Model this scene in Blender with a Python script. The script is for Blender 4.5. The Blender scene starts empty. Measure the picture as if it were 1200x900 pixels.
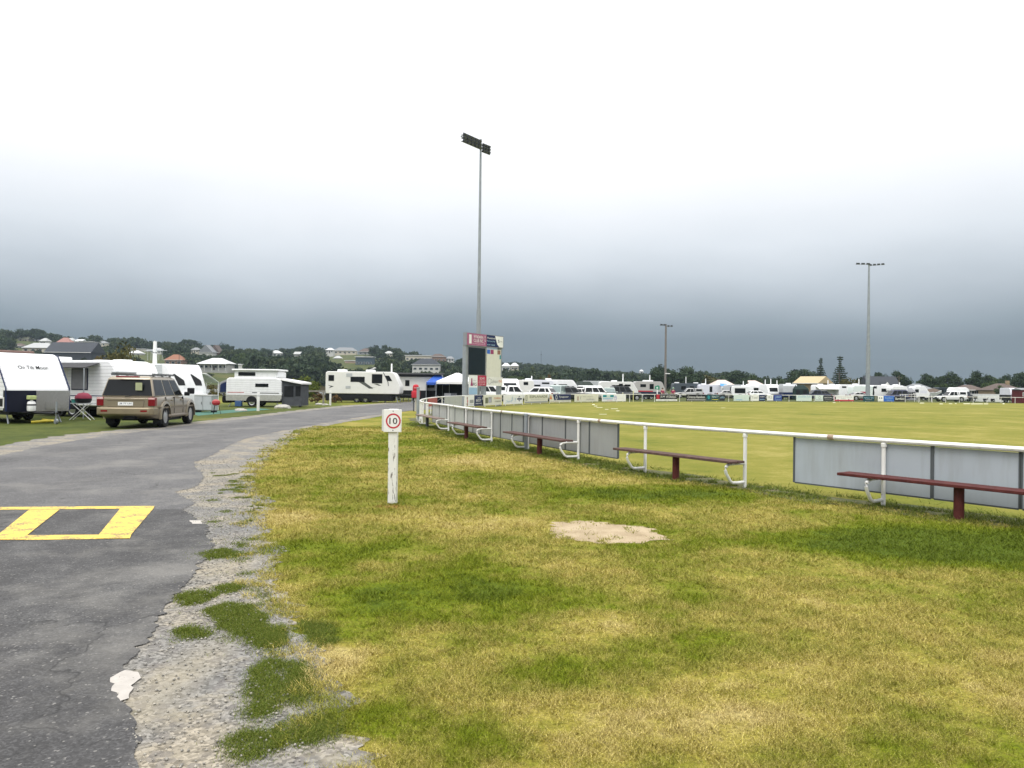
import bpy, bmesh, math, random
import numpy as np
from mathutils import Matrix, Vector
random.seed(7); RNG = np.random.default_rng(7)
PI = math.pi
SC = bpy.context.scene
COL = SC.collection
# ------------------------------------------------------------------ camera
EYE = Vector((0, 0, 1.62)); F = 900.0
CAMR = Matrix.Rotation(PI/2 + math.atan(3.6/F), 3, 'X') @ Matrix.Rotation(math.atan(0.0118), 3, 'Z')
cam = bpy.data.cameras.new('camera'); cam.sensor_width = 36; cam.lens = 27
cam.clip_start = 0.05; cam.clip_end = 6000
co = bpy.data.objects.new('camera', cam); COL.objects.link(co)
co.matrix_world = Matrix.Translation(EYE) @ CAMR.to_4x4()
SC.camera = co
SC.view_settings.view_transform = 'Standard'
SC.view_settings.look = 'None'
SC.view_settings.exposure = 0.16
SC.view_settings.gamma = 1
SC.view_settings.use_curve_mapping = False
SC.cycles.max_bounces = 6; SC.cycles.diffuse_bounces = 3; SC.cycles.volume_bounces = 1
SC.cycles.transparent_max_bounces = 6
# ------------------------------------------------------------------ sky: overcast, bright overhead, dark towards the hills
SUN_EL, SUN_AZ = math.radians(58), math.radians(205)   # azimuth clockwise from +Y
w = bpy.data.worlds.new('World'); SC.world = w; w.use_nodes = True
nt = w.node_tree; N = nt.nodes; Lk = nt.links; N.clear()
out = N.new('ShaderNodeOutputWorld'); add = N.new('ShaderNodeAddShader')
sky = N.new('ShaderNodeTexSky'); sky.sky_type = 'NISHITA'; sky.sun_disc = False
sky.sun_elevation = SUN_EL; sky.sun_rotation = SUN_AZ
b1 = N.new('ShaderNodeBackground'); b1.inputs[1].default_value = 0.05
hs = N.new('ShaderNodeMix'); hs.data_type = 'RGBA'; hs.inputs[0].default_value = 0.93
Lk.new(sky.outputs[0], hs.inputs[6]); hs.inputs[7].default_value = (0, 0, 0, 1)
Lk.new(hs.outputs[2], b1.inputs[0])
tc = N.new('ShaderNodeTexCoord'); sp = N.new('ShaderNodeSeparateXYZ'); Lk.new(tc.outputs['Generated'], sp.inputs[0])
mp = N.new('ShaderNodeMapping'); mp.inputs['Scale'].default_value = (1.0, 1.0, 2.5); Lk.new(tc.outputs['Generated'], mp.inputs[0])
n1 = N.new('ShaderNodeTexNoise'); n1.inputs['Scale'].default_value = 2.7; n1.inputs['Detail'].default_value = 5
n1.inputs['Roughness'].default_value = 0.5
Lk.new(mp.outputs[0], n1.inputs[0])
ma = N.new('ShaderNodeMath'); ma.operation = 'MULTIPLY_ADD'; ma.inputs[1].default_value = 0.085; ma.inputs[2].default_value = -0.034
Lk.new(n1.outputs[0], ma.inputs[0])
# the noise fades out right at the horizon
mf = N.new('ShaderNodeMapRange'); mf.inputs[1].default_value = 0.0; mf.inputs[2].default_value = 0.16
mf.inputs[3].default_value = 0.15; mf.inputs[4].default_value = 1.0; Lk.new(sp.outputs[2], mf.inputs[0])
mm = N.new('ShaderNodeMath'); mm.operation = 'MULTIPLY'; Lk.new(ma.outputs[0], mm.inputs[0]); Lk.new(mf.outputs[0], mm.inputs[1])
ad = N.new('ShaderNodeMath'); ad.operation = 'ADD'; Lk.new(sp.outputs[2], ad.inputs[0]); Lk.new(mm.outputs[0], ad.inputs[1])
rp = N.new('ShaderNodeValToRGB'); Lk.new(ad.outputs[0], rp.inputs[0])
SKY = [(0.0, (.120, .154, .188)), (0.04, (.134, .170, .206)), (0.066, (.180, .222, .265)), (0.086, (.255, .303, .350)), (0.113, (.385, .434, .484)),
       (0.145, (.53, .58, .632)), (0.185, (.69, .735, .785)), (0.23, (.815, .845, .885)), (0.295, (.97, .98, 1.0)),
       (0.5, (1.5, 1.5, 1.5)), (1.0, (2.3, 2.28, 2.25))]
e = rp.color_ramp.elements
e[0].position = 0; e[0].color = (*SKY[0][1], 1); e[1].position = 1; e[1].color = (*SKY[-1][1], 1)
for p, c in SKY[1:-1]:
    k = e.new(p); k.color = (*c, 1)
b2 = N.new('ShaderNodeBackground'); b2.inputs[1].default_value = 1.0
Lk.new(rp.outputs[0], b2.inputs[0])
Lk.new(b1.outputs[0], add.inputs[0]); Lk.new(b2.outputs[0], add.inputs[1]); Lk.new(add.outputs[0], out.inputs[0])
sl = bpy.data.lights.new('sun', 'SUN'); sl.energy = 1.5; sl.angle = math.radians(25); sl.color = (1, .96, .90)
so = bpy.data.objects.new('sun', sl); COL.objects.link(so)
so.rotation_euler = (PI/2 - SUN_EL, 0, PI - SUN_AZ)
so.location = (0, -10, 30)

# ------------------------------------------------------------------ helpers
def ray(px, py):
    return CAMR @ Vector(((px - 600)/F, (450 - py)/F, -1))
def at(px, py, z=0.0):
    v = ray(px, py); t = (z - EYE.z)/v.z
    return EYE + v*t
def dep(px, py, Y):
    v = ray(px, py); return EYE + v*(Y/v.y)
def sm(t):
    t = np.clip(t, 0, 1); return t*t*(3 - 2*t)
RIDGE = [(-300, 45, 700), (0, 41, 700), (80, 37, 700), (150, 33, 700), (225, 28, 700), (300, 23, 700), (345, 25, 700), (400, 29, 700),
         (440, 30, 700), (500, 22, 720), (540, 19, 850), (600, 24, 1000), (660, 20, 1000), (700, 15, 1000), (760, 11, 1000), (830, 14, 1050),
         (880, 8, 1050), (920, 5, 1050), (960, 5, 1050), (1200, 2, 1100), (1600, 1, 1100)]
_rx, _rz, _rd = [np.array([r[i] for r in RIDGE], float) for i in range(3)]
def gz(X, Y):
    X = np.asarray(X, float); Y = np.asarray(Y, float)
    az = 600 + 900*X/np.maximum(Y, 5)
    dip = sm((Y - 104)/10)*(1 - sm((Y - 286)/14))*sm((-9 - X)/12)
    zr = np.interp(az, _rx, _rz); rd = np.interp(az, _rx, _rd)
    t = np.clip((Y - 296)/(rd - 296), 0, 1)
    hill = zr*(0.55*t + 0.45*sm(t))*np.where(Y > 296, 1, 0)
    bank = 4.6*sm((Y - 297)/46)*sm((az - 60)/90)*(1 - sm((az - 300)/120))*(1 - t)
    return -1.7*dip + hill + bank
def g1(x, y): return float(gz(x, y))

class MB:
    def __init__(s): s.v = []; s.f = []
    def add(s, vs, fs, M=None):
        o = len(s.v)
        s.v += [tuple(M @ Vector(v)) if M else tuple(v) for v in vs]
        s.f += [tuple(o + i for i in f) for f in fs]; return s
    def box(s, c, d, rz=0, M=None):
        x, y, z = d[0]/2, d[1]/2, d[2]/2
        vs = [(-x, -y, -z), (x, -y, -z), (x, y, -z), (-x, y, -z), (-x, -y, z), (x, -y, z), (x, y, z), (-x, y, z)]
        T = Matrix.Translation(c) @ Matrix.Rotation(rz, 4, 'Z')
        if M: T = M @ T
        return s.add(vs, [(3, 2, 1, 0), (4, 5, 6, 7), (0, 1, 5, 4), (1, 2, 6, 5), (2, 3, 7, 6), (3, 0, 4, 7)], T)
    def bb(s, x0, x1, y0, y1, z0, z1, M=None):
        return s.box(((x0+x1)/2, (y0+y1)/2, (z0+z1)/2), (abs(x1-x0), abs(y1-y0), abs(z1-z0)), 0, M)
    def cyl(s, p0, p1, r0, r1=None, n=8):
        return s.tube([p0, p1], [r0, r0 if r1 is None else r1], n)
    def tube(s, pts, r, n=6):
        pts = [Vector(p) for p in pts]; k = len(pts)
        rs = r if isinstance(r, (list, tuple)) else [r]*k
        rings = []
        ref = None
        for i, p in enumerate(pts):
            d = (pts[min(i+1, k-1)] - pts[max(i-1, 0)])
            d = d.normalized() if d.length > 1e-9 else Vector((0, 0, 1))
            if ref is None: ref = Vector((0, 0, 1)) if abs(d.z) < .9 else Vector((1, 0, 0))
            a = d.cross(ref).normalized(); b = a.cross(d).normalized()
            rings.append([p + a*(rs[i]*math.cos(2*PI*j/n)) + b*(rs[i]*math.sin(2*PI*j/n)) for j in range(n)])
        return s.loft(rings)
    def loft(s, rings, cap=True):
        n = len(rings[0]); vs = [p for r in rings for p in r]; fs = []
        for i in range(len(rings) - 1):
            for j in range(n):
                a, b = i*n + j, i*n + (j+1) % n
                fs.append((a, b, b + n, a + n))
        if cap:
            fs.append(tuple(range(n))[::-1]); fs.append(tuple((len(rings)-1)*n + j for j in range(n)))
        return s.add(vs, fs)
    def prism(s, poly, y0, y1):                       # polygon in xz extruded along y
        n = len(poly)
        return s.loft([[(x, y0, z) for x, z in poly], [(x, y1, z) for x, z in poly]])
    def lathe(s, prof, c=(0, 0, 0), axis='Z', n=16, cap=True):
        rings = []
        for r, h in prof:
            ring = []
            for j in range(n):
                a, b = r*math.cos(2*PI*j/n), r*math.sin(2*PI*j/n)
                p = (a, b, h) if axis == 'Z' else ((a, h, b) if axis == 'Y' else (h, a, b))
                ring.append((p[0]+c[0], p[1]+c[1], p[2]+c[2]))
            rings.append(ring)
        return s.loft(rings, cap)
    def poly(s, pts):
        return s.add(pts, [tuple(range(len(pts)))])
    def mesh(s, name):
        me = bpy.data.meshes.new(name); me.from_pydata(s.v, [], s.f)
        bm = bmesh.new(); bm.from_mesh(me)
        bmesh.ops.recalc_face_normals(bm, faces=bm.faces)
        bm.to_mesh(me); bm.free(); return me
    def build(s, name, mat, parent=None, smooth=False, bevel=0, seg=2):
        me = s.mesh(name); me.materials.append(mat)
        o = bpy.data.objects.new(name, me); COL.objects.link(o)
        if parent: o.parent = parent
        if smooth or bevel:
            me.polygons.foreach_set('use_smooth', [True]*len(me.polygons))
            bm = bmesh.new(); bm.from_mesh(me)
            for ed in bm.edges:
                if len(ed.link_faces) == 2 and ed.calc_face_angle(0) > math.radians(38): ed.smooth = False
            bm.to_mesh(me); bm.free()
        if bevel:
            m = o.modifiers.new('bevel', 'BEVEL'); m.width = bevel; m.segments = seg; m.limit_method = 'ANGLE'; m.angle_limit = math.radians(30)
            m.harden_normals = False
        return o
def np_obj(name, V, Fc, mat, parent=None, smooth=False):
    V = np.asarray(V, np.float32); Fc = np.asarray(Fc, np.int32)
    me = bpy.data.meshes.new(name); k = Fc.shape[1]
    me.vertices.add(len(V)); me.vertices.foreach_set('co', V.ravel())
    me.loops.add(Fc.size); me.loops.foreach_set('vertex_index', Fc.ravel())
    me.polygons.add(len(Fc)); me.polygons.foreach_set('loop_start', np.arange(0, Fc.size, k, dtype=np.int32))
    if smooth: me.polygons.foreach_set('use_smooth', np.ones(len(Fc), bool))
    me.update(calc_edges=True); me.materials.append(mat)
    o = bpy.data.objects.new(name, me); COL.objects.link(o)
    if parent: o.parent = parent
    return o
def tag(o, label=None, cat=None, group=None, kind=None):
    if label: o['label'] = label
    if cat: o['category'] = cat
    if group: o['group'] = group
    if kind: o['kind'] = kind
    return o
def thing(name, label, cat, loc=(0, 0, 0), rz=0, group=None):
    o = bpy.data.objects.new(name, None); COL.objects.link(o); o.empty_display_size = .2
    o.location = loc; o.rotation_euler = (0, 0, rz)
    return tag(o, label, cat, group)
KIDS = {}
def copy_tree(o, parent=None):
    c = o.copy(); COL.objects.link(c)
    if parent: c.parent = parent
    for ch in list(o.children): copy_tree(ch, c)
    return c

# ------------------------------------------------------------------ materials
MATS = {}
def newmat(name):
    m = bpy.data.materials.new(name); m.use_nodes = True
    t = m.node_tree; b = t.nodes['Principled BSDF']; return m, t, b
def noise(t, scale, detail=3, coord='Object', rough=.55, vec=None):
    n = t.nodes.new('ShaderNodeTexNoise'); n.inputs['Scale'].default_value = scale
    n.inputs['Detail'].default_value = detail; n.inputs['Roughness'].default_value = rough
    if vec is None:
        c = t.nodes.new('ShaderNodeTexCoord'); vec = c.outputs[coord]
    t.links.new(vec, n.inputs['Vector']); return n.outputs['Fac']
def ramp(t, fac, stops):
    r = t.nodes.new('ShaderNodeValToRGB'); t.links.new(fac, r.inputs[0])
    e = r.color_ramp.elements
    def c4(c): return (c, c, c, 1) if not isinstance(c, (tuple, list)) else (*c[:3], 1)
    e[0].position = stops[0][0]; e[0].color = c4(stops[0][1]); e[1].position = stops[-1][0]; e[1].color = c4(stops[-1][1])
    for p, c in stops[1:-1]:
        k = e.new(p); k.color = c4(c)
    return r.outputs[0]
def mix(t, fac, a, b, mode='MIX'):
    m = t.nodes.new('ShaderNodeMix'); m.data_type = 'RGBA'; m.blend_type = mode
    for i, v in ((0, fac), (6, a), (7, b)):
        if isinstance(v, (int, float)): m.inputs[i].default_value = v
        elif isinstance(v, (tuple, list)): m.inputs[i].default_value = (*v[:3], 1)
        else: t.links.new(v, m.inputs[i])
    return m.outputs[2]
def mth(t, op, a, b=0.0, c=0.0):
    m = t.nodes.new('ShaderNodeMath'); m.operation = op
    for i, v in enumerate((a, b, c)):
        if isinstance(v, (int, float)): m.inputs[i].default_value = v
        else: t.links.new(v, m.inputs[i])
    return m.outputs[0]
def bump(t, b, h, strength=.3, dist=.02):
    n = t.nodes.new('ShaderNodeBump'); n.inputs['Strength'].default_value = strength; n.inputs['Distance'].default_value = dist
    t.links.new(h, n.inputs['Height']); t.links.new(n.outputs[0], b.inputs['Normal'])
def mat(name, col, rough=.55, metal=0.0, var=.10, scale=3.0, bmp=0.0, bscale=40, ribs=0, ribdark=.75, coat=0, dirt=0.0):
    if name in MATS: return MATS[name]
    m, t, b = newmat(name)
    f = noise(t, scale, 4)
    c = ramp(t, f, [(.3, tuple(x*(1-var) for x in col)), (.7, tuple(min(x*(1+var), .92) for x in col))])
    if dirt:
        tc = t.nodes.new('ShaderNodeTexCoord'); mp = t.nodes.new('ShaderNodeMapping'); mp.inputs['Scale'].default_value = (6, 6, .8)
        t.links.new(tc.outputs['Object'], mp.inputs[0])
        d = ramp(t, noise(t, 1.2, 5, vec=mp.outputs[0]), [(.48, 0.0), (.75, dirt)])
        c = mix(t, d, c, (.16, .14, .11))
    if ribs:
        tc = t.nodes.new('ShaderNodeTexCoord'); s = t.nodes.new('ShaderNodeSeparateXYZ'); t.links.new(tc.outputs['Object'], s.inputs[0])
        fr = mth(t, 'FRACT', mth(t, 'MULTIPLY', s.outputs[2], 1.0/ribs))
        g = ramp(t, fr, [(.0, 0.0), (.10, 1.0), (.88, 1.0), (1.0, 0.0)])
        c = mix(t, g, tuple(x*ribdark for x in col), c)
        bump(t, b, g, .6, .02)
    elif bmp:
        bump(t, b, noise(t, bscale, 3), bmp, .01)
    t.links.new(c, b.inputs['Base Color'])
    b.inputs['Roughness'].default_value = rough; b.inputs['Metallic'].default_value = metal
    if max(col) < .12 and rough > .15: b.inputs['Specular IOR Level'].default_value = .18
    if coat: b.inputs['Coat Weight'].default_value = coat; b.inputs['Coat Roughness'].default_value = .08
    MATS[name] = m; return m
WHITE = mat('white_enamel', (.78, .79, .80), .35, var=.04, dirt=.10)
CLAD = mat('white_ribbed_cladding', (.76, .77, .79), .38, var=.04, ribs=.155, ribdark=.70, dirt=.10)
CLADG = mat('grey_ribbed_cladding', (.52, .55, .56), .42, var=.05, ribs=.155, ribdark=.72)
OFFW = mat('off_white_panel', (.70, .70, .68), .45, var=.04)
LILAC = mat('cool_white_panel', (.66, .67, .74), .45, var=.05)
PGREY = mat('pale_grey_panel', (.42, .44, .46), .45, var=.06)
MGREY = mat('mid_grey_panel', (.22, .23, .25), .5, var=.07)
DGREY = mat('dark_grey_panel', (.05, .055, .065), .45, var=.10)
BLACK = mat('black_plastic', (.012, .013, .015), .5, var=.2)
RUBBER = mat('tyre_rubber', (.016, .016, .017), .8, var=.2, bmp=.2)
GLASS = mat('dark_tinted_glass', (.008, .010, .012), .10, var=.1)
GLASS.node_tree.nodes['Principled BSDF'].inputs['Specular IOR Level'].default_value = .22
GLASSG = mat('pale_reflecting_glass', (.16, .21, .21), .08, var=.15)
CHROME = mat('brushed_alloy', (.55, .56, .57), .3, .8, var=.08)
CHECK = mat('checker_plate', (.42, .42, .42), .32, .7, var=.35, scale=26, bmp=.5, bscale=30)
GALV = mat('galvanised_steel', (.29, .32, .345), .5, .35, var=.10, dirt=.15)
NAVY = mat('navy_vinyl', (.012, .022, .075), .5, var=.12)
RED = mat('red_vinyl', (.42, .02, .035), .5, var=.12)
TAIL = mat('red_lens', (.17, .004, .009), .2, var=.1)
AMBER = mat('amber_lens', (.5, .2, .03), .2)
LENS = mat('clear_lens', (.6, .62, .62), .12)
MAROON = mat('maroon_paint', (.085, .022, .020), .55, var=.25, scale=8, bmp=.2)
WOODGREY = mat('weathered_timber', (.19, .175, .155), .8, var=.25, scale=9, bmp=.3)
GOLD = mat('champagne_paint', (.255, .215, .155), .30, .35, var=.04, coat=.6)
GOLDD = mat('bronze_lower_paint', (.17, .135, .09), .35, .35, var=.05, coat=.4)
CARW = mat('white_car_paint', (.74, .75, .76), .28, var=.03, coat=.5)
CARS = mat('silver_car_paint', (.42, .42, .41), .3, .4, var=.04, coat=.5)
CARD = mat('dark_grey_car_paint', (.06, .065, .07), .3, .3, var=.05, coat=.5)
CARB = mat('blue_black_car_paint', (.022, .03, .06), .3, .2, var=.05, coat=.5)
CARG = mat('olive_canvas', (.035, .045, .040), .85, var=.15)
CANV = mat('grey_canvas', (.23, .235, .25), .9, var=.10, bmp=.2)
BLUET = mat('blue_tarp', (.02, .09, .42), .6, var=.15, bmp=.3, bscale=6)
LBLUE = mat('bright_blue_tarp', (.03, .22, .62), .6, var=.15)
WTARP = mat('white_canopy_fabric', (.80, .80, .80), .8, var=.05)
PICKET = mat('pale_grey_board', (.42, .435, .42), .6, var=.08, dirt=.25)
# ------------------------------------------------------------------ ground surfaces
def geopos(t):
    return t.nodes.new('ShaderNodeNewGeometry').outputs['Position']
def blob(t, pos, c, r, soft=(.35, 1.15)):
    s = t.nodes.new('ShaderNodeVectorMath'); s.operation = 'SUBTRACT'; t.links.new(pos, s.inputs[0]); s.inputs[1].default_value = (c[0], c[1], 0)
    m = t.nodes.new('ShaderNodeVectorMath'); m.operation = 'MULTIPLY'; t.links.new(s.outputs[0], m.inputs[0]); m.inputs[1].default_value = (1/r[0], 1/r[1], 0)
    l = t.nodes.new('ShaderNodeVectorMath'); l.operation = 'LENGTH'; t.links.new(m.outputs[0], l.inputs[0])
    k = t.nodes.new('ShaderNodeMapRange'); k.inputs[1].default_value = soft[0]; k.inputs[2].default_value = soft[1]
    k.inputs[3].default_value = 1; k.inputs[4].default_value = 0; t.links.new(l.outputs['Value'], k.inputs[0]); return k.outputs[0]
def gp(px, py): p = at(px, py); return (p.x, p.y)
G_DARK, G_MID, G_OLIVE, G_YEL, G_STRAW = (.066, .100, .002), (.122, .155, .003), (.185, .182, .022), (.27, .232, .042), (.37, .300, .115)
def grass_color(t, pos):
    wv = t.nodes.new('ShaderNodeVectorMath'); wv.operation = 'MULTIPLY'; t.links.new(pos, wv.inputs[0]); wv.inputs[1].default_value = (1, .75, 0)
    f1 = noise(t, .55, 5, vec=wv.outputs[0], rough=.62)
    f2 = noise(t, 2.4, 6, vec=pos, rough=.72)
    f3 = noise(t, 14, 5, vec=pos, rough=.75)
    f = mth(t, 'ADD', mth(t, 'MULTIPLY', f1, .50), mth(t, 'ADD', mth(t, 'MULTIPLY', f2, .32), mth(t, 'MULTIPLY', f3, .18)))
    g = 0
    for c, r, k in [(gp(1080, 640), (3.2, 1.1), -.14), (gp(1290, 640), (3.0, 1.4), -.10), (gp(520, 690), (1.0, .9), -.10), (gp(390, 650), (.7, 1.0), -.08), (gp(770, 580), (2.4, 1.2), -.13), ((-17, 34), (9.5, 45), -.13), (gp(280, 491), (3, 2), .12), (gp(620, 700), (.6, .7), -.06),
                    (gp(830, 760), (.7, .5), -.07), (gp(470, 520), (2.4, 5.5), -.06), (gp(620, 860), (.5, .4), -.05),
                    (gp(330, 640), (.5, .7), -.05), (gp(1000, 800), (1.7, .8), .085), (gp(780, 850), (.9, .4), .085), (gp(700, 735), (.5, .4), .10), (gp(650, 790), (.45, .35), -.10), (gp(420, 700), (.5, .5), -.05), (gp(590, 540), (3.4, 2.2), .05), (gp(560, 615), (1.5, .7), .05),
                    (gp(345, 605), (.45, .6), .09), (gp(385, 780), (.34, .42), .17), (gp(450, 850), (.35, .25), -.05)]:
        g = mth(t, 'MULTIPLY_ADD', blob(t, pos, c, r), k, g)
    f = mth(t, 'ADD', f, g)
    col = ramp(t, f, [(.33, G_DARK), (.42, G_MID), (.49, G_OLIVE), (.555, G_YEL), (.65, G_STRAW)])
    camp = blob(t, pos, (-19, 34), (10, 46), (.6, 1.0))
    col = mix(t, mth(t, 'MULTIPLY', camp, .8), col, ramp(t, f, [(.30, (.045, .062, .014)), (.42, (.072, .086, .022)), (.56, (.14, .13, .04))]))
    rust = blob(t, pos, gp(460, 594), (.32, .30), (.2, 1.1))
    col = mix(t, mth(t, 'MULTIPLY', rust, ramp(t, f3, [(.4, 0.0), (.6, .9)])), col, (.20, .07, .022))
    soil = ramp(t, noise(t, 3.4, 6, vec=pos, rough=.7), [(.655, 0.0), (.72, .75)])
    col = mix(t, mth(t, 'MULTIPLY', soil, ramp(t, f1, [(.42, 0.0), (.56, 1.0)])), col, (.25, .19, .10))
    return col, f2, f
# ground ------------------------------------------------------------
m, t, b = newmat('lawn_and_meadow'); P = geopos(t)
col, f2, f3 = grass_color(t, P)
s = t.nodes.new('ShaderNodeSeparateXYZ'); t.links.new(P, s.inputs[0])
far = ramp(t, mth(t, 'MULTIPLY', s.outputs[1], 1/400.), [(.17, 0.0), (.26, 1.0)])
mead = ramp(t, noise(t, .10, 6, vec=P, rough=.7), [(.35, (.026, .040, .012)), (.5, (.058, .074, .018)), (.66, (.10, .095, .03))])
col = mix(t, far, col, mead)
mz = t.nodes.new('ShaderNodeMapRange'); mz.inputs[1].default_value = -1.2; mz.inputs[2].default_value = -.25; t.links.new(s.outputs[2], mz.inputs[0])
col = mix(t, mz.outputs[0], (.09, .075, .05), col)
fg = noise(t, 70, 3, vec=P, rough=.7)
col = mix(t, .8, col, ramp(t, noise(t, 34, 4, vec=P, rough=.8), [(.34, .40), (.5, .90), (.64, 1.40)]), 'MULTIPLY')
t.links.new(col, b.inputs['Base Color']); b.inputs['Roughness'].default_value = .9; b.inputs['Specular IOR Level'].default_value = .15
bump(t, b, mth(t, 'ADD', fg, mth(t, 'MULTIPLY', f2, 1.5)), .55, .03)
M_LAWN = m
xs = np.concatenate([np.arange(-1500, -320, 20), np.arange(-320, 320, 4.), np.arange(320, 1501, 20)])
ys = np.concatenate([np.arange(-30, 360, 4.), np.arange(360, 1600, 12.)])
GX, GY = np.meshgrid(xs, ys); GZ = gz(GX, GY)
V = np.stack([GX, GY, GZ], -1).reshape(-1, 3); nx = len(xs)
I = np.arange(len(ys)*nx).reshape(len(ys), nx)
Fc = np.stack([I[:-1, :-1], I[:-1, 1:], I[1:, 1:], I[1:, :-1]], -1).reshape(-1, 4)
tag(np_obj('ground', V, Fc, M_LAWN, smooth=True), kind='structure')
# water ------------------------------------------------------------
m, t, b = newmat('river_water'); P = geopos(t)
b.inputs['Base Color'].default_value = (.12, .125, .11, 1); b.inputs['Roughness'].default_value = .22
mp = t.nodes.new('ShaderNodeMapping'); mp.inputs['Scale'].default_value = (1, .35, 1); t.links.new(P, mp.inputs[0])
bump(t, b, noise(t, .9, 4, vec=mp.outputs[0]), .25, .12)
o = np_obj('river', [(-420, 100, -.42), (6, 100, -.42), (6, 304, -.42), (-420, 304, -.42)], [(0, 1, 2, 3)], m); tag(o, kind='structure')

def catmull(P, step):
    P = [np.array(p[:2], float) for p in P]; out = []
    for i in range(len(P) - 1):
        p0, p1, p2, p3 = P[max(i-1, 0)], P[i], P[i+1], P[min(i+2, len(P)-1)]
        n = max(2, int(np.linalg.norm(p2 - p1)/step))
        for k in range(n):
            u = k/n
            out.append(.5*((2*p1) + (-p0 + p2)*u + (2*p0 - 5*p1 + 4*p2 - p3)*u*u + (-p0 + 3*p1 - 3*p2 + p3)*u**3))
    out.append(P[-1]); return np.array(out)
def inpoly(X, Y, poly):
    poly = np.asarray(poly); r = np.zeros(X.shape, bool); j = len(poly) - 1
    for i in range(len(poly)):
        xi, yi = poly[i]; xj, yj = poly[j]
        if yi != yj:
            c = ((yi > Y) != (yj > Y)) & (X < (xj - xi)*(Y - yi)/(yj - yi) + xi); r ^= c
        j = i
    return r
def vnoise(X, Y, sc, seed=0):
    X = X*sc + 31.7*seed; Y = Y*sc + 17.3*seed; xi = np.floor(X); yi = np.floor(Y); fx = sm(X - xi); fy = sm(Y - yi)
    h = lambda a, b_: np.modf(np.abs(np.sin(a*127.1 + b_*311.7 + seed*7.7)*43758.5453))[0]
    return (h(xi, yi)*(1-fx) + h(xi+1, yi)*fx)*(1-fy) + (h(xi, yi+1)*(1-fx) + h(xi+1, yi+1)*fx)*fy

def edge_fn(pxlist, D0, D1, amp, dx=0.0, dk=0.0, seed=1):
    A = np.array(sorted([(p[1], p[0]) for p in G(pxlist)]))
    n = int((D1 - D0)/.05); D = D0 + (D1 - D0)*np.linspace(0, 1, n)**1.4
    z0 = np.zeros_like(D)
    nz = (vnoise(D, z0, 2.6, seed) - .5)*.9 + (vnoise(D, z0, 7, seed + 1) - .5)*.9 + (vnoise(D, z0, 19, seed + 2) - .5)*.8
    return list(np.stack([np.interp(D, A[:, 0], A[:, 1]) + dx + dk*D + nz*amp*2, D], -1))
G = lambda L: [gp(*p) for p in L]
def rough_poly(pts, amp, step=.12, closed=True):
    rng = np.random.default_rng(len(pts)*13 + int(abs(pts[0][0])*100)); out = []
    n = len(pts)
    for i in range(n if closed else n-1):
        a, b_ = np.array(pts[i]), np.array(pts[(i+1) % n]); L = np.linalg.norm(b_ - a)
        k = int(min(max(1, L/step), 60)); nn = np.array([-(b_-a)[1], (b_-a)[0]])/max(L, 1e-6)
        for j in range(k):
            d = rng.normal()*amp + amp*1.4*math.sin(j*1.3 + i*2.1)*math.sin(j*.37 + i)
            d *= min(1, L/.5)
            out.append(a + (b_-a)*j/k + nn*d)
    return out
def sheet(name, pts, z, mat_, kind='structure'):
    me = bpy.data.meshes.new(name); bm = bmesh.new()
    f = bm.faces.new([bm.verts.new((p[0], p[1], z)) for p in pts])
    if f.normal.z < 0: f.normal_flip()
    bmesh.ops.triangulate(bm, faces=[f]); bmesh.ops.recalc_face_normals(bm, faces=bm.faces)
    if sum(q.normal.z for q in bm.faces) < 0: bmesh.ops.reverse_faces(bm, faces=bm.faces)
    bm.to_mesh(me); bm.free(); me.materials.append(mat_)
    o = bpy.data.objects.new(name, me); COL.objects.link(o)
    if kind: o['kind'] = kind
    return o
G = lambda L: [gp(*p) for p in L]
def efun(pxlist, extra=()):
    A = np.array(sorted([(p[1], p[0]) for p in list(G(pxlist)) + list(extra)])); return lambda D: np.interp(D, A[:, 0], A[:, 1])
def wob(D, seed):
    z0 = np.zeros_like(D); return ((vnoise(D, z0, 2.6, seed) - .5)*.9 + (vnoise(D, z0, 7, seed + 1) - .5)*.9 + (vnoise(D, z0, 19, seed + 2) - .5)*.8)*2
def strip(name, D, XL, XR, z, mat_):
    n = len(D); V = np.concatenate([np.stack([XL, D, np.full(n, z)], -1), np.stack([XR, D, np.full(n, z)], -1)]); i = np.arange(n - 1)
    o = np_obj(name, V, np.stack([i, i + n, i + n + 1, i + 1], -1), mat_); o['kind'] = 'structure'; return o
# fence line, traced on the ground -----------------------------------
near = [(1035, 593.75), (872.7, 571.8), (755.9, 554), (677.6, 540), (618.7, 528), (576, 519), (546, 512.3), (525.5, 505.4), (501, 499), (494.5, 496.3)]
NP = [np.array(gp(*p)) for p in near]
d0 = NP[0] - NP[1]; d0 /= np.linalg.norm(d0)
bend = np.array([.10, -.06])
PRE = [NP[0] + d0*2.35*k + bend*0 for k in (5, 4, 3, 2, 1)]
FARN = [(-4.4, 37), (-4.75, 43), (-4.6, 49), (-4.0, 54.5), (-2.9, 59.5), (-1.0, 65), (1.4, 72), (4.8, 79.5), (9.6, 86.5), (15.5, 92.5), (22, 98), (29, 103),
        (36, 107.5), (43, 111), (50.5, 114), (58.5, 116.5), (67, 118.5), (76, 120), (86, 121), (98, 121)]
FCURVE = catmull(PRE + NP + FARN, .08)
fl = np.concatenate([[0], np.cumsum(np.linalg.norm(np.diff(FCURVE, axis=0), axis=1))])
def fpt(s): return np.array([np.interp(s, fl, FCURVE[:, 0]), np.interp(s, fl, FCURVE[:, 1])])
def fs_of(p): return fl[np.argmin(np.linalg.norm(FCURVE - np.array(p[:2]), axis=1))]
S0 = fs_of(NP[-1])                                    # where the near run ends
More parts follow.
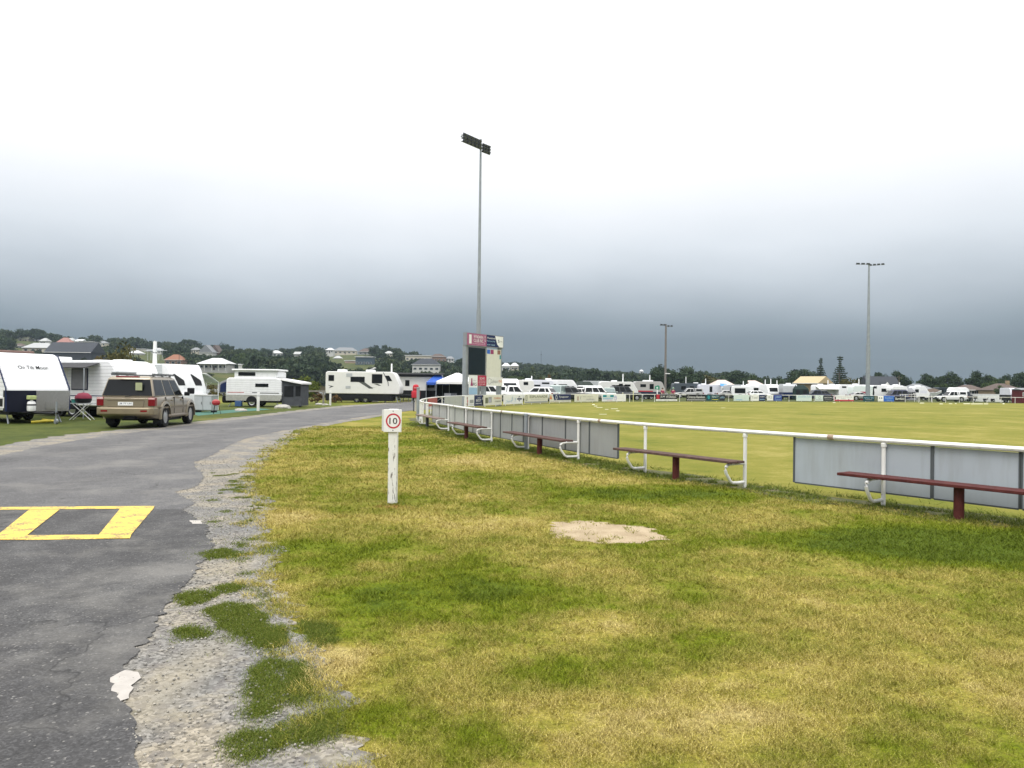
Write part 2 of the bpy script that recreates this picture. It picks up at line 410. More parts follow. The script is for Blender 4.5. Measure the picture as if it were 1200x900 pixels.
def fs_px(px, far=True):
    q = 600 + F*FCURVE[:, 0]/FCURVE[:, 1]
    ok = (fl > S0 + 6) if far else (fl <= S0 + 1)
    i = np.where(ok)[0]; return fl[i[np.argmin(np.abs(q[i] - px))]]
# oval turf --------------------------------------------------------
m, t, b = newmat('oval_turf'); P = geopos(t)
wv = t.nodes.new('ShaderNodeVectorMath'); wv.operation = 'MULTIPLY'; t.links.new(P, wv.inputs[0]); wv.inputs[1].default_value = (1, .8, 0)
f1 = noise(t, .20, 7, vec=wv.outputs[0], rough=.70); f2 = noise(t, 1.4, 6, vec=P, rough=.72); f3 = noise(t, 18, 3, vec=P, rough=.7)
f = mth(t, 'ADD', mth(t, 'MULTIPLY', f1, .5), mth(t, 'ADD', mth(t, 'MULTIPLY', f2, .28), mth(t, 'MULTIPLY', f3, .22)))
col = ramp(t, f, [(.37, (.076, .106, .010)), (.45, (.145, .154, .017)), (.53, (.20, .187, .031)), (.62, (.30, .26, .075))])
t.links.new(col, b.inputs['Base Color']); b.inputs['Roughness'].default_value = .9; b.inputs['Specular IOR Level'].default_value = .15
bump(t, b, noise(t, 60, 3, vec=P, rough=.7), .5, .03)
inner = [p for p in FCURVE[::8]]
sheet('oval_field', inner + [(98, 20), (40, 2)], .004, m)
# gravel + asphalt ---------------------------------------------------
m, t, b = newmat('gravel'); P = geopos(t)
v = t.nodes.new('ShaderNodeTexVoronoi'); v.inputs['Scale'].default_value = 55; t.links.new(P, v.inputs['Vector'])
v2 = t.nodes.new('ShaderNodeTexVoronoi'); v2.inputs['Scale'].default_value = 20; t.links.new(P, v2.inputs['Vector'])
rn = t.nodes.new('ShaderNodeSeparateXYZ'); t.links.new(v.outputs['Color'], rn.inputs[0])
rn2 = t.nodes.new('ShaderNodeSeparateXYZ'); t.links.new(v2.outputs['Color'], rn2.inputs[0])
base = ramp(t, noise(t, 1.1, 5, vec=P, rough=.6), [(.38, (.165, .162, .155)), (.49, (.205, .196, .18)), (.60, (.27, .24, .19))])
st = ramp(t, rn.outputs[0], [(0.0, .34), (.5, .92), (1.0, 1.55)])
c = mix(t, .75, base, st, 'MULTIPLY')
c = mix(t, ramp(t, rn2.outputs[1], [(.8, 0.0), (.9, .55)]), c, (.14, .13, .125))
c = mix(t, mth(t, 'MAXIMUM', ramp(t, noise(t, 1.7, 6, vec=P, rough=.7), [(.54, 0.0), (.64, .55)]), mth(t, 'MULTIPLY', mth(t, 'MAXIMUM', blob(t, P, gp(205, 800), (.16, .9), (.2, 1.3)), mth(t, 'MAXIMUM', blob(t, P, gp(265, 665), (.28, .5), (.2, 1.3)), blob(t, P, gp(262, 555), (.5, 1.6), (.2, 1.3)))), .45)), c, (.31, .275, .20))
c = mix(t, mth(t, 'MULTIPLY', ramp(t, noise(t, 2.3, 6, vec=P, rough=.75), [(.60, 0.0), (.70, .6)]), ramp(t, rn.outputs[1], [(.3, 0.0), (.6, 1.0)])), c, (.085, .085, .03))
t.links.new(c, b.inputs['Base Color']); b.inputs['Roughness'].default_value = .95; b.inputs['Specular IOR Level'].default_value = .2
bump(t, b, mth(t, 'ADD', v.outputs['Distance'], mth(t, 'MULTIPLY', rn2.outputs[0], .4)), .45, .012)
M_GRAVEL = m
def asphalt(name, lo, mid, hi, dark=False):
    m, t, b = newmat(name); P = geopos(t)
    v = t.nodes.new('ShaderNodeTexVoronoi'); v.inputs['Scale'].default_value = 90; t.links.new(P, v.inputs['Vector'])
    rn = t.nodes.new('ShaderNodeSeparateXYZ'); t.links.new(v.outputs['Color'], rn.inputs[0])
    mp = t.nodes.new('ShaderNodeMapping'); mp.inputs['Rotation'].default_value = (0, 0, .45); mp.inputs['Scale'].default_value = (1, .25, 1); t.links.new(P, mp.inputs[0])
    f = mth(t, 'ADD', mth(t, 'MULTIPLY', noise(t, .7, 6, vec=mp.outputs[0], rough=.6), .6), mth(t, 'MULTIPLY', noise(t, 3.5, 5, vec=P, rough=.7), .4))
    base = ramp(t, f, [(.36, (lo, lo*.985, lo)), (.5, (mid, mid*.985, mid)), (.64, (hi, hi*.985, hi*.97))])
    if dark:
        for c_, r_, k_ in [(gp(200, 640), (.55, 1.0), .42), (gp(165, 700), (.5, .5), .30), (gp(120, 780), (.5, .5), .15)]: base = mix(t, mth(t, 'MULTIPLY', blob(t, P, c_, r_, (.1, 1.3)), k_), base, (.030, .030, .031))
    c = mix(t, .55, base, ramp(t, rn.outputs[0], [(0.0, .45), (.6, .95), (1.0, 1.7)]), 'MULTIPLY')
    c = mix(t, ramp(t, rn.outputs[1], [(.978, 0.0), (.985, .45)]), c, (.30, .29, .27))
    dst = ramp(t, noise(t, .55, 6, vec=P, rough=.7), [(.50, 0.0), (.66, .38)])
    c = mix(t, dst, c, (.24, .23, .21))
    vd = t.nodes.new('ShaderNodeVectorMath'); vd.operation = 'ADD'; nn = t.nodes.new('ShaderNodeTexNoise'); nn.inputs['Scale'].default_value = 2.2; nn.inputs['Detail'].default_value = 6; t.links.new(P, nn.inputs['Vector']); t.links.new(P, vd.inputs[0]); t.links.new(nn.outputs['Color'], vd.inputs[1])
    ve = t.nodes.new('ShaderNodeTexVoronoi'); ve.feature = 'DISTANCE_TO_EDGE'; ve.inputs['Scale'].default_value = .42; t.links.new(vd.outputs[0], ve.inputs['Vector'])
    cr = mth(t, 'MULTIPLY', ramp(t, ve.outputs['Distance'], [(.002, .75), (.006, 0.0)]), ramp(t, noise(t, .6, 3, vec=P), [(.47, 0.0), (.55, 1.0)]))
    c = mix(t, cr, c, (.025, .025, .025))
    t.links.new(c, b.inputs['Base Color']); b.inputs['Roughness'].default_value = .85; b.inputs['Specular IOR Level'].default_value = .25
    bump(t, b, rn.outputs[0], .35, .006); return m
M_ASPH = asphalt('worn_asphalt', .084, .108, .138)
M_ASPH2 = asphalt('newer_asphalt', .046, .066, .112, True)
EDGE = [(172, 930), (165, 900), (158, 865), (150, 840), (146, 815), (150, 790), (163, 765), (185, 738), (199, 708), (216, 690), (236, 664), (250, 640),
        (243, 618), (222, 603), (214, 598), (229, 590), (206, 577), (232, 570), (240, 560), (226, 543), (246, 535), (268, 522), (292, 513), (340, 503), (400, 492), (440, 486.5), (480, 481.5)]
LEFT = [(505, 470.8), (480, 471.6), (450, 473.8), (400, 477.5), (345, 483.5), (300, 489.5), (230, 497.5), (180, 504), (110, 513), (50, 523), (0, 534), (-150, 572), (-420, 650), (-900, 830)]
XE = efun(EDGE, [(-5.4, 54), (-4.9, 64), (-3.6, 80)]); XLF = efun(LEFT)
DR = 2.7 + 77*np.linspace(0, 1, 1400)**1.7; RE = XE(DR) + wob(DR, 5)*.035
GEDGE = [(440, 940), (398, 905), (376, 868), (362, 840), (352, 800), (338, 765), (326, 735), (314, 708), (292, 684), (296, 655), (303, 640), (288, 612), (300, 590), (276, 570), (290, 546), (312, 525),
         (346, 505), (384, 496), (440, 487.2), (478, 482)]
XG = efun(GEDGE); DG = 2.7 + 44*np.linspace(0, 1, 1200)**1.6; GR = XG(DG) + .16*np.minimum(1, (46.7 - DG)/8) + .008*DG*np.minimum(1, (46.7 - DG)/8) + wob(DG, 11)*.085
strip('gravel_verge', DG, XE(DG) - .5, np.maximum(GR, XE(DG) + .02), .004, M_GRAVEL)
LV = [(-300, 575), (-80, 540), (0, 523), (60, 512), (130, 504.5), (200, 499.0), (240, 493), (300, 486.5), (345, 481), (400, 475.5), (460, 471.8), (490, 470.2)]
sheet('gravel_shoulder', rough_poly(G(LV), .08, .25, False) + G([(490, 472.5), (400, 479), (300, 491.5), (180, 507), (50, 527), (0, 540), (-300, 620)]), .004, M_GRAVEL)
strip('road', DR, XLF(DR) + wob(DR, 21)*.06, RE, .008, M_ASPH)
DH = gp(216, 598)[1]; k_ = DR < DH; strip('road_repair', DR[k_], np.full(k_.sum(), -9.0), RE[k_] - .003, .012, M_ASPH2)
# yellow hump markings -------------------------------------------------
m, t, b = newmat('worn_yellow_paint'); P = geopos(t)
wn = mth(t, 'ADD', mth(t, 'MULTIPLY', noise(t, 5, 6, vec=P, rough=.75), .6), mth(t, 'MULTIPLY', noise(t, 45, 3, vec=P), .4))
c = mix(t, ramp(t, wn, [(.505, 0.0), (.565, .8)]), (.66, .46, .075), (.11, .10, .085))
t.links.new(c, b.inputs['Base Color']); b.inputs['Roughness'].default_value = .7
M_YEL = m
mk = MB()
for q in [[(-260, 597.5), (181, 594.2), (180, 597.2), (-260, 601)], [(-260, 634.5), (30, 634.5), (152, 632.8), (154, 628), (30, 628.8), (-260, 629.5)],
          [(141, 597.4), (180, 597.2), (154, 628), (152, 632.8), (112, 633.2), (116, 628.2)], [(34, 599), (70, 598.6), (32, 628.8), (30, 634.4), (-8, 634.4), (-3, 629)]]:
    mk.poly([(*gp(*p), .016 if abs(q[0][0]) > 200 else .019) for p in q])
tag(mk.build('painted_marking', M_YEL), kind='structure')
M_CONC = mat('pale_broken_concrete', (.40, .375, .345), .9, var=.12, scale=12, bmp=.4)
sheet('concrete_patch', rough_poly(G([(130, 797), (146, 788), (163, 790), (165, 797), (154, 806), (151, 821), (142, 824), (133, 812)]), .014, .03), .013, M_CONC)
sheet('stone_patch', rough_poly(G([(222, 611), (236, 611), (237, 615), (226, 615)]), .008, .04), .013, M_CONC)
# bare sandy patch in the lawn
m, t, b = newmat('bare_sand'); P = geopos(t)
c = ramp(t, mth(t, 'ADD', mth(t, 'MULTIPLY', noise(t, 3, 5, vec=P), .5), mth(t, 'MULTIPLY', noise(t, 60, 3, vec=P, rough=.7), .5)), [(.36, (.22, .165, .09)), (.5, (.34, .265, .165)), (.64, (.42, .34, .225))])
t.links.new(c, b.inputs['Base Color']); b.inputs['Roughness'].default_value = .95; bump(t, b, noise(t, 60, 3, vec=P), .4, .01)
M_SAND = m
SANDP = [(647, 612), (690, 610.5), (735, 616), (758, 617), (770, 626), (786, 632), (742, 637.5), (700, 637), (668, 632), (649, 631)]
sheet('bare_patch', rough_poly(G(SANDP), .022, .05), .004, M_SAND)
# worn soil under the fence
m, t, b = newmat('fence_line_soil'); P = geopos(t)
f = mth(t, 'ADD', mth(t, 'MULTIPLY', noise(t, 1.7, 6, vec=P, rough=.7), .6), mth(t, 'MULTIPLY', noise(t, 12, 4, vec=P, rough=.7), .4))
c = ramp(t, f, [(.38, (.030, .045, .008)), (.47, (.060, .072, .014)), (.55, (.10, .088, .038)), (.66, (.17, .14, .09))])
t.links.new(c, b.inputs['Base Color']); b.inputs['Roughness'].default_value = .95; bump(t, b, noise(t, 50, 3, vec=P), .5, .02)
wid = lambda s, k: .42 + .14*math.sin(s*1.1 + k) + .08*math.sin(s*2.9 + 2*k)
ss = np.arange(0, S0 + 60, .4)
def off(s, d):
    p = fpt(s); q = fpt(s + .3) - fpt(s - .3); q /= max(np.linalg.norm(q), 1e-6); return p + d*np.array([q[1], -q[0]])   # +d = oval side
sheet('worn_strip', rough_poly([off(s, -wid(s, 1)) for s in ss], .04, .2, False) + [off(s, wid(s, 3)) for s in ss[::-1]], .0085, m)
# ------------------------------------------------------------------ grass blades and stones (uncountable)
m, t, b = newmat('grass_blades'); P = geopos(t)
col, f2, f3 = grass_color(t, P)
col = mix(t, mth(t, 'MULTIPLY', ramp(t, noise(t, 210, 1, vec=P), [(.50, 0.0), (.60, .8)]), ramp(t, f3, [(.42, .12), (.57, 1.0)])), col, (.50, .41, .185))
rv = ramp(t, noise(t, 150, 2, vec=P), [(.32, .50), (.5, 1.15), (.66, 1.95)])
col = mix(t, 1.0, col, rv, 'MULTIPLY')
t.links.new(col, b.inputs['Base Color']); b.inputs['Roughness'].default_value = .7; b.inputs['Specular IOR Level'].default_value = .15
M_BLADE = m
m, t, b = newmat('green_tuft_blades'); P = geopos(t)
c = ramp(t, noise(t, 120, 2, vec=P), [(.3, (.045, .075, .006)), (.5, (.095, .135, .012)), (.68, (.23, .23, .06))])
t.links.new(c, b.inputs['Base Color']); b.inputs['Roughness'].default_value = .7; b.inputs['Specular IOR Level'].default_value = .15
M_TUFT = m
def blades(name, X, Y, h, wd, mat_, z=0.0):
    n = len(X); a = RNG.uniform(0, 2*PI, n); ln = RNG.uniform(.2, 1.9, n)*h; la = RNG.uniform(0, 2*PI, n)
    V = np.zeros((n, 3, 3)); dx, dy = np.cos(a)*wd/2, np.sin(a)*wd/2
    V[:, 0] = np.stack([X - dx, Y - dy, np.full(n, z)], -1); V[:, 1] = np.stack([X + dx, Y + dy, np.full(n, z)], -1)
    V[:, 2] = np.stack([X + np.cos(la)*ln, Y + np.sin(la)*ln, z + h], -1)
    return tag(np_obj(name, V.reshape(-1, 3), np.arange(3*n).reshape(n, 3), mat_), kind='stuff')
n = 2400000
D = 2.6*(30/2.6)**(RNG.random(n)**1.0); X = -(D*.80 + .6) + RNG.random(n)*(D*1.6 + 4.6)
geA = np.array(sorted([(p[1], p[0]) for p in G(GEDGE)])); feA = np.array([(p[1], p[0]) for p in FCURVE[fl < S0 - 3]])
xl = np.interp(D, geA[:, 0], geA[:, 1]); xr = np.interp(D, feA[:, 0], feA[:, 1])
d = X - xl + .10 + (vnoise(X, D, 5, 3) - .5)*.42 - (vnoise(X, D, 22, 4) - .5)*.10
keep = (X < xr - .25) & (RNG.random(n) < sm(d/.22)) & (~inpoly(X + (vnoise(X, D, 9, 1) - .5)*.3, D + (vnoise(X, D, 9, 2) - .5)*.5, G([(p[0], p[1]) for p in SANDP])) | (RNG.random(n) < .5*sm((vnoise(X, D, 6, 7)*.6 + vnoise(X, D, 20, 3)*.4 - .5)*4)))
clump = vnoise(X, D, 3.3, 5)*.4 + vnoise(X, D, 11, 6)*.35 + vnoise(X, D, 26, 8)*.25
keep &= RNG.random(n) < .15 + .85*sm((clump - .28)*3.2)
X, D, clump = X[keep], D[keep], clump[keep]; n = len(X)
hh = (.010 + .026*RNG.random(n)**1.6)*(1 + .02*D)*(.5 + 1.1*clump); ww = np.maximum(.0030, D*.0010)*RNG.uniform(.7, 1.3, n)
tag(blades('lawn_grass', X, D, hh, ww, M_BLADE), 'short mown yellow green lawn beside the road', None)
TUF = [[(245, 715), (265, 709), (290, 712), (306, 722), (312, 740), (330, 748), (332, 757), (300, 758), (282, 742), (262, 736)], [(206, 740), (225, 736), (243, 740), (238, 748), (212, 748)],
       [(208, 700), (230, 694), (252, 698), (244, 707), (220, 709)], [(300, 780), (325, 772), (352, 778), (366, 800), (372, 822), (350, 826), (318, 824), (298, 826), (292, 812)],
       [(262, 868), (300, 858), (340, 852), (380, 836), (398, 838), (400, 862), (370, 872), (330, 872), (310, 884), (290, 892), (268, 884)], [(232, 649), (262, 645), (285, 647), (280, 654), (245, 655)],
       [(252, 690), (270, 686), (280, 690), (268, 696)], [(300, 740), (328, 736), (335, 748), (312, 752)], [(290, 832), (312, 828), (322, 834), (300, 842)], [(355, 728), (385, 735), (392, 752), (372, 758)]]
TX, TY = [], []
for q in TUF:
    W = np.array(G(q)); a = (W.max(0) - W.min(0)); c0 = W.mean(0); k = int(min(110000, a[0]*a[1]*80000))
    x = RNG.uniform(W[:, 0].min() - .05, W[:, 0].max() + .05, k); y = RNG.uniform(W[:, 1].min() - .05, W[:, 1].max() + .05, k)
    ok = inpoly(x, y, W); x, y = x[ok], y[ok]; nc = int(min(len(x), a[0]*a[1]*420 + 14)); x, y = x[:nc], y[:nc]
    kk = RNG.integers(30, 190, nc); x = np.repeat(x, kk) + RNG.normal(0, 1, kk.sum())*np.repeat(RNG.uniform(.012, .045, nc), kk); y = np.repeat(y, kk) + RNG.normal(0, 1, kk.sum())*np.repeat(RNG.uniform(.02, .07, nc), kk); ok = np.ones(len(x), bool)
    TX.append(x[ok]); TY.append(y[ok])
x = RNG.uniform(-4.6, -.6, 60000); y = RNG.uniform(3.0, 16, 60000)
xl = np.interp(y, geA[:, 0], geA[:, 1]); ok = (x < xl + .1) & (x > xl - .75) & (RNG.random(60000) < sm((vnoise(x, y, 3.2, 4)*.65 + vnoise(x, y, 10, 8)*.35 - .52)*5)*np.exp((x - xl)*2.2))
TX.append(x[ok]); TY.append(y[ok])
for _ in range(70):
    cy = RNG.uniform(3.2, 14); cx = np.interp(cy, geA[:, 0], geA[:, 1]) - RNG.exponential(.28) + .12; r = RNG.uniform(.015, .055); k = int(420*r/.1)
    if cx < XE(cy) + .12: continue
    TX.append(cx + RNG.normal(0, r, k)); TY.append(cy + RNG.normal(0, r*1.2, k))
TX = np.concatenate(TX); TY = np.concatenate(TY); n = len(TX)
px_, py_ = gp(460, 590.5); TX = np.concatenate([TX, px_ + RNG.normal(0, .10, 500)]); TY = np.concatenate([TY, py_ + RNG.normal(-.02, .09, 500)]); n = len(TX)
tag(blades('grass_tufts', TX, TY, .007 + .015*RNG.random(n), np.maximum(.003, TY*.0008), M_TUFT, .004), 'dark green grass tufts growing through the gravel verge', None)
# longer weeds along the fence foot
ss = RNG.uniform(0, S0, 90000); dd = RNG.normal(0, .30, 90000); k = (vnoise(ss, dd, 1.5, 2)*.5 + vnoise(ss, dd, 5, 3)*.5) > .42
pp = np.array([off(s, d) for s, d in zip(ss[k], dd[k])]); n = len(pp)
tag(blades('fence_line_weeds', pp[:, 0], pp[:, 1], .02 + .06*RNG.random(n)**2, np.maximum(.003, pp[:, 1]*.0009), M_TUFT, .008), 'ragged dark green weeds along the foot of the white rail fence', None)
# loose stones
n = 9000; y = 2.7*(17/2.7)**RNG.random(n); xl = np.interp(y, geA[:, 0], geA[:, 1])
edA = np.array(sorted([(p[1], p[0]) for p in G(EDGE)])); xe = np.interp(y, edA[:, 0], edA[:, 1])
x = xe - .05 + RNG.random(n)*(xl - xe - .02); sz = (.0015 + .008*RNG.random(n)**5)*(1 + .05*y)
a = np.array([(1, 0, 0), (0, 1, 0), (-1, 0, 0), (0, -1, 0), (0, 0, 1), (0, 0, -1)], float); fo = np.array([(0, 1, 4), (1, 2, 4), (2, 3, 4), (3, 0, 4), (1, 0, 5), (2, 1, 5), (3, 2, 5), (0, 3, 5)])
V = a[None]*sz[:, None, None]*RNG.uniform(.6, 1.3, (n, 6, 1)); V[:, :, 2] *= .7; th = RNG.uniform(0, 6.28, n)
R2 = np.stack([np.stack([np.cos(th), -np.sin(th)], -1), np.stack([np.sin(th), np.cos(th)], -1)], 1)
V[:, :, :2] = np.einsum('nij,nkj->nki', R2, V[:, :, :2]); V += np.stack([x, y, np.full(n, .010)], -1)[:, None]
m, t, b = newmat('loose_stone'); P = geopos(t)
c = ramp(t, noise(t, 35, 1, vec=P), [(.3, (.15, .145, .135)), (.5, (.27, .255, .225)), (.7, (.42, .39, .33))]); t.links.new(c, b.inputs['Base Color']); b.inputs['Roughness'].default_value = .9
tag(tag(np_obj('loose_gravel', V.reshape(-1, 3), (fo[None] + 6*np.arange(n)[:, None, None]).reshape(-1, 3), m), kind='stuff'), 'loose grey stones scattered over the gravel verge')
# painted boundary marks on the oval
M_LINE = mat('white_line_paint', (.60, .60, .42), .8, var=.10)
mk = MB()
for x0, x1, y, h in [(1112, 1116, 473.2, .5), (1119, 1121, 473, .5), (1129, 1137, 473.2, .6), (1138, 1152, 473.4, .6), (1153, 1158, 473.4, .6), (1078, 1083, 472.4, .6), (694, 697, 474.2, .7), (696, 700, 476, .5),
                     (702, 711, 485.6, .35), (699, 706, 477.6, .35), (716, 724, 479.2, .4), (722, 726, 481.6, .5), (709, 713, 479.8, .4), (1101, 1105, 473.4, .6), (1175, 1177, 473.2, .9), (845, 850, 478, .2), (976, 979, 471.9, .5)]:
    mk.poly([(*gp(x0, y + h*.5), .012), (*gp(x1, y + h*.5), .012), (*gp(x1, y - h*.5), .012), (*gp(x0, y - h*.5), .012)])
tag(mk.build('painted_line', M_LINE), kind='structure')
# ------------------------------------------------------------------ writing
FCACHE = {}
def text(body, x0, x1, z0, z1, mat_, parent, y=-.004, name='lettering', squash=True):
    """flat lettering in the xz plane facing -y, fitted in the given box"""
    if body not in FCACHE:
        c = bpy.data.curves.new('lettering', 'FONT'); c.body = body; c.align_x = 'LEFT'; c.resolution_u = 2; c.offset = .004
        o = bpy.data.objects.new('lettering', c); me = bpy.data.meshes.new_from_object(o)
        V = np.zeros(len(me.vertices)*3); me.vertices.foreach_get('co', V); V = V.reshape(-1, 3)
        FCACHE[body] = (V, [tuple(p.vertices) for p in me.polygons])
        bpy.data.objects.remove(o); bpy.data.curves.remove(c)
    V, fs = FCACHE[body]; lo, hi = V.min(0), V.max(0)
    sx = (x1 - x0)/max(hi[0]-lo[0], 1e-6); sz = (z1 - z0)/max(hi[1]-lo[1], 1e-6)
    if not squash: sx = sz = min(sx, sz)
    mk = MB(); mk.add([((x0+x1)/2 + (v[0]-(lo[0]+hi[0])/2)*sx, y, (z0+z1)/2 + (v[1]-(lo[1]+hi[1])/2)*sz) for v in V], fs)
    return mk.build(name, mat_, parent)
INK = {k: mat('ink_' + k, c, .5, var=.05) for k, c in dict(white=(.78, .79, .78), black=(.015, .015, .018), red=(.48, .02, .04), navy=(.012, .022, .085), blue=(.02, .12, .50), lblue=(.30, .47, .62),
       cream=(.68, .67, .56), mint=(.60, .70, .67), teal=(.01, .24, .28), orange=(.62, .20, .06), grey=(.30, .31, .31), olive=(.12, .13, .07), green=(.02, .22, .13), maroon=(.28, .03, .12), char=(.03, .035, .04),
       pink=(.62, .38, .45), dteal=(.015, .06, .075), brown=(.25, .12, .08), lilac=(.50, .50, .66), yellow=(.6, .5, .05)).items()}
def patchbox(parent, x0, x1, z0, z1, y, mat_, name='colour_panel'):
    return MB().bb(x0, x1, y - .001, y + .001, z0, z1).build(name, mat_, parent)
def disc(parent, x, z, r, y, mat_, name='emblem', rx=None):
    return MB().poly([(x + (rx or r)*math.cos(a), y, z + r*math.sin(a)) for a in np.linspace(0, 2*PI, 24, endpoint=False)]).build(name, mat_, parent)
def ringm(parent, x, z, r0, r1, y, mat_, name='emblem'):
    mk = MB(); n = 40
    for i in range(n):
        a, b = 2*PI*i/n, 2*PI*(i+1)/n
        mk.add([(x+r0*math.cos(a), y, z+r0*math.sin(a)), (x+r1*math.cos(a), y, z+r1*math.sin(a)), (x+r1*math.cos(b), y, z+r1*math.sin(b)), (x+r0*math.cos(b), y, z+r0*math.sin(b))], [(0, 1, 2, 3)])
    return mk.build(name, mat_, parent)
# ------------------------------------------------------------------ oval fence
RAILZ = .93
fence = thing('oval_fence', 'white pipe rail fence with grey boards curving right round the football oval', 'fence', (0, 0, 0))
WP = mat('white_rail_paint', (.74, .74, .72), .45, var=.05, dirt=.25)
_t = WP.node_tree; _b = _t.nodes['Principled BSDF']; _c = _b.inputs['Base Color'].links[0].from_socket
_t.links.new(mix(_t, ramp(_t, noise(_t, 9, 5, rough=.7), [(.66, 0.0), (.70, .85)]), _c, (.13, .07, .035)), _b.inputs['Base Color'])
pts = [(*fpt(s), RAILZ) for s in np.arange(0, fl[-1], .45)]
MB().tube(pts, .034, 8).build('top_rail', WP, fence, smooth=True)
for s_ in np.arange(1.3, S0 + 40, 5.6):
    u, v = fpt(s_), fpt(s_ + .09); MB().cyl((*u, RAILZ), (*v, RAILZ), .040, None, 8).build('rail_joint', mat('rusty_joint', (.30, .22, .16), .7, var=.3, scale=20), fence, smooth=True)
def post(s, m=WP, r=.03, h=RAILZ - .03, d=0):
    p = off(s, d)
    mk = MB().cyl((p[0], p[1], -.05), (p[0], p[1], h), r, r, 10)
    mk.lathe([(r*1.35, h - .06), (r*1.35, h - .01), (r, h)], (p[0], p[1], 0), n=10)
    return mk.build('post', m, fence, smooth=True)
SPOST = [fs_of(p) for p in NP]
sx = SPOST[0] + np.array([0]); 
extra = [SPOST[0] - 2.35*k for k in (1, 2, 3, 4)]
for s in extra + SPOST: post(s)
for s in np.arange(S0 + 2.3, fl[-1] - .5, 2.42): post(s, r=.032)
post(SPOST[4] + .0, GALV, .05, .95, -.06)
# boards on the field side of the fence
FR = mat('board_frame', (.085, .095, .10), .5, var=.1)
PAN_A = mat('pale_blue_grey_board', (.36, .40, .44), .5, var=.05, scale=1.5, dirt=.25)
PAN_B = mat('mid_grey_board', (.28, .29, .29), .6, var=.07, scale=1.5, dirt=.3)
def panel(s0, s1, m, z0=.20, z1=.885, d=.045):
    p, q = off(s0 + .02, d), off(s1 - .02, d); a = math.atan2(q[1]-p[1], q[0]-p[0]); c = (p + q)/2; L = np.linalg.norm(q - p)
    T = Matrix.Translation((c[0], c[1], 0)) @ Matrix.Rotation(a, 4, 'Z')
    mk = MB(); mk.bb(-L/2, L/2, -.006, .006, z0, z1, T); o = mk.build('board', m, fence)
    f = MB()
    for x in (-L/2 - .012, L/2 + .012): f.bb(x - .014, x + .014, -.018, .018, z0 - .01, z1 + .02, T)
    f.bb(-L/2 + .003, L/2 - .003, -.012, .012, z0 - .022, z0 - .002, T); f.build('board_frame', FR, o)
def near_s(px): return fs_px(px, False)
A = [near_s(927), near_s(1092.5), near_s(1197)]
A = A[::1]
panel(A[1], A[0], PAN_A); panel(A[2], A[1], PAN_A)
st = A[2]
for k in range(3): panel(st - 1.22, st, PAN_A); st -= 1.22
B = [near_s(px) for px in (723, 690, 661, 635, 613, 598.5, 585.7, 574, 563.4, 553.7, 543, 532.6, 523, 514, 506)]
for i in range(len(B) - 1): panel(B[i], B[i+1], PAN_B if i < 7 else PICKET)
# ------------------------------------------------------------------ benches
def bench(label, sa, sb, over0, over1, seatmat, legmat, sleg):
    a, b = fpt(sa), fpt(sb); c = (a + b)/2; ang = math.atan2(a[1]-b[1], a[0]-b[0])      # local +x towards the camera end; -y... lawn side
    t = thing('bench', label, 'bench', (c[0], c[1], 0), ang, 'slat benches along the inside of the oval fence')
    h = np.linalg.norm(a - b)/2
    n = -1
    yd = .30
    # which local side is the lawn
    q = off((sa+sb)/2, -.4) - c; ly = 1 if (-math.sin(ang)*q[0] + math.cos(ang)*q[1]) > 0 else -1
    for dy in (-.085, .085):
        MB().bb(-h - over1, h + over0, ly*yd + dy - .075, ly*yd + dy + .075, .425, .465).build('seat_plank', seatmat, t, bevel=.006)
    xl_ = np.clip(np.dot(fpt(sleg) - c, np.array([math.cos(ang), math.sin(ang)])), -h, h)
    MB().cyl((xl_, ly*yd, -.05), (xl_, ly*yd, .424), .062, .062, 14).build('leg', legmat, t, smooth=True)
    for x in (-h, h):
        P = [(x, ly*.03, .10), (x, ly*.20, .095), (x, ly*.29, .10), (x, ly*.34, .13), (x, ly*.43, .25), (x, ly*.455, .31), (x, ly*.445, .36), (x, ly*.40, .395), (x, ly*.33, .408), (x, ly*.15, .410), (x, ly*.03, .410)]
        MB().tube([(p[0], p[1], p[2]) for p in P], .025, 8).build('bracket', WP, t, smooth=True)
SEAT_G = WOODGREY
bench('long maroon slat bench nearest the camera in front of the pale blue grey boards', extra[0], SPOST[0], .6, .43, MAROON, MAROON, near_s(1139))
bench('weathered grey slat bench with maroon leg under the open rail between the boards', SPOST[1], SPOST[2], .12, .42, mat('dark_weathered_slat', (.095, .058, .050), .85, var=.3, scale=9, bmp=.3), MAROON, near_s(806))
bench('dull maroon slat bench in front of the mid grey boards beside the steel post', SPOST[3], SPOST[4], .02, .62, mat('faded_maroon', (.10, .055, .05), .7, var=.25, scale=8), MAROON, near_s(646))
bench('brown slat bench second from the far end of the grey fence boards', SPOST[5], SPOST[6], .02, .6, mat('brown_slat', (.11, .06, .05), .7, var=.25, scale=8), MAROON, near_s(557))
bench('farthest slat bench at the far end of the grey boards by the road bend', SPOST[7], SPOST[8], .02, .3, mat('pale_brown_slat', (.17, .12, .10), .7, var=.25, scale=8), DGREY, near_s(510))
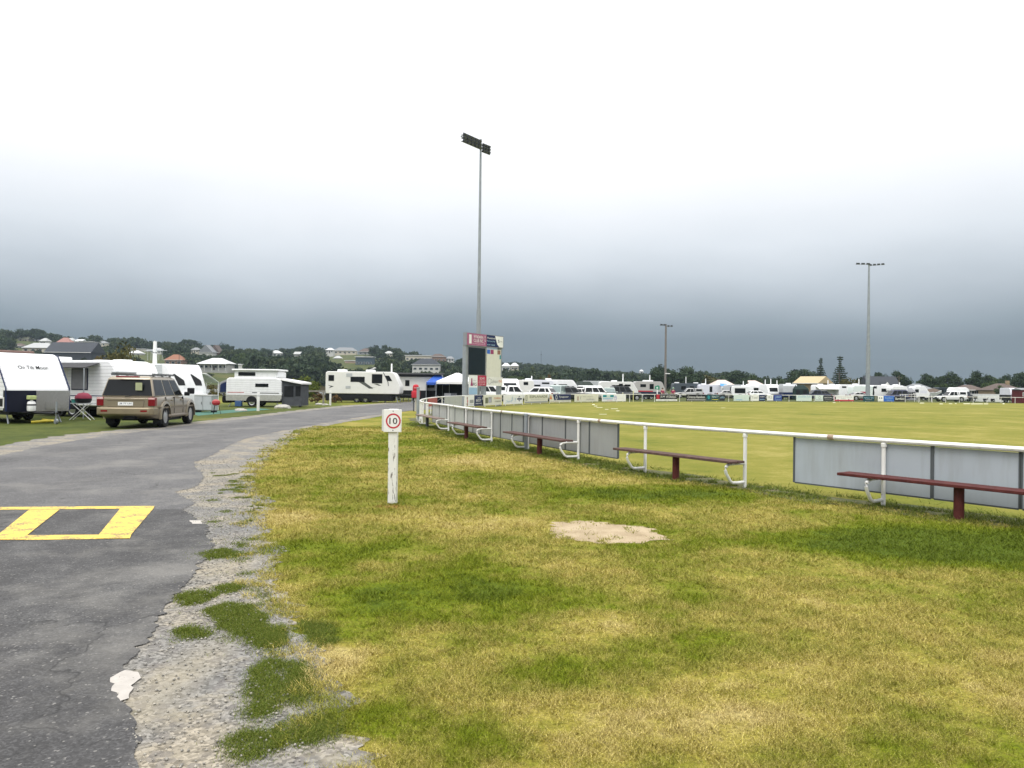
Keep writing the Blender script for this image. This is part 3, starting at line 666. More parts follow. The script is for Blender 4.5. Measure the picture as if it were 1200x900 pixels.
# ------------------------------------------------------------------ speed limit sign on the lawn
p = at(460, 590)
t = thing('speed_sign', 'white speed limit 10 sign on a chipped white timber post in the lawn', 'sign', (p.x, p.y, 0), math.radians(-4))
m, tr, b = newmat('chipped_white_timber'); tcn = tr.nodes.new('ShaderNodeTexCoord'); mp = tr.nodes.new('ShaderNodeMapping'); mp.inputs['Scale'].default_value = (9, 9, 1.6); tr.links.new(tcn.outputs['Object'], mp.inputs[0])
ff = noise(tr, 3.2, 6, vec=mp.outputs[0], rough=.7)
c = mix(tr, ramp(tr, ff, [(.575, 0.0), (.61, 1.0)]), (.70, .70, .66), (.16, .145, .125)); tr.links.new(c, b.inputs['Base Color']); b.inputs['Roughness'].default_value = .7; bump(tr, b, ff, .4, .01)
MB().bb(-.060, .060, -.045, .045, -.1, 1.30).build('post', m, t, bevel=.005)
MB().bb(-.125, .125, -.068, -.054, .985, 1.295).build('sign_plate', mat('sign_white', (.75, .75, .73), .4, var=.04, dirt=.15), t, bevel=.004)
MB().bb(-.150, .06, -.0535, -.0505, 1.0, 1.29).build('backing_plate', mat('sign_white_old', (.60, .61, .60), .5, var=.08, dirt=.3), t)
ringm(t, .012, 1.138, .083, .103, -.0705, INK['red'], 'red_ring')
text('10', -.042, .068, 1.095, 1.182, INK['black'], t, -.0705, 'numeral')
for z in (1.01, 1.272): disc(t, .008, z, .007, -.0705, INK['char'], 'bolt')
# ------------------------------------------------------------------ floodlight poles
def floodpole(label, x, y, H, r0, r1, mat_, step=None):
    t = thing('light_pole', label, 'light pole', (x, y, g1(x, y)))
    mk = MB()
    if step: mk.tube([(0, 0, -.3), (0, 0, step), (0, 0, step + .02), (0, 0, H)], [r0, r0*.94, r0*.74, r1], 12)
    else: mk.tube([(0, 0, -.3), (0, 0, H)], [r0, r1], 12)
    mk.build('pole', mat_, t, smooth=True); return t
def lampbank(parent, o, ang, n, rows, w_, h, tiltd=35, gap=1.0):
    """a crossarm rack carrying floodlights, each lamp a mesh of its own"""
    ca, sa = math.cos(ang), math.sin(ang)
    for r in range(rows):
        z = o[2] + r*h
        x0 = -(n-1)/2*w_*gap
        MB().cyl((o[0] + (x0-.3)*ca, o[1] + (x0-.3)*sa, z), (o[0] + (-x0+.3)*ca, o[1] + (-x0+.3)*sa, z), .035, None, 6).build('crossarm', GALV, parent)
        for i in range(n):
            xx = x0 + i*w_*gap
            T = Matrix.Translation((o[0] + xx*ca, o[1] + xx*sa, z + .05)) @ Matrix.Rotation(ang, 4, 'Z') @ Matrix.Rotation(math.radians(-tiltd), 4, 'X')
            k = MB(); k.box((0, -.12, .10), (w_*.72, .20, .24), 0, T); lp = k.build('floodlight', DGREY, parent, bevel=.03)
            k = MB(); k.box((0, -.226, .10), (w_*.60, .012, .18), 0, T); k.build('lens', mat('lamp_glass', (.09, .10, .11), .2), lp)
DP = 67.5
q = dep(560, 452, DP)
t = floodpole('tallest grey floodlight pole rising behind the scoreboard with two lamp racks', q.x, DP, 23.4, .20, .085, GALV, 8.4)
lampbank(t, (-.80, -1.12, 22.5), math.radians(55), 5, 3, .52, .27, -30, 1.0)
lampbank(t, (.36, .52, 22.35), math.radians(52), 3, 3, .36, .26, -30, 1.0)
MB().cyl((-1.6, -2.3, 22.9), (.7, 1.0, 22.5), .05, .05, 6).build('brace', GALV, t)
q = dep(1016.8, 468, 121.0)
t = floodpole('tall grey floodlight pole behind the far side of the oval fence', q.x, 121.0, 21.7, .33, .12, GALV, 9.0)
lampbank(t, (-1.0, 0, 21.6), .05, 3, 1, .75, .4, -20, 1.1)
lampbank(t, (1.05, -.35, 21.45), -.6, 4, 1, .60, .4, -20, 1.0)
q = dep(779.5, 462, 128)
t = floodpole('shorter brown timber floodlight pole among the far caravans', q.x, 128, 12.4, .21, .15, mat('brown_timber_pole', (.17, .155, .145), .8, var=.2, scale=6))
lampbank(t, (-.55, 0, 12.2), .25, 2, 1, .55, .4, -20); lampbank(t, (.7, 0, 12.0), -.3, 2, 1, .5, .4, -10)
MB().bb(-.05, .75, -.25, .25, 4.1, 4.25).build('service_light', WHITE, t)
# ------------------------------------------------------------------ scoreboard
a, b_ = dep(545.5, 470, 62.0), dep(588.5, 470, 66.5)
sbc = ((a.x + b_.x)/2, (a.y + b_.y)/2); sba = math.atan2(b_.y - a.y, b_.x - a.x); SW = math.hypot(b_.x - a.x, b_.y - a.y)
t = thing('scoreboard', 'tall electronic scoreboard with sponsor panels on grey steel posts', 'scoreboard', (sbc[0], sbc[1], 0), sba)
Wd = SW; h = Wd/2
for x in (-h + .22, .12, h - .22):
    MB().bb(x - .17, x + .17, .05, .40, -.2, 5.0).build('post', GALV, t, bevel=.01)
MB().bb(-h, h, -.05, .3, 4.95, 6.0).build('sign_box', MGREY, t)
patchbox(t, -h + .05, .12, 5.0, 5.97, -.054, mat('dusty_pink_sign', (.34, .10, .20), .5, var=.15), 'pink_sign')
text('WYNDARRA', -h + .95, -.35, 5.60, 5.84, INK['white'], t, -.058); text('CLUB INC', -h + .95, -.35, 5.28, 5.54, INK['white'], t, -.058)
text('SPORTS GROUND', -h + .8, -.3, 5.09, 5.2, INK['pink'], t, -.058)
patchbox(t, -h + .32, -h + .66, 5.12, 5.86, -.057, INK['white']); text('X\nO\nl', -.2, .02, 5.1, 5.85, INK['white'], t, -.058)
patchbox(t, .13, h - .04, 5.0, 5.97, -.054, INK['navy'], 'blue_sign')
for z, w_ in ((5.65, 1.25), (5.38, 1.2), (5.10, 1.15)): text('Wondolowie' if z > 5.6 else ('Partnership' if z > 5.3 else 'www coastal'), .2, .2 + w_, z, z + .16, INK['white' if z > 5.6 else 'lblue'], t, -.058)
MB().poly([(h - 1.30, -.057, 5.95), (h - .05, -.057, 5.95), (h - .05, -.057, 5.02), (h - .62, -.057, 5.02), (h - .95, -.057, 5.25)]).build('white_swoosh', INK['white'], t)
text('5', h - .85, h - .6, 5.4, 5.65, INK['navy'], t, -.060); text('NAS', h - .5, h - .15, 5.45, 5.58, INK['grey'], t, -.060)
MB().bb(-h + .38, .02, -.02, .24, 2.62, 4.82).build('screen', mat('dark_led_screen', (.004, .012, .020), .35, var=.2), t)
MB().bb(-h + .30, .12, .03, .2, 2.58, 4.92).build('screen_frame', MGREY, t)
MB().bb(.24, h - .32, -.02, .2, 2.45, 4.80).build('score_panel', mat('cream_score_panel', (.64, .64, .56), .6, var=.05), t)
for i, k in enumerate(('blue', 'maroon', 'cream', 'brown')):
    patchbox(t, .26 + i*.52, .26 + i*.52 + .46, 4.40, 4.76, -.024, INK[k], 'club_badge')
patchbox(t, h - .52, h - .33, 4.0, 4.35, -.024, INK['teal'], 'club_badge')
def sub(name, x0, x1, z0, z1, m_): return MB().bb(x0, x1, -.03, .0, z0, z1).build(name, m_, t)
sub('sponsor_panel', -h + .38, -1.08, .95, 2.55, INK['white']); patchbox(t, -h + .40, -1.10, .98, 1.55, -.034, INK['lblue'])
MB().poly([(-h + .72, -.035, 2.3), (-h + .85, -.035, 2.3), (-h + .88, -.035, 2.0), (-h + .95, -.035, 1.8), (-h + .95, -.035, 1.68), (-h + .62, -.035, 1.68), (-h + .62, -.035, 1.8), (-h + .69, -.035, 2.0)]).build('emblem', INK['maroon'], t)
text('RS', -h + 1.0, -1.2, 1.7, 1.95, INK['black'], t, -.036); text('JACK', -h + 1.0, -1.25, 2.05, 2.15, INK['grey'], t, -.036)
sub('sponsor_panel', -1.05, .20, 1.70, 2.55, mat('crimson_sign', (.40, .015, .06), .5))
text('ECHO', -.75, -.05, 2.22, 2.40, INK['white'], t, -.035); text('local news', -.9, .05, 2.06, 2.14, INK['white'], t, -.035); text('sport and weather', -.95, .1, 1.93, 2.0, INK['white'], t, -.035); text('every week', -.85, .05, 1.78, 1.88, INK['white'], t, -.035)
sub('sponsor_panel', .24, h - .02, 1.70, 2.45, mat('cream_sign', (.70, .70, .66), .5))
ringm(t, .66, 2.08, .22, .26, -.034, INK['grey']); text('Cohesion', .85, 1.95, 1.95, 2.25, INK['grey'], t, -.034); text('me', 2.05, h - .15, 2.0, 2.2, INK['orange'], t, -.034)
# ------------------------------------------------------------------ advertising boards round the oval
def board(label, px0, px1, bg, items=(), z0=.12, z1=.95, d=.06, grp='advertising boards on the oval fence'):
    sa, sb = fs_px(px0), fs_px(px1); p, q = off(sa, d), off(sb, d); c = (p + q)/2; L = float(np.linalg.norm(q - p)); ang = math.atan2(q[1]-p[1], q[0]-p[0])
    t = thing('advertising_board', label, 'board', (c[0], c[1], g1(*c)), ang, grp)
    MB().bb(-L/2 + .02, L/2 - .02, -.02, .02, z0, z1).build('panel', bg if not isinstance(bg, str) else INK[bg], t)
    H = z1 - z0; X = lambda f: -L/2 + .02 + f*(L - .04); Zf = lambda f: z0 + f*H
    for i, it in enumerate(items):
        k = it[0]; y = -.024 - .002*i
        if k == 'r': patchbox(t, X(it[1]), X(it[2]), Zf(it[3]), Zf(it[4]), y, INK[it[5]])
        elif k == 't': text(it[1], X(it[2]), X(it[3]), Zf(it[4]), Zf(it[5]), INK[it[6]], t, y - .003)
        elif k == 'd': disc(t, X(it[1]), Zf(it[2]), it[3]*H, y, INK[it[4]])
        elif k == 'o': ringm(t, X(it[1]), Zf(it[2]), it[3]*H*.7, it[3]*H, y, INK[it[4]])
        elif k == 'p': MB().poly([(X(u), y, Zf(v)) for u, v in it[1]]).build('emblem', INK[it[2]], t)
    return t
board('small dull red board on the rail at the far bend of the fence', 501.5, 512, mat('dull_red_board', (.33, .06, .06), .6, var=.15), (), .45, .90, .02)
board('blank pale ribbed board at the bend left of the scoreboard', 521, 541, PICKET, (), .05, .95, .02)
board('white board with red figures and a grey block, under the scoreboard left end', 544.2, 555, 'white', [('d', .22, .75, .15, 'brown'), ('d', .25, .48, .14, 'red'), ('d', .22, .2, .16, 'brown'), ('r', .5, .92, .3, .6, 'grey'), ('t', 'mutual', .5, .95, .12, .2, 'grey')])
board('navy board with stacked white words under the scoreboard', 555.3, 565.5, 'navy', [('t', 'YOUR', .3, .65, .70, .80, 'white'), ('t', 'BEST', .15, .75, .40, .62, 'white'), ('t', 'HARDWARE', .1, .8, .16, .28, 'white'), ('r', .86, 1, 0, 1, 'black'), ('r', .9, .96, .55, .8, 'white')])
board('cream board with a crowd picture and brown words right of the navy board', 566, 587.5, 'cream', [('r', .08, .22, .2, .75, 'olive'), ('r', .24, .42, .25, .82, 'grey'), ('d', .32, .45, .16, 'lilac'), ('t', 'FUNERALS', .55, .95, .58, .76, 'orange'), ('t', 'coastal', .58, .92, .3, .48, 'olive')])
board('white board with a round blue crest and thin blue scribbles', 589.5, 612, 'white', [('o', .80, .55, .30, 'navy'), ('r', .68, .95, .45, .6, 'navy'), ('t', 'Surf', .12, .42, .2, .45, 'lblue'), ('t', 'll  y', .4, .62, .2, .8, 'lblue')])
board('cream board lettered ESPLANADE with a grey green lower strip', 614, 641.5, 'cream', [('r', 0, 1, 0, .18, 'grey'), ('r', .03, .1, .28, .9, 'olive'), ('r', .05, .08, .35, .85, 'cream'), ('t', 'ESPLANADE', .2, .97, .58, .88, 'olive'), ('t', 'family dining by the beach', .25, .85, .36, .46, 'grey')])
board('navy board with a white circle logo and an orange strip at its left', 643, 668.5, 'navy', [('p', [(0, 0), (.24, 0), (.14, 1), (0, 1)], 'cream'), ('p', [(.01, .4), (.13, .35), (.06, .95)], 'orange'), ('r', 0, 1, 0, .25, 'cream'), ('o', .31, .6, .28, 'white'), ('t', 'Tyrepower', .42, .88, .48, .78, 'white'), ('t', 'tyres and more', .55, .95, .08, .18, 'navy'), ('t', 'coast wide', .04, .4, .06, .14, 'brown')])
board('cream board with a small dark bottle and faint grey words', 673, 701, 'cream', [('r', .11, .15, .15, .7, 'brown'), ('r', .22, .24, .3, .7, 'grey'), ('t', 'l  The  winery', .27, .75, .55, .72, 'grey'), ('t', 'SUPPLIES', .48, .82, .2, .38, 'grey')])
board('white board with a turquoise banner and a purple star', 705, 733, 'white', [('r', .03, .48, .55, .88, 'teal'), ('r', .18, .33, .6, .85, 'mint'), ('r', .03, .45, .28, .44, 'lblue'), ('d', .55, .45, .36, 'lilac'), ('d', .53, .35, .14, 'white'), ('t', 'GO DEVILS', .2, .42, .08, .22, 'pink'), ('t', 'local and proud', .68, .95, .42, .48, 'grey')])
board('black board lettered JLW HYDRAULIC with a red square', 768.3, 793.5, 'black', [('r', 0, 1, 0, .26, 'white'), ('r', .02, .16, .32, .97, 'red'), ('t', 'JLW', .2, .43, .42, .82, 'white'), ('t', 'HYDRAULIC', .48, .95, .42, .82, 'white'), ('t', 'hoses fittings repairs', .08, .95, .06, .18, 'grey')])
board('black board with white serif words and a white line beneath', 804, 826.5, 'black', [('t', 'Christmas', .05, .46, .4, .8, 'white'), ('t', 'Hamilton', .5, .95, .4, .8, 'white'), ('r', .02, .98, .12, .19, 'white')])
board('dark teal board with a pale emblem, right of the black boards', 827, 833, 'dteal', [('d', .5, .55, .3, 'teal')])
board('teal board with white words over a yellow line', 833.5, 842, 'dteal', [('t', 'REALTY', .05, .95, .5, .8, 'mint'), ('r', .05, .9, .15, .25, 'yellow')])
board('dark slate board with a pale word, beside the teal board', 842.4, 849, 'char', [('t', 'ulti', .1, .9, .4, .75, 'lblue')])
board('pale mint board, broadest of the plain boards left of the white and navy ones', 859.5, 877.5, 'mint', [('r', .15, .55, .12, .25, 'lblue'), ('r', .62, .63, .05, .95, 'white')])
board('white board with thin grey scrawl beside the plain mint board', 879, 889, 'white', [('t', 'Yoss?', .1, .9, .35, .8, 'grey'), ('r', 0, .05, 0, 1, 'grey')])
board('small navy board between two white boards', 889.3, 896.3, 'navy', [('t', 'solid', .12, .85, .6, .8, 'white'), ('r', .1, .9, .2, .3, 'lblue')])
board('small white board with a grey figure, left of the royal blue board', 898.6, 906, 'white', [('t', 'R2', .2, .8, .4, .8, 'grey'), ('r', 0, 1, .0, .08, 'grey')])
board('royal blue board with three pale letters', 906.4, 915.8, mat('royal_blue_board', (.015, .04, .26), .5), [('t', 'JBF', .15, .95, .4, .8, 'lblue'), ('r', .15, .9, .12, .2, 'lblue')])
board('pale mint board with blue scribble in front of the dark green truck', 933, 951.3, 'mint', [('t', 'seaside fun', .1, .92, .6, .95, 'lblue')])
board('small pale board with a faint grey crest in front of the dark ute', 954.8, 964.3, 'mint', [('o', .55, .6, .25, 'grey'), ('t', 'BAKERY', .1, .9, .12, .3, 'grey')])
board('charcoal board with one white line of words', 964.8, 975.5, 'char', [('t', 'EXTON', .1, .9, .5, .7, 'white'), ('r', .1, .9, .2, .26, 'grey')])
board('long white board with a red lower edge and red left end', 976.8, 1000.2, 'white', [('r', 0, 1, 0, .24, 'red'), ('r', 0, .04, 0, 1, 'pink'), ('t', 'Hardwood & Fencing', .12, .92, .64, .84, 'grey'), ('t', 'timber', .35, .6, .36, .52, 'grey'), ('r', .05, .1, .3, .8, 'char'), ('d', .75, .25, .14, 'maroon'), ('d', .2, .22, .14, 'maroon')])
board('dark navy board with pale curved marks at the foot of the tall pole', 1011.3, 1024.2, 'dteal', [('t', 'harbour view', .1, .95, .5, .8, 'lblue'), ('r', .2, .8, .25, .33, 'grey')])
board('olive grey board with a white V beside the tall pole', 1024.5, 1028.2, 'olive', [('p', [(.2, .85), (.35, .85), (.5, .4), (.65, .85), (.8, .85), (.5, .15)], 'grey')])
board('small white board with two dark dots left of the bright blue board', 1028.6, 1035, 'white', [('d', .3, .6, .12, 'navy'), ('d', .65, .6, .12, 'navy'), ('r', 0, 1, 0, .15, 'cream')])
board('bright blue board with pale blue writing', 1035.3, 1047.6, 'blue', [('t', 'Sunfast', .12, .9, .5, .8, 'lblue'), ('t', 'blinds', .3, .75, .15, .35, 'lblue')])
board('black board with large white word at the right end of the boards', 1048.3, 1059.8, 'black', [('t', 'Burnfield', .06, .95, .3, .75, 'white')])
# ------------------------------------------------------------------ trees
def crown_pts(rng, R, nc, nl, leaf, low=.25, shape='round', cr=.42):
    """leaf quads spread over many clumps; returns verts, faces (quads)"""
    C = []
    while len(C) < nc:
        p = rng.normal(size=3); p /= np.linalg.norm(p); p *= rng.uniform(.45, .95)
        if p[2] < -low: continue
        C.append(p*np.array(R))
    C = np.array(C); Rm = min(R[0], R[1])
    per = max(4, nl//nc); n = per*nc
    idx = np.repeat(np.arange(nc), per)
    d = rng.normal(size=(n, 3)); d /= np.linalg.norm(d, axis=1)[:, None]; d[:, 2] *= .75
    r = Rm*cr*rng.uniform(.55, 1.15, nc)[idx]*rng.uniform(.45, 1.08, n)
    c = C[idx] + d*r[:, None]
    nrm = d + rng.normal(size=(n, 3))*.55; nrm /= np.linalg.norm(nrm, axis=1)[:, None]
    return leafq(rng, c, nrm, leaf*rng.uniform(.6, 1.35, n))
def leafq(rng, c, nrm, s):
    n = len(c); a = np.cross(nrm, rng.normal(size=(n, 3))); a /= np.maximum(np.linalg.norm(a, axis=1), 1e-6)[:, None]; b = np.cross(nrm, a)
    s = np.asarray(s)[:, None]; V = np.stack([c - a*s*.5, c - b*s*.32, c + a*s*.5, c + b*s*.32], 1)
    return V.reshape(-1, 3), np.arange(4*n).reshape(n, 4)
def foliage(name, lo, mid, hi, sc=.35):
    m, t, b = newmat(name); P = geopos(t)
    f = mth(t, 'ADD', mth(t, 'MULTIPLY', noise(t, sc, 3, vec=P, rough=.6), .6), mth(t, 'MULTIPLY', noise(t, sc*9, 2, vec=P), .4))
    c = ramp(t, f, [(.33, lo), (.5, mid), (.67, hi)]); t.links.new(c, b.inputs['Base Color']); b.inputs['Roughness'].default_value = .75; b.inputs['Specular IOR Level'].default_value = .2
    return m
F_DARK = foliage('dark_evergreen_foliage', (.010, .022, .012), (.022, .042, .018), (.046, .070, .026))
F_MID = foliage('mid_green_foliage', (.018, .038, .011), (.040, .068, .018), (.080, .105, .030))
F_OLIVE = foliage('olive_foliage', (.034, .036, .010), (.078, .074, .020), (.135, .115, .032))
F_RUST = foliage('rusty_foliage', (.05, .032, .015), (.11, .065, .025), (.17, .10, .04))
F_BRIGHT = foliage('yellow_green_foliage', (.030, .050, .008), (.085, .110, .014), (.16, .17, .022), .9)
BARK = mat('grey_brown_bark', (.10, .085, .07), .9, var=.25, scale=5, bmp=.4)
TPROTO = {}
def tree_mesh(kind, seed):
    k = (kind, seed)
    if k in TPROTO: return TPROTO[k]
    rng = np.random.default_rng(seed*31 + len(kind)); tr = MB()
    if kind in ('round', 'spread', 'bush', 'tall'):
        R, cz, nc, nl, leaf = {'round': ((4.2, 4.2, 3.6), 4.6, 46, 6500, .60), 'spread': ((5.6, 5.2, 2.7), 5.8, 36, 5200, .60), 'bush': ((3.0, 3.0, 2.3), 2.2, 34, 4200, .40), 'tall': ((3.0, 3.0, 4.8), 5.8, 40, 5200, .56)}[kind]
        V, Fq = crown_pts(rng, R, nc, nl, leaf, .6 if kind != 'bush' else .8, cr=.44)
        V = V + np.array([0, 0, cz])
        tr.tube([(0, 0, -.5), (.1, 0, cz*.35), (0, .1, cz*.7), (.1, 0, cz*1.1)], [.32, .26, .18, .06], 8)
        for i in range(6):
            a = rng.uniform(0, 6.28); q = (R[0]*.62*math.cos(a), R[1]*.62*math.sin(a), cz + rng.uniform(-.3, .5)*R[2])
            tr.tube([(.05, .05, cz*.35 + .1*i), (q[0]*.5, q[1]*.5, cz*.75), q], [.14, .09, .03], 6)
    elif kind == 'norfolk':
        H = 15; C, Nn, S = [], [], []
        tr.tube([(0, 0, -.5), (0, 0, H*.6), (0, 0, H)], [.35, .2, .04], 8)
        for i in range(17):
            z = 2.0 + i*(H - 2.2)/17; rr = (1 - (i/17)**1.05)*4.3*rng.uniform(.8, 1.1) + .35
            if i in (12, 13): rr *= .55
            if seed == 2 and i >= 13: rr = .7 if i < 15 else 1.25
            nb = 11
            for j in range(nb):
                a = 2*PI*j/nb + i*.7 + rng.uniform(-.2, .2); L = rr*rng.uniform(.8, 1.08)
                if i % 2 == 0: tr.tube([(0, 0, z), (L*.95*math.cos(a), L*.95*math.sin(a), z + .12*L)], [.05, .015], 4)
                for q in range(int(16*max(L, .6))):
                    u = rng.uniform(.15, 1.0); C.append((L*u*math.cos(a) + rng.normal()*.16, L*u*math.sin(a) + rng.normal()*.16, z + .12*L*u + rng.normal()*.13))
        C = np.array(C); Nn = rng.normal(size=C.shape)*.6 + np.array([0, 0, .8]); Nn /= np.linalg.norm(Nn, axis=1)[:, None]
        V, Fq = leafq(rng, C, Nn, rng.uniform(.3, .55, len(C)))
    me = tr.mesh('trunk'); me.materials.append(BARK)
    cm = np_obj('crown', V, Fq, F_DARK); cme = cm.data; bpy.data.objects.remove(cm)
    hgt = float(V[:, 2].max()); wid_ = float(max(V[:, 0].max() - V[:, 0].min(), .1))
    TPROTO[k] = (me, cme, hgt, wid_); return TPROTO[k]
TMAT = {}
def tree(label, px, Y, ptop, wpx, kind, fol, seed=1, name='tree', cat='tree', grp=None, pbase=None):
    """px: middle column, Y: distance, ptop: row of its top, wpx: crown width"""
    q = dep(px, ptop, Y); z0 = g1(q.x, Y)
    me, cme, hh, ww = tree_mesh(kind, seed)
    k = (cme.name, fol.name)
    if k not in TMAT:
        c2 = cme.copy(); c2.materials.clear(); c2.materials.append(fol); TMAT[k] = c2
    t = thing(name, label, cat, (q.x, Y, z0), random.uniform(0, 6.28), grp)
    sz = max(q.z - z0, .8)/hh; sx_ = wpx*(1.22 if Y < 320 and px > 760 and kind != 'norfolk' else (1.15 if kind == 'norfolk' else 1.05))*Y/F/ww
    for n_, m_ in (('trunk', me), ('crown', TMAT[k])):
        o = bpy.data.objects.new(n_, m_); COL.objects.link(o); o.parent = t
    t.scale = (sx_, sx_, sz); return t
# houses come first so that the far wood can leave them clear ------------------------------------------------
WIN = mat('window_glass', (.03, .04, .05), .1, var=.2); TRIM = mat('white_trim', (.72, .72, .70), .5, var=.05)
HOUSES = []
def house(label, px, Y, pbase, wpx, hw, rise, wall, roof, kind='hip', depth=8, rz=0, wins=4, storeys=1, over=.5, door=True, chim=False, verandah=False, z=None):
    q = dep(px, pbase, Y); W = wpx*Y/F; z0 = g1(q.x, Y) if z is None else z
    if Y < 260: z = 0; z0 = 0
    zb = q.z if z is None else z0
    if Y < 260: pbase = 453.6 + .0118*(px - 600) + 1.62*F/Y
    t = thing('house', label, 'house', (q.x, Y, zb), rz); HOUSES.append((px, Y, wpx/2 + 3, pbase, pbase - (hw + rise)*F/Y))
    MB().bb(-W/2, W/2, 0, depth, min(-1, z0 - zb - 1), hw).build('wall', wall, t)
    a, b_, c, d = -W/2 - over, W/2 + over, -over, depth + over; mk = MB(); zt = hw - .05
    if kind == 'flat':
        mk.bb(a, b_, c, d, hw, hw + .35)
    else:
        if kind == 'hip': i = min((d - c)/2, (b_ - a)*.35); r0, r1 = a + i, b_ - i
        else: r0, r1 = a, b_
        ym = (c + d)/2; z1 = hw + rise
        if kind == 'gablefront':
            vs = [(a, c, zt), (b_, c, zt), (b_, d, zt), (a, d, zt), (0, c, z1), (0, d, z1)]; fs = [(0, 1, 4), (1, 2, 5, 4), (2, 3, 5), (3, 0, 4, 5), (3, 2, 1, 0)]
        else:
            vs = [(a, c, zt), (b_, c, zt), (b_, d, zt), (a, d, zt), (r0, ym, z1), (r1, ym, z1)]; fs = [(0, 1, 5, 4), (1, 2, 5), (2, 3, 4, 5), (3, 0, 4), (3, 2, 1, 0)]
        mk.add(vs, fs)
    ro = mk.build('roof', roof, t)
    MB().bb(a - .02, b_ + .02, c - .14, c - .003, zt - .12, zt + .06).build('gutter', TRIM, t)
    if chim: MB().bb(W*.18, W*.18 + .8, depth*.4, depth*.4 + .8, hw, hw + rise + .8).build('chimney', wall, ro)
    for s in range(storeys):
        zz = s*2.7 + .9
        for i in range(wins):
            x = -W/2 + W*(i + .5)/wins; ww = min(W/wins*.6, 2.0)
            f = MB().bb(x - ww/2, x + ww/2, -.06, -.003, zz, zz + 1.25).build('window', TRIM, t)
            MB().bb(x - ww/2 + .08, x + ww/2 - .08, -.09, -.063, zz + .08, zz + 1.17).build('pane', WIN, f)
    if door: MB().bb(W*.02 - .45, W*.02 + .45, -.05, -.002, 0, 2.0).build('door', mat('dark_door', (.07, .05, .04), .5), t)
    if verandah:
        for i in range(5): MB().cyl((-W/2 + W*i/4, -2.2, -.5), (-W/2 + W*i/4, -2.2, hw - .3), .08, None, 6).build('verandah_post', TRIM, t)
        MB().add([(-W/2 - .3, -2.5, hw - .35), (W/2 + .3, -2.5, hw - .35), (W/2 + .3, -.55, hw + .02), (-W/2 - .3, -.55, hw + .02), (-W/2 - .3, -2.5, hw - .25), (W/2 + .3, -2.5, hw - .25), (W/2 + .3, -.55, hw + .12), (-W/2 - .3, -.55, hw + .12)],
                 [(3, 2, 1, 0), (4, 5, 6, 7), (0, 1, 5, 4), (1, 2, 6, 5), (2, 3, 7, 6), (3, 0, 4, 7)]).build('verandah_roof', roof, t)
    return t
W_WHITE = mat('white_wall', (.50, .50, .48), .7, var=.05); W_GREY = mat('grey_wall', (.22, .23, .235), .7, var=.08); W_CREAM = mat('cream_wall', (.48, .44, .36), .7, var=.06); W_BRICK = mat('brown_brick_wall', (.20, .12, .085), .8, var=.15)
W_TAN = mat('tan_brick_wall', (.27, .20, .12), .8, var=.15); W_BLUE = mat('blue_grey_wall', (.055, .085, .11), .6, var=.08)
R_GREY = mat('grey_tin_roof', (.17, .18, .19), .6, var=.10); R_DARK = mat('charcoal_tile_roof', (.045, .05, .06), .7, var=.12); R_WHITE = mat('pale_tin_roof', (.52, .53, .54), .5, var=.05); R_TERRA = mat('terracotta_roof', (.24, .10, .055), .8, var=.15)
R_PINK = mat('pale_pink_roof', (.55, .45, .41), .7, var=.06); R_TAN = mat('sandy_tile_roof', (.45, .35, .20), .7, var=.08); R_MID = mat('light_grey_roof', (.36, .37, .37), .6, var=.08); R_BROWN = mat('dull_brown_roof', (.11, .085, .075), .8, var=.15)
# left hill
house('grey roofed house low on the left hill, broadest above the first caravan', 43, 480, 413, 34, 3, 3.2, W_CREAM, R_MID, depth=9)
house('long dark grey shed roof just behind the caravans on the far left', 79, 330, 425, 54, 4.5, 4.6, R_DARK, R_DARK, 'gable', depth=12, wins=0, door=False, over=.3)
house('house with a yellow white roof high under the dark hilltop trees', 27, 640, 401, 12, 3, 3, W_CREAM, mat('yellow_tin_roof', (.62, .62, .42), .6), depth=8, wins=2)
house('dark roofed house on the hilltop below the two round trees', 36, 660, 404, 16, 3, 3.6, W_GREY, R_DARK, depth=9, wins=3)
house('small white house between the hilltop trees and the red roof', 50, 600, 404, 8, 3, 2.4, W_WHITE, R_MID, depth=7, wins=2)
house('pinkish red roofed house with white gable on the left hill', 73, 520, 408, 17, 3.2, 4.2, W_WHITE, mat('dull_red_roof', (.30, .15, .13), .8, var=.12), 'hip', depth=8)
house('modern white two storey house with flat roofs beside the olive tree', 102, 560, 410, 17, 6.2, .5, W_WHITE, R_DARK, 'flat', depth=9, wins=4, storeys=2)
house('white house near the skyline left of the modern house', 81, 680, 403, 10, 3, 2.5, W_WHITE, R_MID, depth=7, wins=2)
house('long pale house with a flat grey roof right of the olive tree', 160, 590, 414.5, 20, 3.6, .5, W_CREAM, R_MID, 'flat', depth=8, wins=5)
house('low white house half hidden below the long pale house', 157, 520, 419, 14, 3, 2, W_WHITE, R_WHITE, depth=7, wins=3)
house('brown brick house with a terracotta hip roof behind the white folding caravan', 203, 430, 428, 20, 3, 3.2, W_BRICK, R_TERRA, depth=8, wins=3)
house('white gabled house with narrow wing above the low white bungalow', 241, 520, 420, 15, 4.2, 5.0, W_WHITE, R_GREY, 'gablefront', depth=8, wins=2)
house('brown gabled house beside the white gabled house', 251, 530, 420, 11, 4.2, 5.2, W_BRICK, R_BROWN, 'gablefront', depth=8, wins=2)
house('low white bungalow with a white hip roof on the green riverbank', 250, 352, 433.5, 33, 3.0, 2.6, W_WHITE, R_WHITE, depth=9, wins=6, over=.9, verandah=True)
house('small white shed right of the low bungalow on the riverbank', 281.5, 350, 434, 4.5, 2.6, .5, W_WHITE, R_WHITE, 'flat', depth=3, wins=0, door=False, over=.15)
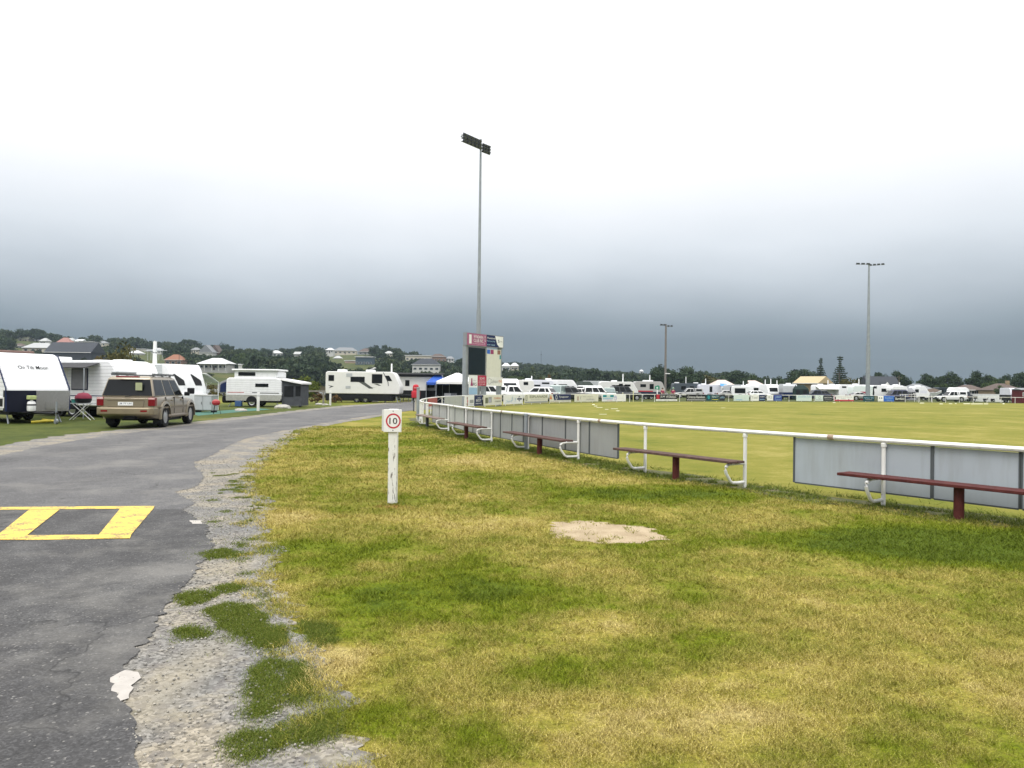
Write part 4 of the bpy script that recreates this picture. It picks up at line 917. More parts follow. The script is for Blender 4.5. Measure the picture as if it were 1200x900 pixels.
house('white house glimpsed through the hill trees above the pop top caravan', 322, 640, 418, 14, 3, 2.4, W_WHITE, R_WHITE, depth=7, wins=3)
house('pale peach house joined beside the blue grey building on the hill', 410, 520, 434, 12, 6.5, .6, mat('peach_wall', (.50, .36, .29), .7), R_MID, 'flat', depth=8, wins=2, storeys=2)
house('blue grey two storey building with a pale roof above the long white caravan', 426.5, 500, 433, 20, 8.2, .6, W_BLUE, R_MID, 'flat', depth=9, wins=5, storeys=2)
house('grey roofed house on the skyline left of the tall dark trees', 404, 690, 415, 26, 3.2, 3, W_CREAM, R_GREY, depth=8, wins=5)
house('small dark roofed house on the skyline right of the grey roof', 428, 680, 416, 16, 3, 3, W_GREY, R_BROWN, depth=8, wins=3)
house('white two storey house with dark hip roof above the black caravan', 499, 430, 441, 32, 6.6, 3.6, W_WHITE, R_DARK, depth=9, wins=5, storeys=2)
house('long cream house with a pale flat roof above the white two storey house', 490, 600, 423, 30, 4.2, .7, W_CREAM, R_MID, 'flat', depth=8, wins=6)
house('brown roofed house at the top right of the houses near the gazebos', 513, 620, 424, 18, 4.2, 2.4, W_BRICK, R_BROWN, depth=8, wins=4)
house('white house at the wood edge right of the scoreboard', 593, 560, 434.5, 10, 3.4, 2.4, W_WHITE, R_WHITE, depth=7, wins=2)
house('small white house with a pale roof just right of the wood edge house', 603, 580, 434, 9, 3.4, 2.4, W_CREAM, R_WHITE, depth=7, wins=2)
house('tiny white house on the far dark ridge', 752, 900, 438, 4, 3, 2, W_WHITE, R_WHITE, depth=6, wins=1)
for px, Y, pb, w_, wl, rf, kd, lb in [(118, 620, 406, 12, W_CREAM, R_GREY, 'hip', 'small grey roofed house behind the olive brown tree'), (62, 560, 409, 12, W_WHITE, R_GREY, 'hip', 'white walled house left of the dull red roof'),
        (20, 540, 410, 14, W_GREY, R_BROWN, 'hip', 'dull brown roofed house low at the far left'), (92, 620, 404, 9, W_CREAM, R_WHITE, 'gable', 'tiny pale roofed house right of the dull red roof'), (183, 560, 415, 12, W_WHITE, R_MID, 'hip', 'pale house just right of the white roof mast'),
        (228, 600, 414, 10, W_CREAM, R_GREY, 'hip', 'cream house in the trees left of the white gabled house'), (386, 640, 414, 10, W_WHITE, R_WHITE, 'hip', 'white house on the skyline above the left end of the long caravan'), (395, 580, 424, 10, W_GREY, R_MID, 'hip', 'grey house in the trees above the long white caravan'),
        (455, 620, 418, 10, W_CREAM, R_MID, 'hip', 'cream house half hidden right of the tall dark trees'), (527, 640, 424, 11, W_WHITE, R_GREY, 'hip', 'white walled house on the skyline above the white gazebo'), (348, 600, 419, 8, W_WHITE, R_MID, 'gable', 'tiny white house in the dark wood above the pop top roof')]:
    house(lb, px, Y, pb, w_*.85, 2.8, 1.9, wl, rf, kd, depth=7, wins=3)
# right hand houses behind the caravan rows
house('brick house with pale pink roof left of the round dark bush', 850, 240, 458.5, 24, 2.7, 2.0, W_BRICK, R_PINK, 'hip', depth=9, wins=3, over=.7)
house('brick house with pale pink roof right of the round dark bush', 886, 245, 458.5, 24, 2.7, 2.0, W_BRICK, R_PINK, 'hip', depth=9, wins=3, over=.7)
house('two storey tan brick house with a sandy tiled roof', 945, 212, 462, 27, 3.7, 1.9, W_TAN, R_TAN, 'gable', depth=6.5, rz=-.92, wins=3, storeys=1, over=.7)
house('steep dark roofed house with a white gable behind the motorhomes', 1038, 225, 463, 34, 2.6, 3.5, W_WHITE, R_DARK, 'gable', depth=8, wins=3, over=.5)
SH = bpy.data.objects[[o.name for o in bpy.data.objects if o.get('label', '').startswith('steep dark')][0]]
for x, w_ in ((-.9, 2.9), (3.3, 1.3)):
    def tri(ww, y0, y1, z0=2.55): k = MB(); h_ = ww*.62; k.add([(x - ww/2, y0, z0), (x + ww/2, y0, z0), (x, y0, z0 + h_), (x - ww/2, y1, z0), (x + ww/2, y1, z0), (x, y1, z0 + h_)], [(0, 1, 2), (3, 5, 4), (0, 2, 5, 3), (1, 4, 5, 2), (0, 3, 4, 1)]); return k
    gd = tri(w_ + .3, -2.6, 3.6, 2.45).build('gable', R_DARK, SH); tri(w_, -2.75, -2.62).build('bargeboard', TRIM, gd); tri(w_*.5, -2.78, -2.752, 2.56).build('gable_panel', W_GREY, gd)
house('low grey roofed house behind the grey tents', 1082, 230, 464, 22, 2.5, 1.6, W_GREY, R_GREY, depth=8, wins=3)
house('low cream house behind the left part of the long white wall', 1143, 225, 466, 24, 2.4, 1.5, W_GREY, R_BROWN, depth=8, wins=4)
house('brown tiled house behind the right end of the long white wall', 1184, 215, 466.5, 30, 2.4, 1.9, W_TAN, R_BROWN, depth=9, wins=4, chim=True)
# far wood --------------------------------------------------------------
def far_wood():
    rng = np.random.default_rng(5); protos = []
    for i in range(7):
        R = (1, rng.uniform(.8, 1.1), rng.uniform(.62, .95)); protos.append(crown_pts(rng, R, 13, 330, .30, .9, cr=.46))
    vs, fs, o = [], [], 0
    def put(x, y, z, r, h):
        nonlocal o
        V, Fq = protos[rng.integers(7)]; a = rng.uniform(0, 6.28); c, s = math.cos(a), math.sin(a)
        W = np.stack([(V[:, 0]*c - V[:, 1]*s)*r + x, (V[:, 0]*s + V[:, 1]*c)*r + y, V[:, 2]*h*.62 + z + h*.45], -1)
        vs.append(W); fs.append(Fq + o); o += len(V)
    n = 0
    for _ in range(16000):
        az = rng.uniform(-60, 960); left = az < 560
        Y = rng.uniform(305, 705) if left else rng.uniform(360, 1060)
        if 540 < az < 600: Y = rng.uniform(400, 900)
        X = (az - 600)/F*Y; z = g1(X, Y)
        pr = 1.0
        if az < 280: pr = .55 if Y > 420 else .30
        elif 386 < az < 545: pr = .8
        if 150 < az < 292 and Y < 352: pr = 0
        if az > 845: pr = .35
        if not left and Y < 650 and az < 845: pr *= .45
        if rng.random() > pr: continue
        r = rng.uniform(3.2, 6.2)*(1.15 if Y > 600 else 1); h = rng.uniform(5.5, 10.5)
        if 560 < az < 850 and Y > 800: h = rng.uniform(5, 11)
        yb = (453.6 + .0118*(az - 600)) - (z - 1.62)/Y*F; yt = yb - h*F/Y
        bad = False
        for (hx, hY, hw_, hb, ht) in HOUSES:
            if abs(az - hx) < hw_ + r*F/Y*.8 and Y < hY + 16 and yt < hb*.62 + ht*.38 and yb > ht: bad = True; break
        if bad: continue
        put(X, Y, z, r, h); n += 1
        if n > 2300: break
    tag(tag(np_obj('distant_wood', np.concatenate(vs), np.concatenate(fs), foliage('distant_wood_foliage', (.010, .023, .011), (.025, .043, .017), (.062, .078, .027), .045)), kind='stuff'),
        'dark evergreen wood covering the hills behind the river and the caravans')
far_wood()
# reeds and scrub on the river bank
n = 9000; y = RNG.uniform(286, 301, n); x = RNG.uniform(-250, -40, n); zz = gz(x, y) - .1; h = RNG.uniform(.5, 1.5, n)
V = np.zeros((n, 3, 3)); V[:, 0] = np.stack([x - .35, y, zz], -1); V[:, 1] = np.stack([x + .35, y, zz], -1); V[:, 2] = np.stack([x + RNG.normal(0, .4, n), y, zz + h], -1)
tag(tag(np_obj('riverbank_reeds', V.reshape(-1, 3), np.arange(3*n).reshape(n, 3), foliage('reed_foliage', (.05, .04, .02), (.09, .075, .035), (.14, .115, .05))), kind='stuff'), 'brown reeds along the far bank of the river')
n = 5000; y = RNG.uniform(97, 106, n); x = RNG.uniform(-80, -18, n); k = vnoise(x, y, .25, 3) > .45; x, y = x[k], y[k]; n = len(x); zz = gz(x, y) - .05; h = RNG.uniform(.2, .9, n)*vnoise(x, y, .5, 5)
V = np.zeros((n, 3, 3)); V[:, 0] = np.stack([x - .12, y, zz], -1); V[:, 1] = np.stack([x + .12, y, zz], -1); V[:, 2] = np.stack([x + RNG.normal(0, .2, n), y, zz + h], -1)
tag(tag(np_obj('near_bank_scrub', V.reshape(-1, 3), np.arange(3*n).reshape(n, 3), F_OLIVE), kind='stuff'), 'low scrub along the near bank of the river behind the campsite')
# named trees -------------------------------------------------------------
T = tree
T('broad dark hilltop tree, left of the two round ones on the far left skyline', 25, 640, 384.5, 20, 'round', F_DARK, 1)
T('round dark hilltop tree, right of the pair on the far left skyline', 43, 645, 384.5, 19, 'round', F_DARK, 2)
T('small lone round tree on the left skyline above the red roof', 73, 660, 395, 10, 'round', F_DARK, 3)
T('large dark tree at the far left edge below the skyline', 4, 470, 391.5, 30, 'spread', F_DARK, 2)
T('olive brown rounded tree behind the caravans left of the roof mast', 133, 118, 398.5, 50, 'bush', F_OLIVE, 4)
T('low rust tinged bush at the foot of the olive brown tree', 118, 112, 417, 22, 'bush', F_RUST, 1)
for px, top, w_, kd, sd, lb in [(146, 401, 14, 'round', 1, 'small dark skyline tree just right of the olive brown tree'), (158, 400, 14, 'round', 2, 'rounded skyline tree above the long pale house'), (172, 402.5, 15, 'round', 3, 'low skyline tree left of the white roof mast'), (187, 401, 14, 'tall', 2, 'upright skyline tree right of the white roof mast'),
        (200, 402, 13, 'spread', 3, 'flat topped skyline tree left of the big dome tree'), (222, 397, 26, 'round', 2, 'big dome shaped skyline tree, tallest left of the bungalow'), (238, 404, 13, 'round', 1, 'small skyline tree right of the dome shaped tree'), (251, 404, 14, 'spread', 1, 'flat skyline tree above the gabled houses'),
        (262, 400.5, 16, 'spread', 2, 'layered skyline tree above the low white bungalow'), (271, 405, 12, 'tall', 1, 'narrow skyline tree right of the layered tree'), (292, 408, 20, 'round', 1, 'broad low skyline tree above the riverbank shed'), (312, 407, 18, 'spread', 3, 'spreading skyline tree above the left of the pop top caravan'),
        (350, 405.5, 24, 'round', 3, 'large rounded skyline tree above the right of the pop top caravan'), (371, 409, 16, 'round', 2, 'rounded skyline tree above the yellow green bush')]:
    T(lb, px, 640, top, w_, kd, F_DARK, sd)
T('bright yellow green bush between the pop top and the long white caravan', 357, 92, 438.5, 38, 'bush', F_BRIGHT, 2, 'bush', 'bush')
T('dark green hedge tree on the riverbank behind the white folding caravan', 243, 330, 437, 16, 'bush', F_DARK, 3, 'bush', 'bush')
T('mid green round tree right of the low white bungalow', 283, 372, 413, 24, 'round', F_MID, 2)
T('lighter green bushy tree above the riverbank shed', 306, 362, 420, 28, 'round', F_MID, 1)
T('tall dark tree with a pointed top above the blue grey building', 438.5, 560, 407, 14, 'tall', F_DARK, 1)
T('broad dark tree right of the pointed tree on the hill', 446, 540, 410.5, 16, 'round', F_DARK, 3)
T('dark squarish tree on the skyline left of the white two storey house', 466, 520, 411, 15, 'tall', F_DARK, 3)
T('small pointed conifer above the long cream house', 489, 620, 416, 4, 'norfolk', F_DARK, 1, 'conifer', 'conifer')
T('yellowish tree between the white house and the blue gazebo', 512, 200, 436, 18, 'round', F_OLIVE, 1)
T('dark tree above the white gazebo left of the scoreboard', 541, 480, 419, 22, 'round', F_DARK, 2)
T('rust orange tree on the wood edge right of the scoreboard', 643, 240, 436.5, 11, 'bush', F_RUST, 2)
T('olive green tree left of the rust orange tree', 634, 240, 440, 11, 'bush', F_OLIVE, 2)
T('low mid green trees edge clump beside the wood edge houses', 606, 300, 440, 26, 'spread', F_MID, 1)
T('large dark grove tree behind the timber floodlight pole, left half', 776, 260, 426.5, 30, 'round', F_DARK, 1)
T('large dark grove tree behind the timber floodlight pole, right half', 802, 265, 428, 42, 'round', F_DARK, 4)
T('lower olive tree right of the grove behind the timber pole', 828, 270, 438, 26, 'round', F_OLIVE, 3)
T('wide dark green tree above the pink roofed houses, left one', 861, 300, 433, 34, 'round', F_DARK, 2)
T('wide mid green tree above the pink roofed houses, right one', 880, 300, 437, 24, 'round', F_MID, 1)
T('round dark bush between the two pink roofed houses', 869, 222, 442.5, 20, 'bush', F_DARK, 1, 'bush', 'bush')
T('low dark tree left of the yellow tinged tree', 904, 300, 442, 16, 'round', F_DARK, 3)
T('yellow tinged green tree left of the sandy roofed house', 916, 260, 443, 12, 'bush', F_MID, 3)
T('leaning layered tree left of the two conifers', 941, 290, 431.5, 34, 'spread', F_DARK, 1)
T('dark tree left behind the sandy roofed house', 927, 255, 440, 20, 'round', F_DARK, 4)
T('tall conifer with a thin spire top behind the sandy roof', 962, 270, 419.5, 19, 'norfolk', F_DARK, 1, 'conifer', 'conifer')
T('tall conifer with a tufted round top right of the spire conifer', 984.5, 265, 417.5, 21, 'norfolk', F_DARK, 2, 'conifer', 'conifer')
T('olive bush behind the awning caravan below the conifers', 993, 200, 442, 26, 'bush', F_OLIVE, 1, 'bush', 'bush')
T('round dark tree left of the tall right floodlight pole', 1014, 240, 437.5, 20, 'round', F_DARK, 1)
T('small round tree above the left slope of the steep dark roof', 1029, 290, 435, 12, 'round', F_DARK, 2)
T('flat dark tree above the middle of the steep dark roof', 1039, 295, 437.5, 14, 'spread', F_DARK, 2)
T('big round dark tree above the right end of the steep dark roof', 1055, 255, 433.5, 24, 'round', F_DARK, 4)
T('rounded dark tree above the grey tents', 1088, 250, 437, 24, 'round', F_DARK, 3)
T('dark bush before the brown tiled house', 1173, 200, 450, 14, 'bush', F_MID, 2, 'bush', 'bush')
T('large dark green tree above the white ute', 1112, 245, 434.5, 26, 'round', F_DARK, 1)
T('lighter green low tree behind the white ute', 1105, 225, 448, 20, 'bush', F_MID, 2)
T('small low tree right of the large tree above the white ute', 1124, 255, 446, 14, 'round', F_DARK, 2)
T('largest round dark tree, above the long white wall', 1147, 250, 433.5, 26, 'round', F_DARK, 4)
T('green dense bush behind the middle of the long white wall', 1162, 225, 446, 20, 'bush', F_MID, 1, 'bush', 'bush')
T('round tree above the brown tiled house on the right', 1178, 270, 437.5, 16, 'round', F_DARK, 3)
T('pale spindly tree between the two big right hand trees', 1167, 265, 440, 16, 'spread', F_MID, 3)
T('dark tree at the right edge of the picture behind the maroon shed', 1197, 255, 435, 26, 'round', F_DARK, 2)
# radio mast on the far ridge and timber power poles
q = dep(634, 432, 950); t = thing('radio_mast', 'thin lattice radio mast on the far dark ridge', 'mast', (q.x, 950, g1(q.x, 950)))
MB().tube([(0, 0, 0), (0, 0, 26)], [.35, .18], 5).build('mast', DGREY, t); MB().bb(-.9, .9, -.1, .1, 21, 21.6).build('crossarm', DGREY, t)
for px, top, Y, lb in [(983.5, 436, 235, 'timber power pole behind the awning caravan'), (1053.5, 440, 215, 'thin power pole beside the steep dark roof'), (210, 414, 400, 'thin pole above the terracotta roof'), (472.5, 417, 480, 'pale pole among the trees above the black caravan')]:
    q = dep(px, top, Y); z0 = g1(q.x, Y); t = thing('power_pole', lb, 'pole', (q.x, Y, z0)); h = q.z - z0
    MB().tube([(0, 0, -.5), (0, 0, h)], [.16, .11], 6).build('pole', BARK, t); MB().bb(-.9, .9, -.06, .06, h - .7, h - .55).build('crossarm', BARK, t)
# ------------------------------------------------------------------ caravans
def wheel(parent, x, y, z, r, w_, hub=None, side=1):
    t = MB().lathe([(r*.62, -w_/2), (r*.93, -w_/2), (r, -w_*.34), (r, w_*.34), (r*.93, w_/2), (r*.62, w_/2), (r*.60, 0), (r*.62, -w_/2)], (x, y, z), 'Y', 18, False).build('wheel', RUBBER, parent, smooth=True)
    s = side; hb = MB(); y0 = y + s*(w_/2 - .03)
    hb.lathe([(r*.60, y0 - .02*s - y), (r*.64, y0 + .02*s - y), (r*.52, y0 + .005*s - y), (r*.30, y0 + .03*s - y), (r*.12, y0 + .04*s - y), (.001, y0 + .04*s - y)], (x, y, z), 'Y', 14)
    hb.build('rim', hub or CHROME, t, smooth=True)
    return t
def sidewin(parent, x0, x1, y, z0, z1, s, glass=GLASS, frame=BLACK, name='window'):
    f = MB().bb(x0, x1, y - s*.004, y + s*.022, z0, z1).build(name, frame, parent, bevel=.012)
    i = .045 if frame is BLACK else .05
    MB().bb(x0 + i, x1 - i, y + s*.0225, y + s*.027, z0 + i, z1 - i).build('pane', glass, f); return f
def caravan(label, px, Y, L, H=2.65, rz=0, body=CLAD, W=2.35, base=.52, slope=.75, noseh=.85, rear=.12, skirt=None, skirth=.35, wins=(), doors=(), tandem=True, hatch=(0,), stripes=(), grp='touring caravans on the campsite', pbase=None,
            mast=None, frontwin=None, box=True, name='caravan', cat='caravan', poptop=False, x=None, fdiv=0, legs=True, ground=None, awnroll=0, bodyfront=None, roof=None):
    """local +x is the towing end; built round the middle of the floor"""
    if x is None: x = (px - 600)/F*Y
    t = thing(name, label, cat, (x, Y, g1(x, Y) if ground is None else ground), rz, grp)
    a, b_ = -L/2, L/2
    prof = [(a + rear*1.6, base), (a, base + .32), (a + rear*.3, H - .32), (a + rear, H - .10), (a + rear + .18, H), (b_ - slope - .30, H), (b_ - slope - .06, H - .07), (b_ - slope + .10, H - .26), (b_ - .03, base + noseh + .05), (b_, base + noseh - .06), (b_ - .05, base + .1), (b_ - .14, base)]
    sh = body
    MB().prism(prof, -W/2, W/2).build('body', body, t, bevel=.05)
    if bodyfront:     # smooth nose panel laid over the ribbed front
        q = [(b_ - slope - .30, H + .004), (b_ - slope - .06, H - .064), (b_ - slope + .106, H - .255), (b_ - .022, base + noseh + .05), (b_ + .006, base + noseh - .06)]
        mk = MB(); n = len(q); y = W/2 - .06
        mk.add([(u, -y, v) for u, v in q] + [(u, y, v) for u, v in q], [(i, i + 1, n + i + 1, n + i) for i in range(n - 1)]); mk.build('nose_panel', bodyfront, t)
    if skirt: 
        sp_ = [(a + .015, base - .02), (a - .012, base + skirth), (b_ + .012, base + skirth), (b_ - .10, base - .02)]
        MB().prism(sp_, -W/2 - .012, W/2 + .012).build('skirt', skirt, t)
    MB().bb(a + .3, b_ - .2, -W/2 + .2, W/2 - .2, base - .16, base - .015).build('chassis', BLACK, t)
    for s in (-1, 1):
        for k, (x0, x1, z0, z1) in enumerate(wins): sidewin(t, x0*L/2, x1*L/2, s*W/2, z0, z1, s)
        for (x0, z1) in doors:
            d = MB().bb(x0*L/2, x0*L/2 + .66, s*W/2 - .004, s*W/2 + .016, base + .06, z1).build('door', body if body not in (CLAD, CLADG) else OFFW, t, bevel=.02)
            MB().bb(x0*L/2 + .13, x0*L/2 + .53, s*W/2 + .0165, s*W/2 + .024, z1 - .85, z1 - .12).build('door_window', GLASS, d)
        for (x0, x1, z0, z1, m_) in stripes: MB().bb(x0*L/2, x1*L/2, s*(W/2 + .002), s*(W/2 + .007), z0, z1).build('stripe', m_, t)
        for xw in ((-.42, .40) if tandem else (0,)): 
            wheel(t, xw - .15, s*(W/2 - .14), .34, .34, .2, CHROME, s)
        ar = [(-.15 + (.40 if not tandem else .82)*math.cos(u), .36 + (.42 if not tandem else .46)*math.sin(u)) for u in np.linspace(0, PI, 11)]
        MB().prism(ar, s*(W/2 - .002), s*(W/2 + .016)).build('wheel_arch', BLACK, t)
        if awnroll: MB().cyl((a + .5, s*(W/2 + .06), H - .16), (a + .5 + awnroll, s*(W/2 + .06), H - .16), .06, None, 8).build('rolled_awning', PGREY, t, smooth=True)
    mk = MB()
    for s in (-1, 1): mk.tube([(b_ - .5, s*.75, base - .08), (b_ + 1.25, s*.06, base - .08)], .05, 4)
    mk.build('drawbar', BLACK, t)
    mk = MB().cyl((b_ + .95, .16, .12), (b_ + .95, .16, base + .35), .035, None, 8); mk.lathe([(.1, -.04), (.1, .04)], (b_ + .95, .16, .1), 'Y', 12); mk.build('jockey_wheel', GALV, t)
    if legs:
        for sx_ in (a + .35, b_ - .45):
            for s in (-1, 1): MB().tube([(sx_, s*(W/2 - .25), base - .1), (sx_ + (.22 if sx_ > 0 else -.22), s*(W/2 - .2), .0)], .03, 5).build('corner_leg', GALV, t)
    if box: MB().bb(b_ - .1, b_ + .42, -W*.40, W*.40, base - .03, base + .48).build('front_box', CHECK if box is True else box, t, bevel=.02)
    for hx in hatch: MB().bb(hx*L/2 - .42, hx*L/2 + .42, -.36, .36, H - .02, H + .20).build('roof_unit', WHITE, t, bevel=.06)
    if poptop:
        MB().bb(a + .55, b_ - slope - .35, -W/2 + .12, W/2 - .12, H, H + .50).build('canvas', WHITE, t)
        MB().bb(a + .38, b_ - slope - .12, -W/2 - .02, W/2 + .02, H + .50, H + .62).build('pop_up_roof', WHITE, t, bevel=.04)
    if mast is not None:
        mx, mh = mast; mk = MB(); mk.cyl((mx*L/2, .3, H - .02), (mx*L/2, .3, H + mh), .085, .075, 8).build('roof_mast', WHITE, t, smooth=True)
    if frontwin:
        z0, z1 = frontwin; zt_, zb_ = H - .26, base + noseh + .05; xt, xb = b_ - slope + .10, b_ - .03
        fx = lambda z: xb + (xt - xb)*(z - zb_)/(zt_ - zb_)
        mk = MB(); mk.add([(fx(z0) + .018, -W*.34, z0), (fx(z0) + .018, W*.34, z0), (fx(z1) + .018, W*.34, z1), (fx(z1) + .018, -W*.34, z1), (fx(z0) - .02, -W*.34, z0), (fx(z0) - .02, W*.34, z0), (fx(z1) - .02, W*.34, z1), (fx(z1) - .02, -W*.34, z1)],
                         [(0, 1, 2, 3), (7, 6, 5, 4), (0, 4, 5, 1), (1, 5, 6, 2), (2, 6, 7, 3), (3, 7, 4, 0)]).build('front_window', GLASS, t)
    t['L'] = L; t['W'] = W; t['H'] = H
    return t
def canopy(t, x0, x1, y0, y1, z0, z1, m_, name='awning', pole=GALV, gz_=0):
    """sloping sheet from the wall line (y0,z0) out to (y1,z1) with two poles"""
    mk = MB(); th = .03
    mk.add([(x0, y0, z0), (x1, y0, z0), (x1, y1, z1), (x0, y1, z1), (x0, y0, z0 - th), (x1, y0, z0 - th), (x1, y1, z1 - th), (x0, y1, z1 - th)], [(0, 1, 2, 3), (7, 6, 5, 4), (0, 4, 5, 1), (1, 5, 6, 2), (2, 6, 7, 3), (3, 7, 4, 0)])
    a = mk.build(name, m_, t)
    for x in (x0 + .08, x1 - .08): MB().cyl((x, y1, gz_), (x, y1, z1 - .035), .028, None, 6).build('awning_pole', pole, a)
    return a
HEAD = math.atan2(-.52, .86)
CLADF = mat('faintly_ribbed_front', (.78, .79, .81), .35, var=.03, ribs=.155, ribdark=.88)
# -- first caravan, front turned towards the road
LCARA = caravan('white ribbed caravan with a gas bottle and checker plate front, at the far left edge', 0, 34.0, 6.2, 2.72, HEAD, CLAD, slope=.85, noseh=.80, x=-21.9, base=.50, rear=.1, wins=((-.1, .25, 1.5, 2.1),), stripes=((-.9, .84, 1.42, 1.47, NAVY),), box=False, bodyfront=CLADF, hatch=(), grp='touring caravans on the campsite')
LCARA.location.x, LCARA.location.y = -21.0, 31.4
t = LCARA; L = 6.2; W = 2.35
for s in (-1, 1):
    e = [(L/2 - .85 - .5, 2.70), (L/2 - .91, 2.66), (L/2 - .75, 2.46), (L/2 - .02, 1.35), (L/2 + .02, .50)]
    MB().tube([(u, s*(W/2 + .006), v) for u, v in e], .026, 6).build('edge_trim', NAVY, t)
    k = MB().bb(L/2 - 1.35, L/2 - .12, s*W/2, s*(W/2 + .02), .60, 1.02).build('storage_hatch', OFFW, t); MB().bb(L/2 - 1.28, L/2 - .2, s*(W/2 + .0205), s*(W/2 + .026), .66, .96).build('hatch_cover', BLACK, k)
MB().bb(L/2 - .2, L/2 + .012, -W/2 - .01, -.10, .46, 1.27).build('dark_panel', mat('black_blue_panel', (.012, .014, .028), .4), t)
MB().bb(L/2 - .2, L/2 + .016, -.10, W/2 + .01, .46, 1.27).build('checker_plate', CHECK, t)
MB().bb(L/2 + .017, L/2 + .05, .25, W/2 - .12, .55, .85).build('locker_door', CHECK, t)
g = MB().lathe([(.02, .02), (.14, .03), (.155, .08), (.155, .30), (.13, .38), (.05, .42), (.05, .46)], (L/2 + .30, -.42, .46), 'Z', 14).build('gas_bottle', WHITE, t, smooth=True)
MB().lathe([(.157, 0), (.159, .005), (.159, .05), (.157, .055)], (L/2 + .30, -.42, .70), 'Z', 14).build('band', BLACK, g); MB().bb(L/2 + .18, L/2 + .42, -.55, -.29, .93, 1.08).build('tap_cover', mat('pale_lime_cover', (.45, .52, .22), .6), g, bevel=.02)
MB().tube([(L/2 + .15, -.35, .06), (L/2 + .35, .1, .10), (L/2 + .1, .45, .08), (L/2 - .1, .2, .12), (L/2 + .3, .55, .07)], .055, 6).build('hose', mat('yellow_hose', (.55, .45, .03), .5), t)
MB().bb(-L/2 + .7, L/2 - 1.5, -.8, .6, 2.72, 2.84).build('roof_pad', mat('brown_roof_pad', (.16, .10, .085), .8), t, bevel=.05)
MB().bb(-2.4, -1.6, -.3, .5, 2.75, 3.1).build('roof_unit', WHITE, t, bevel=.08)
k = text('On Tilt Moon', -.5, .62, 0, .17, INK['black'], t, 0); sl_ = math.atan2(2.46 - 1.35, -.75 + .02)
k.rotation_euler = (0, 0, 0)
sv = Vector((-.73, 0, 1.11)).normalized(); k.matrix_local = Matrix(((0, sv.z, sv.x, L/2 - .55 + .075), (1, 0, 0, -.02), (0, -sv.x, sv.z, 2.10), (0, 0, 0, 1)))
# -- second caravan with awning
C2 = caravan('white ribbed caravan with its awning out, between the first caravan and the gold wagon', 0, 38, 6.3, 2.62, math.atan2(-.33, .94), CLAD, slope=.55, noseh=.95, x=-21.6, wins=((-.80, -.48, 1.35, 2.15),), doors=((-.2, 2.3),), bodyfront=WHITE, box=WHITE, stripes=((-.9, .9, .98, 1.02, NAVY),), hatch=(-.6,), mast=None)
C2.location.x, C2.location.y = -20.15, 36.6
w_ = sidewin(C2, .25, 1.25, -1.175, 1.25, 2.25, -1, mat('flyscreen', (.20, .20, .22), .6), mat('navy_frame', (.015, .018, .05), .4))
canopy(C2, -1.6, 1.95, -1.2, -1.95, 2.50, 2.28, mat('dark_awning_fabric', (.055, .055, .06), .8))
# -- third: roof showing behind the wagon
C3 = caravan('white caravan with a smooth front and roof box, behind the gold wagon', 0, 43, 5.6, 2.68, HEAD, WHITE, slope=.6, noseh=1.0, x=-21.4, box=WHITE, wins=((-.6, .1, 1.4, 2.0),), hatch=(.35, -.35)); C3.location.x, C3.location.y = -22.4, 43.0
k = text('Regent', -.25, .25, 0, .10, INK['navy'], C3, 0); k.matrix_local = Matrix(((0, .91, -.41, 2.8 - .36 + .03), (1, 0, 0, 0), (0, .41, .91, 2.15), (0, 0, 0, 1)))
# -- fourth: grey side and white folding nose with black triangular windows
C4 = caravan('grey sided caravan with white nose and black triangular windows, right of the gold wagon', 0, 46, 5.4, 2.72, math.atan2(-.45, .89), CLADG, slope=.62, noseh=.75, x=-19.6, bodyfront=WHITE, box=WHITE, hatch=()); C4.location.x, C4.location.y = -21.45, 46.6
t = C4; L = 5.4
MB().prism([(1.75, 2.73), (2.08, 2.73), (2.30, 2.45), (2.78, 1.2), (2.74, .52), (1.9, .52)], -1.19, 1.19).build('nose_shell', WHITE, t, bevel=.04)
sv = Vector((-.48, 0, 1.25)).normalized(); Mx = Matrix(((0, sv.x, sv.z, 2.545 + .01), (1, 0, 0, 0), (0, sv.z, -sv.x, 1.81), (0, 0, 0, 1)))
for y0, y1 in ((-.92, -.30), (.30, .92)):
    pts_ = [(y0 - .02, .36, .0), (y0 + .05, .38, 0), (y1 - .03, .0, 0), (y1, -.06, 0), (y1, -.34, 0), (y0 + .16, -.34, 0)]
    MB().add([Mx @ Vector((p[0], p[1], .012)) for p in pts_] + [Mx @ Vector((p[0], p[1], -.02)) for p in pts_], [tuple(range(6)), tuple(range(11, 5, -1))] + [(i, (i+1) % 6, 6 + (i+1) % 6, 6 + i) for i in range(6)]).build('window', BLACK, t)
k = text('Escape', -.5, .35, 0, .10, INK['grey'], t, 0); k.matrix_local = Matrix(((0, sv.x, sv.z, 2.70 + .02), (1, 0, 0, .05), (0, sv.z, -sv.x, 1.32), (0, 0, 0, 1)))
MB().bb(2.775, 2.80, -.35, .25, .62, .92).build('vent', CHECK, t)
k = canopy(t, 1.5, 2.7, 1.2, 2.2, 2.25, 1.70, WTARP, 'end_awning', WHITE); MB().tube([(1.9, 1.2, 2.35), (2.0, 2.4, 1.75), (1.95, 1.25, 1.15)], .025, 5).build('awning_arm', WHITE, k)
MB().cyl((-.35, 0, 2.70), (-.35, 0, 3.42), .13, .12, 10).build('roof_mast', WHITE, t, smooth=True); MB().cyl((-.35, 0, 3.48), (-.35, 0, 4.15), .115, .10, 10).build('roof_mast', WHITE, t, smooth=True)
mk = MB(); mk.cyl((-.35, 0, 3.35), (-.35, 0, 4.2), .03, None, 5)
